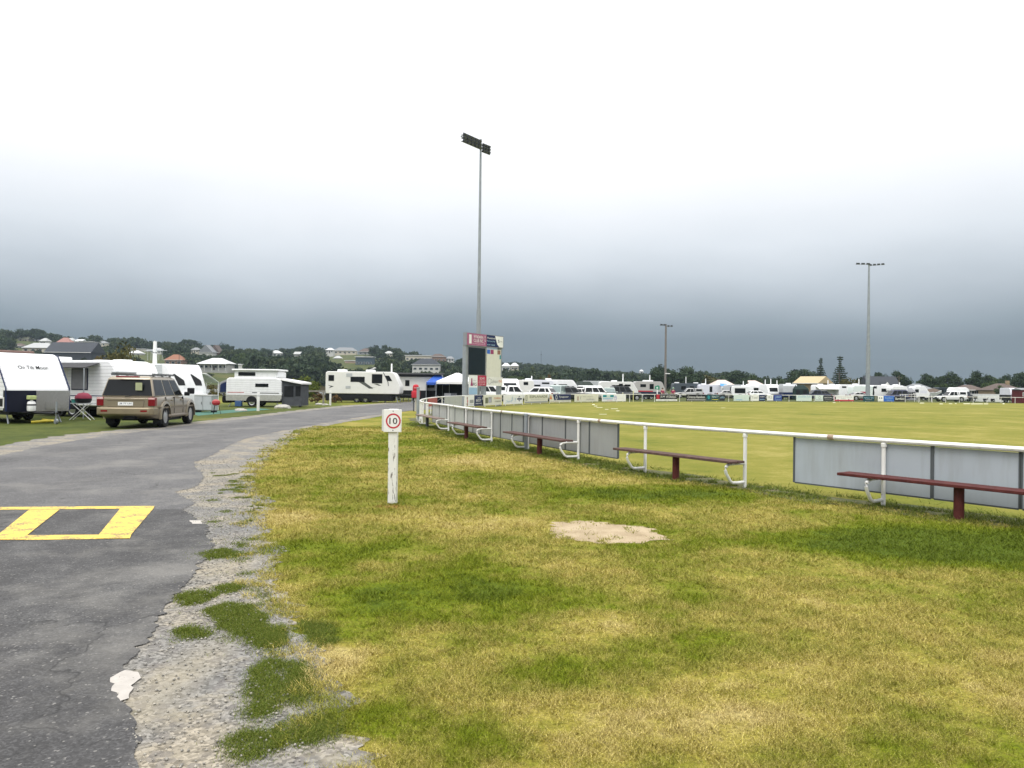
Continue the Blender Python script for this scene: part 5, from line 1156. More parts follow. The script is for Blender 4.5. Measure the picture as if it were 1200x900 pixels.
for x_, z_ in ((-1.0, 3.55), (-.7, 3.62), (.0, 3.62), (.3, 3.55)): mk.cyl((x_, -.35, z_), (x_, .35, z_ + .05), .012, None, 4); mk.cyl((x_, 0, 3.0), (x_, 0, 3.7), .010, None, 4)
mk.cyl((-1.1, 0, 3.6), (.4, 0, 3.6), .018, None, 4); mk.build('aerial', PGREY, t)
MB().bb(-.7, .5, -.6, .6, 2.70, 2.78).build('roof_plate', OFFW, t)
# -- pop top with bed end and side awning
PT = caravan('white pop top caravan with raised roof, canvas bed end and dark annex', 0, 55.5, 3.95, 2.06, 0, CLAD, slope=.12, noseh=.6, x=(304 - 600)/F*55.5, tandem=False, poptop=True, hatch=(), skirt=mat('silver_skirt', (.50, .50, .47), .35, .5, var=.12, scale=6), skirth=.40, base=.46, wins=((.05, .52, 1.42, 1.66),), stripes=((-.94, -.35, 1.0, 1.04, RED), (-.06, .12, 1.0, 1.05, DGREY), (.22, .9, .97, 1.02, DGREY)), box=False, rear=.04)
t = PT
MB().bb(-1.15, .05, -1.075, -1.05, 2.20, 2.46).build('canvas_window', GLASS, t); MB().bb(1.15, 1.62, -1.0, 1.0, 2.10, 2.50).build('front_canvas', WHITE, t); MB().bb(1.2, 1.50, -1.02, -.99, 2.14, 2.42).build('canvas_window', GLASS, t)
MB().prism([(-1.95, .98), (-2.62, .94), (-2.62, 1.45), (-2.5, 1.72), (-1.95, 1.95)], -.95, .95).build('bed_end', CANV, t, bevel=.04); MB().prism([(-2.0, 1.05), (-2.48, 1.02), (-2.46, 1.5), (-2.38, 1.62), (-2.0, 1.78)], -.962, .962).build('bed_end_window', NAVY, t)
MB().add([(1.5, -1.1, 2.08), (3.45, -1.35, 1.78), (3.45, 1.2, 1.78), (1.5, 1.1, 2.08), (1.5, -1.1, 1.98), (3.45, -1.35, 1.64), (3.45, 1.2, 1.64), (1.5, 1.1, 1.98)], [(0, 1, 2, 3), (7, 6, 5, 4), (0, 4, 5, 1), (1, 5, 6, 2), (2, 6, 7, 3), (3, 7, 4, 0)]).build('annex_roof', WTARP, t)
MB().prism([(1.95, .1), (3.3, .1), (3.3, 1.66), (1.85, 1.92)], -1.0, 1.0).build('annex_wall', mat('dark_annex_canvas', (.07, .075, .085), .9, var=.15), t); 
for x0, x1, z0, z1 in ((2.1, 2.75, .75, 1.5), (2.9, 3.25, .8, 1.5)): MB().bb(x0, x1, -1.02, -.99, z0, z1).build('annex_window', BLACK, t)
MB().bb(-2.5, -1.95, -.6, .4, .25, .75).build('spare_wheel', RUBBER, t, bevel=.12); MB().bb(-1.3, -.85, -1.3, -.95, .02, .42).build('water_drum', mat('dull_blue_drum', (.03, .08, .2), .5), t, bevel=.03); MB().bb(-1.35, -.75, -1.05, -.9, .3, .7).build('side_step', PGREY, t)
# -- long white tandem caravan
JC = caravan('long white caravan with grey swoosh graphics and black underside by the road bend', 0, 73, 7.0, 2.90, 0, OFFW, slope=.62, noseh=.72, x=(428 - 600)/F*73, base=.82, tandem=True, hatch=(.15, -.62), wins=((-.92, -.77, 2.0, 2.55), (-.33, .05, 1.93, 2.42), (.24, .52, 1.82, 2.68)), box=False, rear=.03, mast=(.70, .82))
t = JC
MB().bb(-3.5, 2.75, -1.12, 1.12, .16, .80).build('underbody', BLACK, t); MB().bb(-3.56, -3.45, -.8, .8, .3, 1.0).build('rear_bar', BLACK, t)
for pl in ([(-.5, 2.0), (.05, 2.0), (1.0, 1.32), (.6, 1.32)], [(.1, 1.55), (.9, 1.42), (1.4, 1.38), (.5, 1.5)], [(-3.3, 1.62), (-2.7, 1.50), (-3.2, 1.30), (-3.0, 1.48)], [(1.0, 1.78), (1.35, 1.78), (1.75, 1.6), (1.5, 1.6)]):
    MB().poly([(u, -1.18, v) for u, v in pl]).build('swoosh', mat('grey_swoosh', (.09, .10, .095), .5), t)
MB().bb(-1.55, -1.0, -1.20, -1.17, 2.40, 2.72).build('vent', PGREY, t); MB().bb(-1.6, -1.15, -1.20, -1.17, 1.30, 1.55).build('hatch', PGREY, t)
MB().add([(2.05, -1.19, 2.55), (2.45, -1.19, 2.55), (2.75, -1.19, 2.05), (2.30, -1.19, 2.05)], [(0, 1, 2, 3)]).build('corner_window', GLASS, t)
MB().tube([(1.9, -1.18, 2.85), (2.35, -1.18, 1.95), (2.4, -1.18, 1.6)], .03, 5).build('edge_trim', DGREY, t)
MB().add([(.2, -.4, 3.0), (.9, -.1, 3.35), (.95, .5, 3.3), (.3, .3, 3.02)], [(0, 1, 2, 3)]).build('roof_dish', WHITE, t)
MB().bb(-3.62, -3.5, -.35, .35, .75, 1.35).build('spare_wheel', RUBBER, t, bevel=.1)
# -- black and white caravan behind it
BC = caravan('white caravan on a black base with a dark awning, left of the blue gazebo', 0, 79, 5.2, 2.55, 0, OFFW, slope=.35, noseh=.95, x=(495 - 600)/F*79, base=.55, skirt=BLACK, skirth=.62, wins=((.25, .52, 1.45, 2.05), (-.62, -.45, 1.6, 2.2)), hatch=(-.7,), box=BLACK, bodyfront=WHITE)
canopy(BC, -2.9, 2.3, -.9, -1.7, 2.95, 2.80, mat('black_awning_fabric', (.02, .02, .022), .8)); MB().bb(-2.6, 2.0, -1.1, .6, 2.56, 2.78).build('roof_band', DGREY, BC)
C5 = caravan('grey caravan front peeping between the long white caravan and the black based one', 0, 86, 4.0, 2.5, -PI*.42, LILAC, slope=.5, noseh=.9, x=(478 - 600)/F*86, wins=((-.4, .2, 1.5, 2.0),), frontwin=(1.75, 2.1), hatch=())
# ------------------------------------------------------------------ cars
def car(label, x, Y, rz, kind='suv', paint=CARW, L=4.8, W=1.86, H=1.78, grp='cars parked on the campsite', rack=False, name='car', cat='car', glass=GLASS, canopyb=None, lower=None, r=.37, z=0, belt=1.06, detail=False):
    t = thing(name, label, cat, (x, Y, z), rz, grp)
    f, b_ = L/2, -L/2; xf, xr = f - .88, b_ + 1.12; ra = r + .065
    P_ = {'suv': (.19, .06, -.435, -.475), 'ute': (.19, .06, -.15, -.19), 'van': (.40, .26, -.465, -.485), 'sedan': (.18, .04, -.22, -.38), 'hatch': (.24, .08, -.36, -.46)}[kind]
    xa, xb, xc, xd = [L*k for k in P_]
    hood = belt - (.07 if kind != 'van' else .02)
    xs = {f, f - .04, f - .16, f - .45, xa, xa + .12, 0, b_, b_ + .04, b_ + .15, b_ + .5}
    for ax in (xf, xr):
        for u in np.linspace(0, PI, 9): xs.add(ax + ra*math.cos(u))
        xs.add(ax + ra + .012); xs.add(ax - ra - .012)
    xs = sorted(xs); rings = []
    for x_ in xs:
        zb = .33
        if x_ > f - .3: zb = .33 + .10*((x_ - f + .3)/.3)
        if x_ < b_ + .4: zb = .33 + .14*((b_ + .4 - x_)/.4)
        for ax in (xf, xr):
            if abs(x_ - ax) <= ra + 1e-6: zb = max(zb, r + math.sqrt(max(ra*ra - (x_ - ax)**2, 0)))
        if x_ >= xa: zt = hood - (hood - .90)*max(0, (x_ - xa)/(f - xa))**2.2 + .0
        else: zt = belt
        if kind == 'sedan' and x_ < xd: zt = belt - .03
        if x_ > f - .17: zt -= .10*((x_ - f + .17)/.17)**2 + .06*((x_ - f + .17)/.17)
        if x_ < b_ + .05: zt -= .05
        u = abs(x_)/(L/2); w_ = W/2*(1 - .10*u**7 - .02*u**2)
        zm = zb + (zt - zb)*.55; zq = zb + (zt - zb)*.12; zs = zt - min(.10, (zt - zb)*.25)
        rings.append([(x_, -w_*.93, zb), (x_, -w_*.985, zq), (x_, -w_, zm), (x_, -w_*.985, zs), (x_, -w_*.93, zt), (x_, w_*.93, zt), (x_, w_*.985, zs), (x_, w_, zm), (x_, w_*.985, zq), (x_, w_*.93, zb)])
    MB().loft(rings).build('body', paint, t, smooth=True, bevel=.02)
    if lower:   # two tone sill
        lo = [[(x_, y_*1.006 if abs(y_) > .3 else y_, z_) for (x_, y_, z_) in (ring[0], ring[1], (x_, ring[1][1]*1.008, min(.66, ring[2][2])))] for x_, ring in zip(xs, rings)]
    wb, wt = W/2*.925, W/2*.76; zt = H - .07; zb = belt - .02
    mk = MB(); mk.loft([[(xa, -wb, zb), (xa, wb, zb), (xd, wb, zb), (xd, -wb, zb)], [(xb, -wt, zt), (xb, wt, zt), (xc, wt, zt), (xc, -wt, zt)], [(xb - .18, -wt + .12, H), (xb - .18, wt - .12, H), (xc + .1, wt - .12, H), (xc + .1, -wt + .12, H)]])
    cab = mk.build('cabin', paint, t, bevel=.05, seg=3)
    def P(s_, t_, side, o_=.007):
        x_ = (xa + (xd - xa)*s_)*(1 - t_) + (xb + (xc - xb)*s_)*t_; y_ = wb + (wt - wb)*t_ + o_; return (x_, side*y_, zb + (zt - zb)*t_ + o_*.3)
    cuts = {'suv': [(.06, .30), (.335, .60), (.64, .955)], 'ute': [(.10, .52), (.57, .90)], 'van': [(.04, .24), (.27, .52), (.55, .95)], 'sedan': [(.10, .46), (.50, .86)], 'hatch': [(.08, .42), (.46, .74), (.78, .93)]}[kind]
    for side in (-1, 1):
        for s0, s1 in cuts:
            q = [P(s0, .08, side), P(s1, .08, side), P(s1, .90, side), P(s0, .90, side)]; qi = [P(s0, .08, side, -.02), P(s1, .08, side, -.02), P(s1, .90, side, -.02), P(s0, .90, side, -.02)]
            MB().add(q + qi, [(0, 1, 2, 3), (7, 6, 5, 4), (0, 4, 5, 1), (1, 5, 6, 2), (2, 6, 7, 3), (3, 7, 4, 0)]).build('side_window', glass, t)
    def end(x0, x1, w0, w1, o_, name):
        lo_, hi_ = .07, .90; q = []
        for d in (o_, -o_*2):
            for (s_, t_) in ((-1, lo_), (1, lo_), (1, hi_), (-1, hi_)):
                q.append((x0 + (x1 - x0)*t_ + d, s_*((w0 + (w1 - w0)*t_) - .05), zb + (zt - zb)*t_ + .004))
        return MB().add(q, [(0, 1, 2, 3), (7, 6, 5, 4), (0, 4, 5, 1), (1, 5, 6, 2), (2, 6, 7, 3), (3, 7, 4, 0)]).build(name, glass, t)
    end(xa, xb, wb, wt, .010, 'windscreen'); end(xd, xc, wb, wt, -.010, 'rear_window')
    for ax in (xf, xr):
        for s in (-1, 1): wheel(t, ax, s*(W/2 - .115), r, r, .235, CHROME, s)
    MB().bb(f - .13, f + .035, -W*.44, W*.44, .42, .62).build('front_bumper', paint if detail else BLACK, t, bevel=.04)
    rb = MB().bb(b_ - .07, b_ + .12, -W*.46, W*.46, .46, .66).build('rear_bumper', paint if kind in ('suv', 'van', 'hatch', 'sedan') else CHROME, t, bevel=.04)
    MB().bb(f - .06, f + .008, -.42, .42, .64, .80).build('grille', BLACK, t)
    for s in (-1, 1):
        MB().box((f - .085, s*W*.37, .76), (.16, W*.16, .15)).build('headlight', LENS, t, bevel=.02)
        if not detail: MB().bb(b_ - .012, b_ + .16, s*W*.5 - .012*s, s*W*.5 - .20*s, .76, 1.0).build('taillight', TAIL, t)
        m_ = MB().box((xa - .18, s*(W/2 + .10), belt + .08), (.10, .20, .15)).build('mirror', paint if paint is not GOLD else BLACK, t, bevel=.03)
    MB().bb(xr + .5, xf - .5, -W*.40, W*.40, .22, .36).build('underbody', BLACK, t)
    for ax in (xf, xr): MB().bb(ax - .33, ax + .33, -W*.36, W*.36, .30, .92).build('wheel_well', BLACK, t)
    if kind == 'ute':
        x0, x1 = b_ + .06, xd - .06
        if canopyb is not None:
            mk = MB(); mk.loft([[(x1, -wb, belt - .01), (x1, wb, belt - .01), (x0, wb, belt - .01), (x0, -wb, belt - .01)], [(x1, -wt - .03, H - .03), (x1, wt + .03, H - .03), (x0 + .08, wt + .03, H - .03), (x0 + .08, -wt - .03, H - .03)]]); c_ = mk.build('canopy', canopyb, t, bevel=.06)
            for s in (-1, 1):
                yb, yt = wb + (wt + .03 - wb)*.3, wb + (wt + .03 - wb)*.85; zl, zh = belt + (H - .04 - belt)*.25, belt + (H - .04 - belt)*.82
                MB().add([(x1 - .15, s*(yb + .012), zl), (x0 + .25, s*(yb + .012), zl), (x0 + .3, s*(yt + .012), zh), (x1 - .15, s*(yt + .012), zh)], [(0, 1, 2, 3)]).build('canopy_window', GLASS, c_)
        else:
            MB().bb(x0 + .08, x1, -W*.40, W*.40, belt - .03, belt + .008).build('tray_cover', BLACK, t)
    if rack:
        mk = MB()
        for y_ in (-.62, .62): mk.bb(xc + .2, xb - .15, y_ - .03, y_ + .03, H + .04, H + .08)
        for x_ in np.linspace(xc + .3, xb - .25, 4): mk.bb(x_ - .03, x_ + .03, -.66, .66, H + .0, H + .06)
        if rack == 'tray': mk.bb(xc + .1, xb, -.75, .75, H + .085, H + .12)
        mk.build('roof_rack', BLACK, t)
    return t
# hero: the gold wagon by the road
hp = at(156, 499.5); HX, HY, HRZ = -13.72, 29.25, PI/2 + math.radians(5.5)
HC = car('champagne gold four wheel drive wagon with roof rack parked beside the road', HX, HY, HRZ, 'suv', GOLD, L=4.82, W=1.94, H=1.86, r=.40, belt=1.13, detail=True, grp=None, name='car', glass=GLASS)
t = HC; b_ = -2.41; f = 2.41; W = 1.94
bump_ = MB(); bump_.loft([[(b_ + .35, s_*(W/2 + .012), z_) for s_, z_ in ((-1, .46), (-1, .74), (1, .74), (1, .46))], [(b_ - .05, s_*(W/2 - .01), z_) for s_, z_ in ((-1, .48), (-1, .76), (1, .76), (1, .48))], [(b_ - .17, s_*(W/2 - .14), z_) for s_, z_ in ((-1, .50), (-1, .74), (1, .74), (1, .50))]])
bump_.build('bumper_cover', mat('champagne_bumper', (.235, .195, .125), .4, .3, var=.05), t, bevel=.04)
for s in (-1, 1):
    tl = MB().bb(b_ - .022, b_ + .20, s*(W/2 - .225), s*(W/2 + .008), .80, 1.10).build('taillight', TAIL, t, bevel=.02)
    MB().bb(b_ - .027, b_ + .12, s*(W/2 - .215), s*(W/2 + .002), 1.03, 1.085).build('reversing_lens', mat('pale_pink_lens', (.62, .40, .38), .2), tl, bevel=.01)
    MB().bb(b_ - .176, b_ - .12, s*(W/2 - .42), s*(W/2 - .20), .60, .66).build('reflector', TAIL, t)
    MB().bb(-1.72, -1.66, s*(W/2 - .30), s*(W/2 - .02), .15, .52).build('mud_flap', BLACK, t)
    for ax in (f - .88, b_ + 1.12):       # flared arches
        fl_ = [(ax + .47*math.cos(u), .40 + .47*math.sin(u)) for u in np.linspace(-.15, PI + .15, 15)]
        mk = MB(); o_ = .52; n = len(fl_)
        ins = [[(x_, s*(W/2 - .05), z_), (x_, s*(W/2 + .035), z_), (ax + (x_ - ax)*1.20, s*(W/2 + .012), .40 + (z_ - .40)*1.20), (ax + (x_ - ax)*1.22, s*(W/2 - .05), .40 + (z_ - .40)*1.22)] for x_, z_ in fl_]
        mk.loft(ins).build('arch_flare', GOLD, t, smooth=True)
    MB().bb(-1.0, 1.25, s*(W/2 - .06), s*(W/2 + .03), .36, .46).build('side_step', GOLDD, t, bevel=.03)
    MB().bb(-1.9, 1.9, s*(W/2 + .000), s*(W/2 + .012), .70, .76).build('side_moulding', GOLDD, t)
    for x_ in (-1.28, -.38, .62): MB().bb(x_ - .007, x_ + .007, s*(W/2 - .06), s*(W/2 + .004), .50, 1.10).build('door_seam', BLACK, t)
    for x_ in (-.62, .42): MB().bb(x_ - .11, x_ + .11, s*(W/2 - .012), s*(W/2 + .022), .96, 1.01).build('door_handle', GOLD, t, bevel=.008)
MB().bb(b_ - .03, b_ + .1, -.60, .60, .76, 1.0).build('plate_recess', GOLD, t, bevel=.02)
np_ = MB().bb(b_ - .044, b_ - .03, -.25, .25, .82, .94).build('number_plate', INK['white'], t); tx = text('JB 77 LN', -.2, .2, .845, .915, INK['navy'], np_, 0); tx.matrix_local = Matrix(((0, -1, 0, b_ - .047), (-1, 0, 0, 0), (0, 0, 1, 0), (0, 0, 0, 1)))
MB().bb(b_ - .038, b_ - .02, -.62, .62, .985, 1.01).build('trim_strip', GOLDD, t)
MB().bb(-2.33, -2.18, -.38, .38, 1.80, 1.85).build('brake_light', TAIL, t, bevel=.01)
MB().tube([(b_ - .03, .02, 1.12), (b_ + .01, -.32, 1.19)], .014, 5).build('wiper', BLACK, t)
MB().bb(b_ + .05, b_ + .25, -.3, .1, .33, .45).build('tow_bar', BLACK, t)
mk = MB()
for y_ in (-.70, .70): mk.bb(-1.9, .35, y_ - .02, y_ + .02, 1.91, 1.95)
for x_ in np.linspace(-1.8, .25, 6): mk.bb(x_ - .04, x_ + .04, -.74, .74, 1.88, 1.908)
for x_ in (-1.6, -.7, .1):
    for y_ in (-.62, .62): mk.bb(x_ - .04, x_ + .04, y_ - .03, y_ + .03, 1.78, 1.90)
mk.build('roof_rack', mat('grey_roof_rack', (.10, .11, .12), .5), t)
MB().bb(-1.7, .1, .58, .80, 1.955, 2.03).build('rolled_awning', PGREY, t, bevel=.03)
MB().bb(-2.32, -2.30, -.5, -.28, 1.35, 1.62).build('sticker', mat('pale_green_sticker', (.35, .38, .22), .6), t)
MB().bb(1.02, 1.14, -1.24, -.98, 1.2, 1.44).build('tow_mirror', BLACK, t, bevel=.03)
# ------------------------------------------------------------------ small things round the left campsite
def fold_table(label, x, y, rz, L=.9, W=.55, H=.72, top=None):
    t = thing('camp_table', label, 'table', (x, y, 0), rz)
    MB().bb(-L/2, L/2, -W/2, W/2, H - .03, H).build('table_top', top or PGREY, t, bevel=.008)
    for s in (-1, 1):
        MB().tube([(-L*.42, s*W*.4, 0), (L*.30, s*W*.4, H - .03)], .016, 5).build('leg', WHITE, t); MB().tube([(L*.42, s*W*.44, 0), (-L*.30, s*W*.44, H - .03)], .016, 5).build('leg', WHITE, t)
    return t
q = at(96, 492); fold_table('grey topped folding camp table with white crossed legs left of the gold wagon', q.x, q.y, .2, 1.0)
t = thing('bag', 'maroon and black soft bag standing on the folding camp table', 'bag', (q.x + .05, q.y, .72)); MB().lathe([(.02, 0), (.27, .01), (.33, .14), (.30, .30), (.18, .40), (.02, .43)], n=14).build('bag_body', BLACK, t, smooth=True); MB().lathe([(.335, .20), (.315, .30), (.19, .42), (.02, .45)], n=14).build('bag_lid', mat('maroon_fabric', (.20, .02, .045), .8), t, smooth=True)
t = thing('tub', 'small teal tub on the left end of the folding camp table', 'tub', (q.x - .36, q.y + .05, .72)); MB().lathe([(.10, 0), (.13, .16), (.14, .17), (.12, .15), (.09, .02)], n=12).build('tub_body', mat('teal_plastic', (.05, .28, .24), .4), t, smooth=True); MB().lathe([(.142, .165), (.142, .18), (.01, .19)], n=12).build('lid', WHITE, t)
def camp_chair(label, x, y, rz, col):
    t = thing('camp_chair', label, 'chair', (x, y, 0), rz)
    MB().add([(-.26, -.25, .42), (.26, -.25, .42), (.26, .22, .38), (-.26, .22, .38), (-.26, -.25, .40), (.26, -.25, .40), (.26, .22, .36), (-.26, .22, .36)], [(0, 1, 2, 3), (7, 6, 5, 4), (0, 4, 5, 1), (1, 5, 6, 2), (2, 6, 7, 3), (3, 7, 4, 0)]).build('seat', col, t)
    MB().add([(-.27, .20, .42), (.27, .20, .42), (.27, .36, .95), (-.27, .36, .95), (-.27, .22, .42), (.27, .22, .42), (.27, .38, .95), (-.27, .38, .95)], [(0, 1, 2, 3), (7, 6, 5, 4), (0, 4, 5, 1), (1, 5, 6, 2), (2, 6, 7, 3), (3, 7, 4, 0)]).build('backrest', col, t)
    for sx in (-.28, .28):
        MB().tube([(sx, -.27, 0), (sx, .24, .62), (sx, .37, .96)], .013, 5).build('leg', GALV, t); MB().tube([(sx, .30, 0), (sx, -.27, .60)], .013, 5).build('leg', GALV, t); MB().bb(sx - .03, sx + .03, -.28, .22, .60, .625).build('armrest', BLACK, t)
    return t
p = at(88, 489); camp_chair('black folding camp chair behind the camp table by the awning', p.x, p.y + .6, .4, BLACK)
p = at(116, 487); t = thing('storage_tub', 'black lidded storage tub half hidden behind the gold wagon', 'tub', (p.x - .2, p.y, 0)); MB().loft([[(-.28, -.2, 0), (.28, -.2, 0), (.28, .2, 0), (-.28, .2, 0)], [(-.33, -.24, .36), (.33, -.24, .36), (.33, .24, .36), (-.33, .24, .36)]]).build('tub_body', BLACK, t); MB().bb(-.35, .35, -.26, .26, .36, .41).build('lid', WHITE, t, bevel=.01)
# kettle barbecue, grey cabinet, planter and mat right of the folding caravan
p = at(253, 485); t = thing('barbecue', 'small red kettle barbecue on a thin stand on the green mat', 'barbecue', (p.x, p.y, 0), .3)
MB().lathe([(.02, .55), (.20, .60), (.27, .72), (.27, .76)], n=16).build('bowl', RED, t, smooth=True); MB().lathe([(.275, .765), (.24, .88), (.10, .96), (.01, .97)], n=16).build('lid', mat('bright_red_enamel', (.33, .02, .022), .35), t, smooth=True)
t.scale = (.8, .8, .8)
for a in (0, 2.1, 4.2): MB().tube([(.16*math.cos(a), .16*math.sin(a), .6), (.30*math.cos(a), .30*math.sin(a), 0)], .014, 5).build('leg', BLACK, t)
p = at(239, 483.5); t = thing('cabinet', 'light grey camp kitchen cabinet beside the folding caravan', 'cabinet', (p.x, p.y + .3, 0), -.2); MB().bb(-.55, .55, -.3, .3, .12, .95).build('carcass', mat('grey_green_panel', (.30, .32, .31), .6), t, bevel=.01)
for x_ in (-.27, .27): d = MB().bb(x_ - .25, x_ + .25, -.32, -.302, .16, .90).build('door', PGREY, t); MB().bb(x_ + .18, x_ + .20, -.34, -.322, .45, .6).build('handle', BLACK, d)
MB().bb(-.58, .58, -.33, .33, .95, .98).build('worktop', OFFW, t)
for x_ in (-.48, .48): MB().bb(x_ - .03, x_ + .03, -.25, .25, 0, .12).build('foot', BLACK, t)
m_ = mat('green_ground_mat', (.04, .13, .095), .9, var=.12); sheet('ground_mat', G([(222, 484), (300, 478.5), (318, 479.8), (232, 487.3)]), .010, m_, None)
tag(bpy.data.objects['ground_mat'], 'green woven ground mat on the grass left of the pop top caravan', 'mat')
rng = np.random.default_rng(3)
def shrub(label, px, Y, w_, h_, fol):
    x = (px - 600)/F*Y; t = thing('shrub', label, 'shrub', (x, Y, g1(x, Y))); V, Fq = crown_pts(rng, (w_/2, w_/2.4, h_*.45), 12, 700, .13, .9); V[:, 2] += h_*.5
    np_obj('foliage', V, Fq, fol, t)
    mk = MB()
    for a in range(5): mk.tube([(0, 0, -.1), (.3*w_*math.cos(a*1.3), .3*w_*math.sin(a*1.3), h_*.7)], [.03, .01], 5)
    mk.build('stem', BARK, t)
shrub('grey green shrub behind the camp kitchen cabinet', 247, 62, 1.9, 1.5, F_OLIVE); shrub('rusty brown shrub between the annex and the timber rail', 371, 66, 1.2, 1.1, F_RUST)
shrub('low rusty shrub at the foot of the long white caravan left end', 393, 70, 1.1, .8, F_RUST)
# white bollards and service posts along the road
def bollard(label, px, pb, ptop, r=.06, cap=None, m_=None):
    p = at(px, pb); q = dep(px, ptop, p.y); t = thing('bollard', label, 'bollard', (p.x, p.y, 0), .2, None); h = q.z
    MB().bb(-r, r, -r, r, -.2, h).build('post', m_ or mat('white_post_paint', (.72, .72, .70), .6, var=.06, dirt=.3), t, bevel=.012)
    MB().bb(-r - .006, r + .006, -r - .006, r + .006, h*.82, h*.86).build('band', PGREY, t)
    if cap: MB().bb(-.19, .19, -.10, .10, h - .02, h + .44).build('meter_box', cap, t, bevel=.02)
    return t
bollard('thick white bollard in front of the pop top caravan', 302.5, 481.5, 460.5, .075); bollard('white bollard at the left end of the long white caravan', 387, 475, 458, .075)
bollard('white post with a grey meter box before the long white caravan', 400, 471, 459.5, .05, MGREY); bollard('white bollard in front of the long white caravan nose', 451.5, 472, 459, .075); bollard('short white bollard by the drawbar of the long white caravan', 472.5, 470.5, 464.5, .05)
# stones, timber rail
p = at(366, 473); t = thing('timber_rail', 'grey timber rail on posts between the annex and the long white caravan', 'rail', (p.x, p.y, 0))
for x_ in (-1.0, 0.95): MB().bb(x_ - .07, x_ + .07, -.07, .07, -.2, 1.0).build('post', WOODGREY, t)
MB().bb(-1.15, 1.1, -.05, .05, 1.003, 1.14).build('rail', WOODGREY, t)
p = at(267, 472); t = thing('timber_rail', 'dark timber rail on posts left of the pop top caravan', 'rail', (p.x - .3, p.y + 3, 0))
for x_ in (-1.2, .2, 1.2): MB().bb(x_ - .06, x_ + .06, -.06, .06, -.2, 1.1).build('post', DGREY, t)
MB().bb(-1.3, 1.3, -.04, .04, 1.103, 1.2).build('rail', DGREY, t)
p = at(462, 470); t = thing('metal_rail', 'low galvanised metal rail in front of the black based caravan', 'rail', (p.x + .6, p.y, 0))
for x_ in (-2.6, -.9, .9, 2.6): MB().cyl((x_, 0, -.1), (x_, 0, .5), .04, None, 6).build('post', GALV, t)
MB().tube([(-2.8, 0, .52), (2.8, 0, .52)], .045, 6).build('rail', GALV, t)
STONE = mat('pale_stone', (.36, .35, .32), .9, var=.2, scale=9, bmp=.5)
for i, (px, py, s_, lb) in enumerate([(374, 474.5, .35, 'pale rounded stone left of the white bollard by the long caravan'), (381.5, 475, .3, 'small pale stone touching the bollard by the long caravan'), (438, 471, .5, 'flat pale stone below the middle of the long white caravan'), (282, 482, .4, 'pale stone on the grass left of the thick white bollard'), (331, 478.5, .6, 'flat pale concrete block under the pop top drawbar')]):
    p = at(px, py); rr = np.random.default_rng(i); mk = MB(); n = 9
    rings = [[(s_*k*math.cos(a)*rr.uniform(.8, 1.15), s_*k*.7*math.sin(a)*rr.uniform(.8, 1.15), s_*.55*z_) for a in np.linspace(0, 2*PI, n, endpoint=False)] for k, z_ in ((.9, -.1), (1, .25), (.8, .6), (.35, .8))]
    o = mk.loft(rings).build('stone', STONE, smooth=True); o.location = (p.x, p.y, 0); tag(o, lb, 'stone')
# red hooded box on a post, grey pole at the fence corner
p = at(487, 482); t = thing('covered_box', 'red fabric covered box on a pale post by the fence corner', 'covered box', (p.x, p.y, 0), .1)
MB().bb(-.05, .05, -.05, .05, -.2, 1.0).build('post', mat('pale_timber_post', (.42, .41, .36), .8, var=.12), t); MB().bb(-.16, -.10, -.04, .04, -.2, 1.0).build('post', DGREY, t)
MB().loft([[(-.26, -.18, .86), (.26, -.18, .86), (.26, .18, .86), (-.26, .18, .86)], [(-.27, -.19, 1.25), (.27, -.19, 1.25), (.27, .19, 1.25), (-.27, .19, 1.25)], [(-.17, -.14, 1.33), (.17, -.14, 1.33), (.17, .14, 1.33), (-.17, .14, 1.33)], [(-.20, -.16, 1.38), (.20, -.16, 1.38), (.20, .16, 1.38), (-.20, .16, 1.38)], [(-.18, -.15, 1.64), (.18, -.15, 1.64), (.18, .15, 1.64), (-.18, .15, 1.64)], [(-.08, -.08, 1.72), (.08, -.08, 1.72), (.08, .08, 1.72), (-.08, .08, 1.72)]]).build('cover', mat('red_cover_fabric', (.42, .015, .03), .75, var=.15, bmp=.3, bscale=9), t, smooth=True, bevel=.03)
MB().bb(-.13, .13, -.170, -.163, 1.46, 1.54).build('label_strip', mat('pale_red_strip', (.55, .18, .18), .7), t)
p = at(493, 493); t = thing('steel_post', 'grey steel post at the far corner of the rail fence', 'post', (p.x - .12, p.y - .1, 0)); MB().cyl((0, 0, -.2), (0, 0, 1.52), .075, .075, 10).build('post', GALV, t, smooth=True); MB().lathe([(.085, 1.52), (.085, 1.55), (.01, 1.57)], n=10).build('cap', MGREY, t)
# gazebos
def gazebo(label, px, Y, w_, d_, H, peak, m_, x=None, walls=None, grp='pop up gazebos by the scoreboard'):
    x = (px - 600)/F*Y; t = thing('gazebo', label, 'gazebo', (x, Y, g1(x, Y)), .1, grp)
    a, c = w_/2, d_/2
    MB().add([(-a, -c, H), (a, -c, H), (a, c, H), (-a, c, H), (-.15, 0, peak), (.15, 0, peak), (-a, -c, H - .25), (a, -c, H - .25), (a, c, H - .25), (-a, c, H - .25)], [(0, 1, 5, 4), (1, 2, 5), (2, 3, 4, 5), (3, 0, 4), (0, 6, 7, 1), (1, 7, 8, 2), (2, 8, 9, 3), (3, 9, 6, 0)]).build('canopy', m_, t)
    for s in (-1, 1):
        for u in (-1, 1): MB().bb(s*a - .03, s*a + .03, u*c - .03, u*c + .03, 0, H - .02).build('leg', GALV, t)
    if walls: MB().bb(-a + .04, a - .04, c - .06, c - .04, .05, H - .2).build('back_wall', walls, t); MB().bb(-a + .04, -a + .06, -c + .1, c - .1, .05, H - .2).build('side_wall', walls, t)
    return t
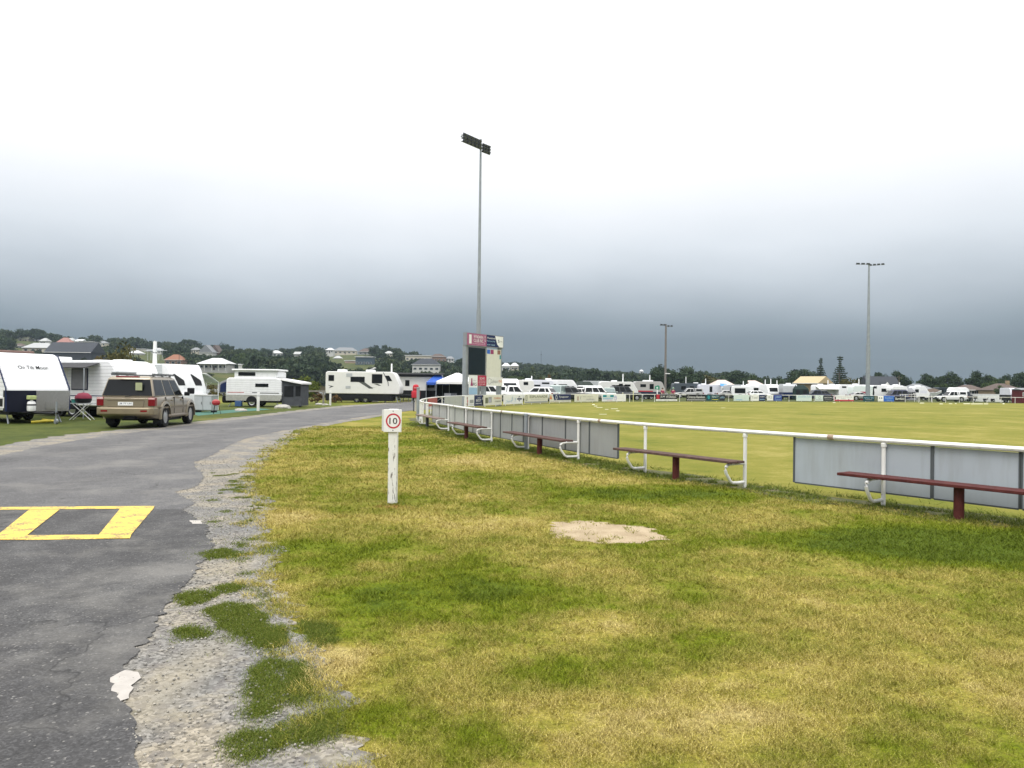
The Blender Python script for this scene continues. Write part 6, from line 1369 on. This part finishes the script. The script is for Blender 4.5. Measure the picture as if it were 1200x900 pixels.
gazebo('white pop up gazebo left of the scoreboard', 536, 76, 4.2, 3.0, 2.10, 2.95, WTARP, walls=mat('dark_gazebo_wall', (.015, .02, .03), .9))
gazebo('blue pop up gazebo left of the white gazebo', 513, 78, 2.3, 2.6, 2.0, 2.9, BLUET, walls=mat('dark_gazebo_wall', (.015, .02, .03), .9))
for px, Y, lb, c_ in [(531, 73.6, 'dark folding chair under the white gazebo, nearest the scoreboard post', DGREY), (524, 74.5, 'grey folding chair under the white gazebo on its left side', CANV)]: camp_chair(lb, (px - 600)/F*Y, Y, 0, c_)
fold_table('camp table of dark gear under the blue gazebo', (517 - 600)/F*75.5, 75.5, 0, 1.4, .6, .75, DGREY)
# ------------------------------------------------------------------ rows along the far side of the oval
XY = lambda px, Y: ((px - 600)/F*Y, Y)
GC = 'caravans along the far side of the oval'; GV = 'cars parked along the far side of the oval'
def CV(label, px, Y, L, rz=0, body=OFFW, **kw): kw.setdefault('grp', GC); return caravan(label, px, Y, L, rz=rz, body=body, **kw)
def CA(label, px, Y, rz, kind, paint, **kw): x, y = XY(px, Y); kw.setdefault('grp', GV); return car(label, x, y, rz, kind, paint, z=g1(x, y), **kw)
CV('white caravan front showing just right of the scoreboard', 591, 92, 4.6, -1.2, WHITE, H=2.6, frontwin=(1.7, 2.1), hatch=())
CV('white slab sided caravan with one dark window, first right of the scoreboard', 606, 100, 4.4, .05, OFFW, H=2.55, wins=((.35, .62, 1.9, 2.3),), slope=.2, hatch=())
CV('lilac white caravan with two dark slot windows behind the white ute', 629, 104, 4.6, 0, LILAC, H=2.62, wins=((-.2, .2, 1.75, 1.98), (.28, .72, 2.08, 2.3)), slope=.2, hatch=(-.5,), mast=(-.3, .55))
CV('white caravan with a rounded right end behind the dark grey wagon', 658, 106, 4.6, 0, WHITE, H=2.68, slope=.7, noseh=1.1, wins=((-.75, -.35, 1.5, 2.1), (-.2, .3, 1.6, 2.1)), hatch=(-.8,))
CV('pale grey caravan roof between the olive tent and the white vans', 701, 118, 4.6, -.6, PGREY, H=2.7, slope=.8, hatch=())
CV('long white caravan with a sloping nose right of the white vans', 724, 112, 5.6, 0, OFFW, H=2.58, slope=.75, noseh=.75, wins=((.0, .2, 1.9, 2.3), (.3, .6, 1.9, 2.2)), hatch=(-.2,), mast=(.28, 1.15))
CV('grey caravan with a red stripe and navy skirt left of the timber floodlight pole', 760, 118, 4.7, 0, mat('pale_warm_grey_panel', (.40, .39, .38), .5, var=.04), H=2.72, slope=.5, noseh=1.0, bodyfront=WHITE, skirt=mat('navy_skirt', (.015, .02, .045), .5), skirth=.62, stripes=((-.9, .2, 1.15, 1.32, RED),), wins=((-.62, -.25, 1.85, 2.3), (-.02, .25, 1.55, 2.35)), hatch=(-.2, .1), mast=(.1, 1.0))
CV('dark slate caravan with a pale nose behind the silver ute', 806, 150, 6.2, 0, mat('slate_panel', (.07, .085, .10), .5), H=2.75, slope=.3, bodyfront=PGREY, wins=((-.5, -.2, 1.5, 2.2), (.05, .3, 1.6, 2.2)), hatch=(-.7, .5), mast=(-.1, 1.3))
CV('white caravan with a tall dark door window right of the slate one', 831, 148, 4.3, 0, LILAC, H=2.55, slope=.25, wins=((-.1, .15, 1.1, 2.2),), hatch=(-.5,), mast=(-.28, 1.15))
CV('pale caravan under the bright blue tarp', 847, 152, 3.6, 0, OFFW, H=2.5, slope=.2, wins=((-.2, .6, 1.5, 1.9),), hatch=())
x, y = XY(849, 146); t = thing('tarp', 'bright blue tarp roof on white poles among the far caravans', 'tarp', (x, y, 0)); MB().add([(-.95, -.8, 2.35), (.75, -.8, 2.2), (.55, .8, 2.75), (-.7, .8, 2.8), (-.95, -.8, 2.3), (.75, -.8, 2.15), (.55, .8, 2.7), (-.7, .8, 2.75)], [(0, 1, 2, 3), (7, 6, 5, 4), (0, 4, 5, 1), (1, 5, 6, 2), (2, 6, 7, 3), (3, 7, 4, 0)]).build('sheet', LBLUE, t)
for sx in (-.9, .7): MB().cyl((sx, -.75, 0), (sx, -.75, 2.2), .04, None, 6).build('pole', WHITE, t)
CV('off white caravan with a square dark window right of the blue tarp', 860, 143, 3.4, 0, PGREY, H=2.55, slope=.15, wins=((-.6, .0, 1.2, 2.1),), hatch=())
CV('white camper with a black open rear hatch behind the mint board', 868, 138, 3.2, -.2, WHITE, H=2.3, slope=.2, hatch=(), mast=(.3, .9), wins=((-.7, .45, 1.0, 1.9),))
CV('white caravan with a dark corner window right of the black hatch camper', 879, 140, 2.9, 0, WHITE, H=2.45, slope=.6, wins=((.2, .8, 1.2, 2.0),), hatch=(-.2,))
CV('white caravan with two staggered dark windows behind the small navy board', 889, 150, 4.2, .1, WHITE, H=2.7, slope=.5, wins=((-.8, -.3, 2.0, 2.4), (.2, .8, 1.4, 1.9)), hatch=(-.3,), mast=(.7, 1.0))
CV('white caravan front with one round cornered window left of the royal blue board', 900, 138, 4.0, -1.35, WHITE, H=2.65, slope=.5, noseh=.7, frontwin=(1.35, 2.05), hatch=(), mast=(.2, 1.0))
CV('small rounded white caravan behind the royal blue board', 910, 146, 3.6, 0, WHITE, H=2.5, slope=.9, noseh=.8, hatch=(), mast=(.1, 1.0))
CV('grey caravan rear with a navy skirt right of the royal blue board', 923, 135, 3.4, 1.5, PGREY, H=2.7, slope=.3, rear=.35, skirt=NAVY, skirth=.75, hatch=(-.2,))
CV('white caravan carrying a large white awning behind the charcoal board', 972, 148, 6.4, 0, WHITE, H=2.75, slope=.3, wins=((.55, .8, 1.3, 2.2),), hatch=(-.55, .15), mast=(-.05, .95))
canopy(bpy.data.objects[[o.name for o in bpy.data.objects if o.get('label', '').startswith('white caravan carrying')][0]], -3.1, 1.5, -1.2, -3.0, 2.55, 1.95, WTARP)
CV('white motorhome with a high roof left of the tall right floodlight pole', 997, 146, 5.4, 0, WHITE, H=2.85, slope=.4, noseh=1.3, hatch=(.3,), mast=(.62, 1.1), wins=((-.8, -.5, 2.2, 2.5),))
CV('pale greenish white caravan touching the tall right floodlight pole', 1009, 142, 4.0, 0, mat('mint_white_panel', (.66, .73, .70), .5, var=.04), H=2.6, slope=.2, hatch=(.4,))
CV('white motorhome with grey windows right of the tall right floodlight pole', 1038, 142, 6.0, 0, WHITE, H=2.75, slope=.25, noseh=1.2, wins=((-.92, -.74, 2.15, 2.55), (-.45, .0, 1.55, 2.15), (.1, .38, 1.5, 2.2)), hatch=(-.1, .6), mast=(.9, .6), name='motorhome', cat='motorhome')
CV('white overcab camper nose right of the motorhome above the navy wagon', 1051, 139, 2.8, 0, WHITE, H=2.6, base=1.5, slope=.2, noseh=.4, hatch=(), legs=False, box=False)
CV('white round nosed caravan with a grey awning left of the white ute', 1077, 146, 2.9, 0, WHITE, H=2.65, slope=.8, noseh=.9, wins=((-.95, -.45, 1.5, 2.1),), hatch=(-.2,), stripes=((-.3, .6, 1.3, 1.9, LILAC),))
CV('dark blue grey caravan behind the bonnet of the white ute', 1106, 160, 3.6, 0, mat('dark_blue_grey_panel', (.03, .04, .05), .5), H=2.6, slope=.2, hatch=(), wins=((-.8, -.4, 1.6, 2.2),))
CV('pale caravan front on a black base left of the maroon shed', 1187, 128, 4.2, -1.75, LILAC, H=2.45, slope=.4, noseh=.75, skirt=BLACK, skirth=.78, box=BLACK, hatch=())
# tents, tarps, boats
def tent(label, px, Y, w_, d_, H, m_, opening=None):
    x, y = XY(px, Y); t = thing('tent', label, 'tent', (x, y, g1(x, y)), .1); a, c = w_/2, d_/2
    MB().loft([[(-a, -c, 0), (a, -c, 0), (a, c, 0), (-a, c, 0)], [(-a*.92, -c*.9, H*.72), (a*.92, -c*.9, H*.72), (a*.92, c*.9, H*.72), (-a*.92, c*.9, H*.72)], [(-a*.55, -c*.3, H), (a*.55, -c*.3, H), (a*.55, c*.3, H), (-a*.55, c*.3, H)]]).build('shell', m_, t, bevel=.06)
    for s in (-.45, .4): MB().add([(s*a - .35, -c*.995 - .012, .5), (s*a + .35, -c*.995 - .012, .5), (s*a + .33, -c*.92 - .03, H*.66), (s*a - .33, -c*.92 - .03, H*.66)], [(0, 1, 2, 3)]).build('window', opening or BLACK, t)
    return t
tent('dark olive tent with two black openings behind the grey wagon', 684, 108, 3.0, 2.6, 2.55, CARG); tent('dark green tent truck body with black opening behind the mint board', 936, 134, 2.9, 2.4, 2.6, mat('dark_green_canvas', (.018, .032, .030), .85)); tent('grey canvas tent left of the round nosed caravan', 1064, 144, 2.1, 2.2, 2.3, CANV)
x, y = XY(1091, 148); t = thing('boat', 'white boat under a brown cover on a trailer left of the white ute', 'boat', (x, y, 0), .05)
MB().loft([[(-2.2, -.8, 1.5), (-2.2, .8, 1.5), (-2.2, .5, .8), (-2.2, -.5, .8)], [(.6, -.85, 1.55), (.6, .85, 1.55), (.6, .4, .8), (.6, -.4, .8)], [(2.1, -.08, 1.95), (2.1, .08, 1.95), (2.1, .05, 1.5), (2.1, -.05, 1.5)]]).build('hull', WHITE, t, bevel=.04)
MB().loft([[(-2.1, -.75, 1.56), (-2.1, .75, 1.56), (-2.1, .1, 1.9), (-2.1, -.1, 1.9)], [(.5, -.8, 1.6), (.5, .8, 1.6), (.5, .1, 2.35), (.5, -.1, 2.35)], [(1.7, -.2, 1.9), (1.7, .2, 1.9), (1.7, .05, 2.0), (1.7, -.05, 2.0)]]).build('cover', mat('brown_boat_cover', (.12, .09, .07), .85), t)
for s in (-1, 1): wheel(t, -.4, s*.8, .3, .3, .18, CHROME, s)
MB().tube([(-2, 0, .6), (2.6, 0, .55)], .06, 4).build('trailer_beam', GALV, t)
for sx in (-1.4, .9): MB().tube([(sx, -.4, .6), (sx, -.4, .85)], .04, 4).build('trailer_support', GALV, t); MB().tube([(sx, .4, .6), (sx, .4, .85)], .04, 4).build('trailer_support', GALV, t)
x, y = XY(1121.5, 141); t = thing('boat', 'white covered boat on a trailer behind the cab of the white ute', 'boat', (x, y, 0), 0)
MB().loft([[(-1.7, -.3, 2.1), (-1.7, .3, 2.1), (-1.7, .4, 1.75), (-1.7, -.4, 1.75)], [(-1.1, -.8, 2.5), (-1.1, .8, 2.5), (-1.1, .9, 1.72), (-1.1, -.9, 1.72)], [(1.2, -.85, 2.55), (1.2, .85, 2.55), (1.2, .95, 1.72), (1.2, -.95, 1.72)], [(1.85, -.6, 2.2), (1.85, .6, 2.2), (1.85, .7, 1.72), (1.85, -.7, 1.72)]]).build('cover', WHITE, t, smooth=True, bevel=.05)
MB().bb(-1.6, 1.8, -.8, .8, 1.2, 1.71).build('hull', NAVY, t); MB().bb(-1.8, 2.6, -.5, .5, .5, 1.19).build('trailer', DGREY, t)
for s in (-1, 1): wheel(t, .8, s*.85, .34, .34, .2, CHROME, s)
# cars of the far rows
CA('white canopied ute with tinted rear glass just right of the scoreboard', 603, 88, .12, 'ute', CARW, L=5.1, H=1.80, canopyb=CARW); CA('white low car with a dark windscreen behind the cream board', 631, 92, 2.7, 'hatch', CARW, L=4.4, H=1.65)
CA('silver green van with a wide pale windscreen above the navy board', 654, 95, -1.9, 'van', mat('pale_green_paint', (.36, .42, .40), .35, var=.04), L=4.6, H=1.95, glass=GLASSG); CA('dark grey wagon with roof bars above the navy board', 671, 96, .1, 'suv', CARD, L=4.7, H=1.75, rack=True)
CA('grey hatchback just left of the two white vans', 686, 101, -.2, 'hatch', CARS, L=4.2, H=1.6); CA('white van with dark side glass, left of the white pair', 694, 104, .5, 'van', CARW, L=4.2, H=1.95); CA('white wagon with dark side glass, right of the white pair', 702, 101, .15, 'suv', CARW, L=4.6, H=1.8)
CA('pale green car with a bright windscreen above the turquoise board', 714, 103, -1.7, 'suv', mat('pale_mint_paint', (.33, .38, .35), .35, var=.05), L=4.4, H=1.72, glass=GLASSG); CA('black four wheel drive with a loaded roof rack right of the turquoise board', 733, 106, .15, 'suv', CARD, L=4.5, H=1.95, rack='tray', belt=1.12)
CA('silver dual cab ute behind the black serif board', 807, 142, PI, 'ute', CARS, L=5.2, H=1.82, canopyb=CARS); CA('pale grey car under the blue tarp', 853, 140, 0, 'sedan', CARS, L=4.4, H=1.5)
CA('dark blue ute behind the small crest board', 955, 133, PI, 'ute', CARB, L=5.2, H=1.78); CA('dark grey car under the white awning', 966, 139, 0, 'suv', CARD, L=4.4, H=1.7); CA('pale car hidden behind the navy pole foot board', 1008, 135, 0, 'sedan', CARS, L=4.4, H=1.45)
CA('navy four wheel drive wagon behind the bright blue board', 1047, 133, PI, 'suv', mat('muted_navy_paint', (.06, .065, .12), .3, .2), L=4.8, H=1.9, rack=True); CA('small white car with its bonnet showing above the royal blue board', 889, 133, 0, 'hatch', CARW, L=4.0, H=1.5)
CA('white dual cab ute with canopy parked side on behind the far rail', 1114, 131, PI, 'ute', CARW, L=5.0, H=1.83, canopyb=CARW, r=.40)
CA('white wagon under the scoreboard, left of its middle post', 574, 86, .3, 'suv', CARW, L=4.7, H=1.8); CA('grey van behind the scoreboard right post', 584, 96, 2.0, 'van', CARS, L=4.5, H=1.95)
x, y = XY(1137, 137); t = thing('box_trailer', 'dark box trailer with a load behind the white ute', 'trailer', (x, y, 0)); MB().bb(-.9, .9, -.7, .7, .5, 1.0).build('tray', CARD, t, bevel=.02); MB().loft([[(-.8, -.5, 1.0), (-.1, -.5, 1.0), (-.1, .5, 1.0), (-.8, .5, 1.0)], [(-.75, -.4, 1.75), (-.35, -.4, 1.7), (-.35, .4, 1.7), (-.75, .4, 1.75)]]).build('load', DGREY, t); MB().tube([(-.9, 0, .5), (-2.1, 0, .48)], .05, 4).build('drawbar', BLACK, t)
for s in (-1, 1): wheel(t, .2, s*.75, .33, .33, .2, CHROME, s)
# long white wall, maroon shed
a, b_ = XY(1132, 142), XY(1182, 136); ang = math.atan2(b_[1]-a[1], b_[0]-a[0]); L = math.hypot(b_[0]-a[0], b_[1]-a[1])
t = thing('boundary_wall', 'long plain white wall between the white ute and the maroon shed', 'wall', ((a[0]+b_[0])/2, (a[1]+b_[1])/2, 0), ang); MB().bb(-L/2, L/2, -.08, .08, -.2, 1.32).build('wall', mat('white_block_wall', (.66, .68, .65), .8, var=.05, dirt=.15), t); MB().bb(-L/2, L/2, -.10, .10, 1.322, 1.38).build('coping', WHITE, t)
for px, Y, lb in [(1155, 138, 'dark two wheeled trolley before the white wall, left one'), (1164, 138, 'dark two wheeled trolley before the white wall, right one')]:
    x, y = XY(px, Y); t = thing('trolley', lb, 'trolley', (x, y, 0)); MB().bb(-.35, .35, -.2, .2, .32, .55).build('tray', BLACK, t, bevel=.02); MB().tube([(.3, 0, .5), (.55, 0, .85), (.6, .15, .85)], .03, 5).build('handle', BLACK, t)
    for s in (-1, 1): wheel(t, -.05, s*.22, .2, .2, .08, CHROME, s)
x, y = XY(1201, 124); t = thing('shed', 'dark maroon shed at the right edge with one small pale window', 'shed', (x, y, 0)); MS = mat('maroon_boards', (.10, .018, .022), .7, var=.15, ribs=.2)
MB().bb(-1.2, 1.6, -1, 1.4, 0, 2.15).build('wall', MS, t); MB().add([(-1.35, -1.15, 2.13), (1.75, -1.15, 2.13), (1.75, 1.55, 2.13), (-1.35, 1.55, 2.13), (-1.35, .2, 2.42), (1.75, .2, 2.42)], [(0, 1, 5, 4), (1, 2, 5), (2, 3, 4, 5), (3, 0, 4), (3, 2, 1, 0)]).build('roof', R_GREY, t)
f_ = MB().bb(-1.0, -.5, -1.04, -1.001, 1.1, 1.75).build('window', TRIM, t); MB().bb(-.95, -.55, -1.06, -1.042, 1.15, 1.7).build('pane', GLASSG, f_); MB().bb(.2, 1.0, -1.03, -1.001, 0, 1.9).build('door', MS, t)
# race rails near the round nosed caravan
x, y = XY(1072, 127); t = thing('race_rail', 'white pipe rail pen behind the far fence left of the white ute', 'rail', (x, y, 0), .02)
for i, x_ in enumerate(np.linspace(-2.4, 3.2, 8)): MB().cyl((x_, (i % 3)*.7, -.1), (x_, (i % 3)*.7, 1.15), .035, None, 6).build('post', WP, t)
MB().tube([(-2.5, 0, 1.17), (.3, 0, 1.17)], .04, 6).build('rail', WP, t); MB().tube([(.1, .7, 1.32), (2.6, .7, 1.3)], .05, 6).build('rail', WP, t)
# green sign on a white post behind the fence
x, y = XY(770.3, 104); t = thing('sign', 'green club sign on a white post behind the black hydraulic board', 'sign', (x, y, g1(x, y))); MB().bb(-.07, .07, -.05, .05, 0, 1.75).build('post', WHITE, t)
MB().add([(-.35, -.07, 1.55), (.3, -.07, 1.5), (.3, -.07, 1.95), (.1, -.07, 2.1), (-.35, -.07, 1.95), (-.35, -.03, 1.55), (.3, -.03, 1.5), (.3, -.03, 1.95), (.1, -.03, 2.1), (-.35, -.03, 1.95)], [(0, 1, 2, 3, 4), (9, 8, 7, 6, 5)] + [(i, (i+1) % 5, 5 + (i+1) % 5, 5 + i) for i in range(5)]).build('sign_plate', INK['green'], t); disc(t, -.02, 1.75, .13, -.075, INK['mint'])
# two people in maroon tops behind the fence
def skin(name, V, E, R, m_, parent, root=0):
    me = bpy.data.meshes.new(name); me.from_pydata(V, E, []); me.materials.append(m_); o = bpy.data.objects.new(name, me); COL.objects.link(o); o.parent = parent
    md = o.modifiers.new('skin', 'SKIN'); md.use_smooth_shade = True
    sv_ = me.skin_vertices[0].data if me.skin_vertices else None
    if sv_ is None:
        bm = bmesh.new(); bm.from_mesh(me); bm.verts.layers.skin.verify(); bm.to_mesh(me); bm.free(); sv_ = me.skin_vertices[0].data
    for i, r in enumerate(R): sv_[i].radius = (r, r) if not isinstance(r, tuple) else r; sv_[i].use_root = (i == root)
    o.modifiers.new('sub', 'SUBSURF').render_levels = 1; return o
SKIN = mat('light_skin', (.45, .28, .21), .6); HAIR = mat('brown_hair', (.06, .035, .02), .7); TOP = mat('maroon_top', (.30, .025, .08), .85, var=.12); JEAN = mat('dark_trousers', (.03, .035, .05), .9)
def person(label, x, y, rz, hat=None, arm=.2):
    t = thing('person', label, 'person', (x, y, g1(x, y)), rz)
    V = [(0, 0, .95), (0, 0, 1.2), (0, 0, 1.42), (0, -.01, 1.50), (0, -.02, 1.58), (0, -.015, 1.68), (-.17, 0, 1.40), (-.25, -.02, 1.14), (-.24, -arm, .95), (-.23, -arm - .05, .84), (.17, 0, 1.40), (.25, -.02, 1.14), (.24, -arm, .95), (.23, -arm - .05, .84), (-.09, 0, .88), (-.10, -.01, .48), (-.10, .02, .08), (-.10, -.12, .03), (.09, 0, .88), (.10, -.01, .48), (.10, .02, .08), (.10, -.12, .03)]
    E = [(0, 1), (1, 2), (2, 3), (3, 4), (4, 5), (2, 6), (6, 7), (7, 8), (8, 9), (2, 10), (10, 11), (11, 12), (12, 13), (0, 14), (14, 15), (15, 16), (16, 17), (0, 18), (18, 19), (19, 20), (20, 21)]
    R = [.14, .13, .12, .055, .085, .085, .055, .042, .034, .04, .055, .042, .034, .04, .08, .055, .04, .035, .08, .055, .04, .035]
    skin('body', V, E, R, SKIN, t)
    skin('top', [V[0], V[1], V[2], V[6], V[7], V[10], V[11]], [(0, 1), (1, 2), (2, 3), (3, 4), (2, 5), (5, 6)], [.16, .155, .145, .075, .06, .075, .06], TOP, t)
    skin('trousers', [(0, 0, .93), V[14], V[15], V[16], V[18], V[19], V[20]], [(0, 1), (1, 2), (2, 3), (0, 4), (4, 5), (5, 6)], [.15, .10, .072, .058, .10, .072, .058], JEAN, t)
    MB().lathe([(.098, 1.60), (.108, 1.66), (.098, 1.73), (.05, 1.775), (.005, 1.785)], (0, .012, 0), n=14).build('hair', HAIR, t, smooth=True)
    if hat:
        MB().lathe([(.22, 1.685), (.225, 1.70), (.115, 1.71), (.105, 1.80), (.06, 1.83), (.003, 1.832)], (0, 0, 0), n=16).build('hat', hat, t, smooth=True)
x, y = XY(776.5, 101); person('person in a maroon top, bare headed, behind the black hydraulic board', x, y, .3, None, .25)
x, y = XY(789, 101); person('person in a maroon top and pale green hat behind the black hydraulic board', x, y, -.4, mat('pale_green_hat', (.36, .50, .36), .8), .3)
# small markers at the far edge
x, y = XY(1000.5, 142); t = thing('gas_locker', 'dark red box between the motorhome and the pole side caravan', 'box', (x, y - 4, 0)); MB().bb(-.45, .45, -.3, .3, 0, 1.55).build('locker', mat('dark_red_locker', (.28, .01, .04), .5), t, bevel=.03); MB().bb(-.4, .4, -.33, -.303, .1, 1.45).build('door', mat('dark_red_locker', (.28, .01, .04), .5), t); MB().bb(.46, .56, -.1, .1, 0, 2.1).build('post', DGREY, t)
for px, Y, h_, lb in [(742.3, 93, 1.35, 'thin pale yellow marker post left of the grey caravan with the red stripe'), (730, 92, 1.1, 'short yellow marker post behind the turquoise board')]:
    x, y = XY(px, Y); t = thing('marker_post', lb, 'post', (x, y, g1(x, y))); MB().cyl((0, 0, 0), (0, 0, h_), .045, None, 8).build('post', mat('pale_yellow_post', (.62, .60, .28), .6), t); MB().cyl((0, 0, h_ + .002), (0, 0, h_ + .03), .055, .04, 8).build('cap', WHITE, t)
# ------------------------------------------------------------------ air
m = bpy.data.materials.new('damp_air'); m.use_nodes = True; t = m.node_tree
for n in list(t.nodes):
    if n.type == 'BSDF_PRINCIPLED': t.nodes.remove(n)
vo = t.nodes.new('ShaderNodeVolumePrincipled'); vo.inputs['Color'].default_value = (.62, .76, .92, 1); vo.inputs['Density'].default_value = .00012
t.links.new(vo.outputs[0], [n for n in t.nodes if n.type == 'OUTPUT_MATERIAL'][0].inputs['Volume'])
o = MB().bb(-1550, 1550, -60, 1650, -3.2, 75).build('haze', m); tag(o, kind='stuff'); o.display_type = 'WIRE'
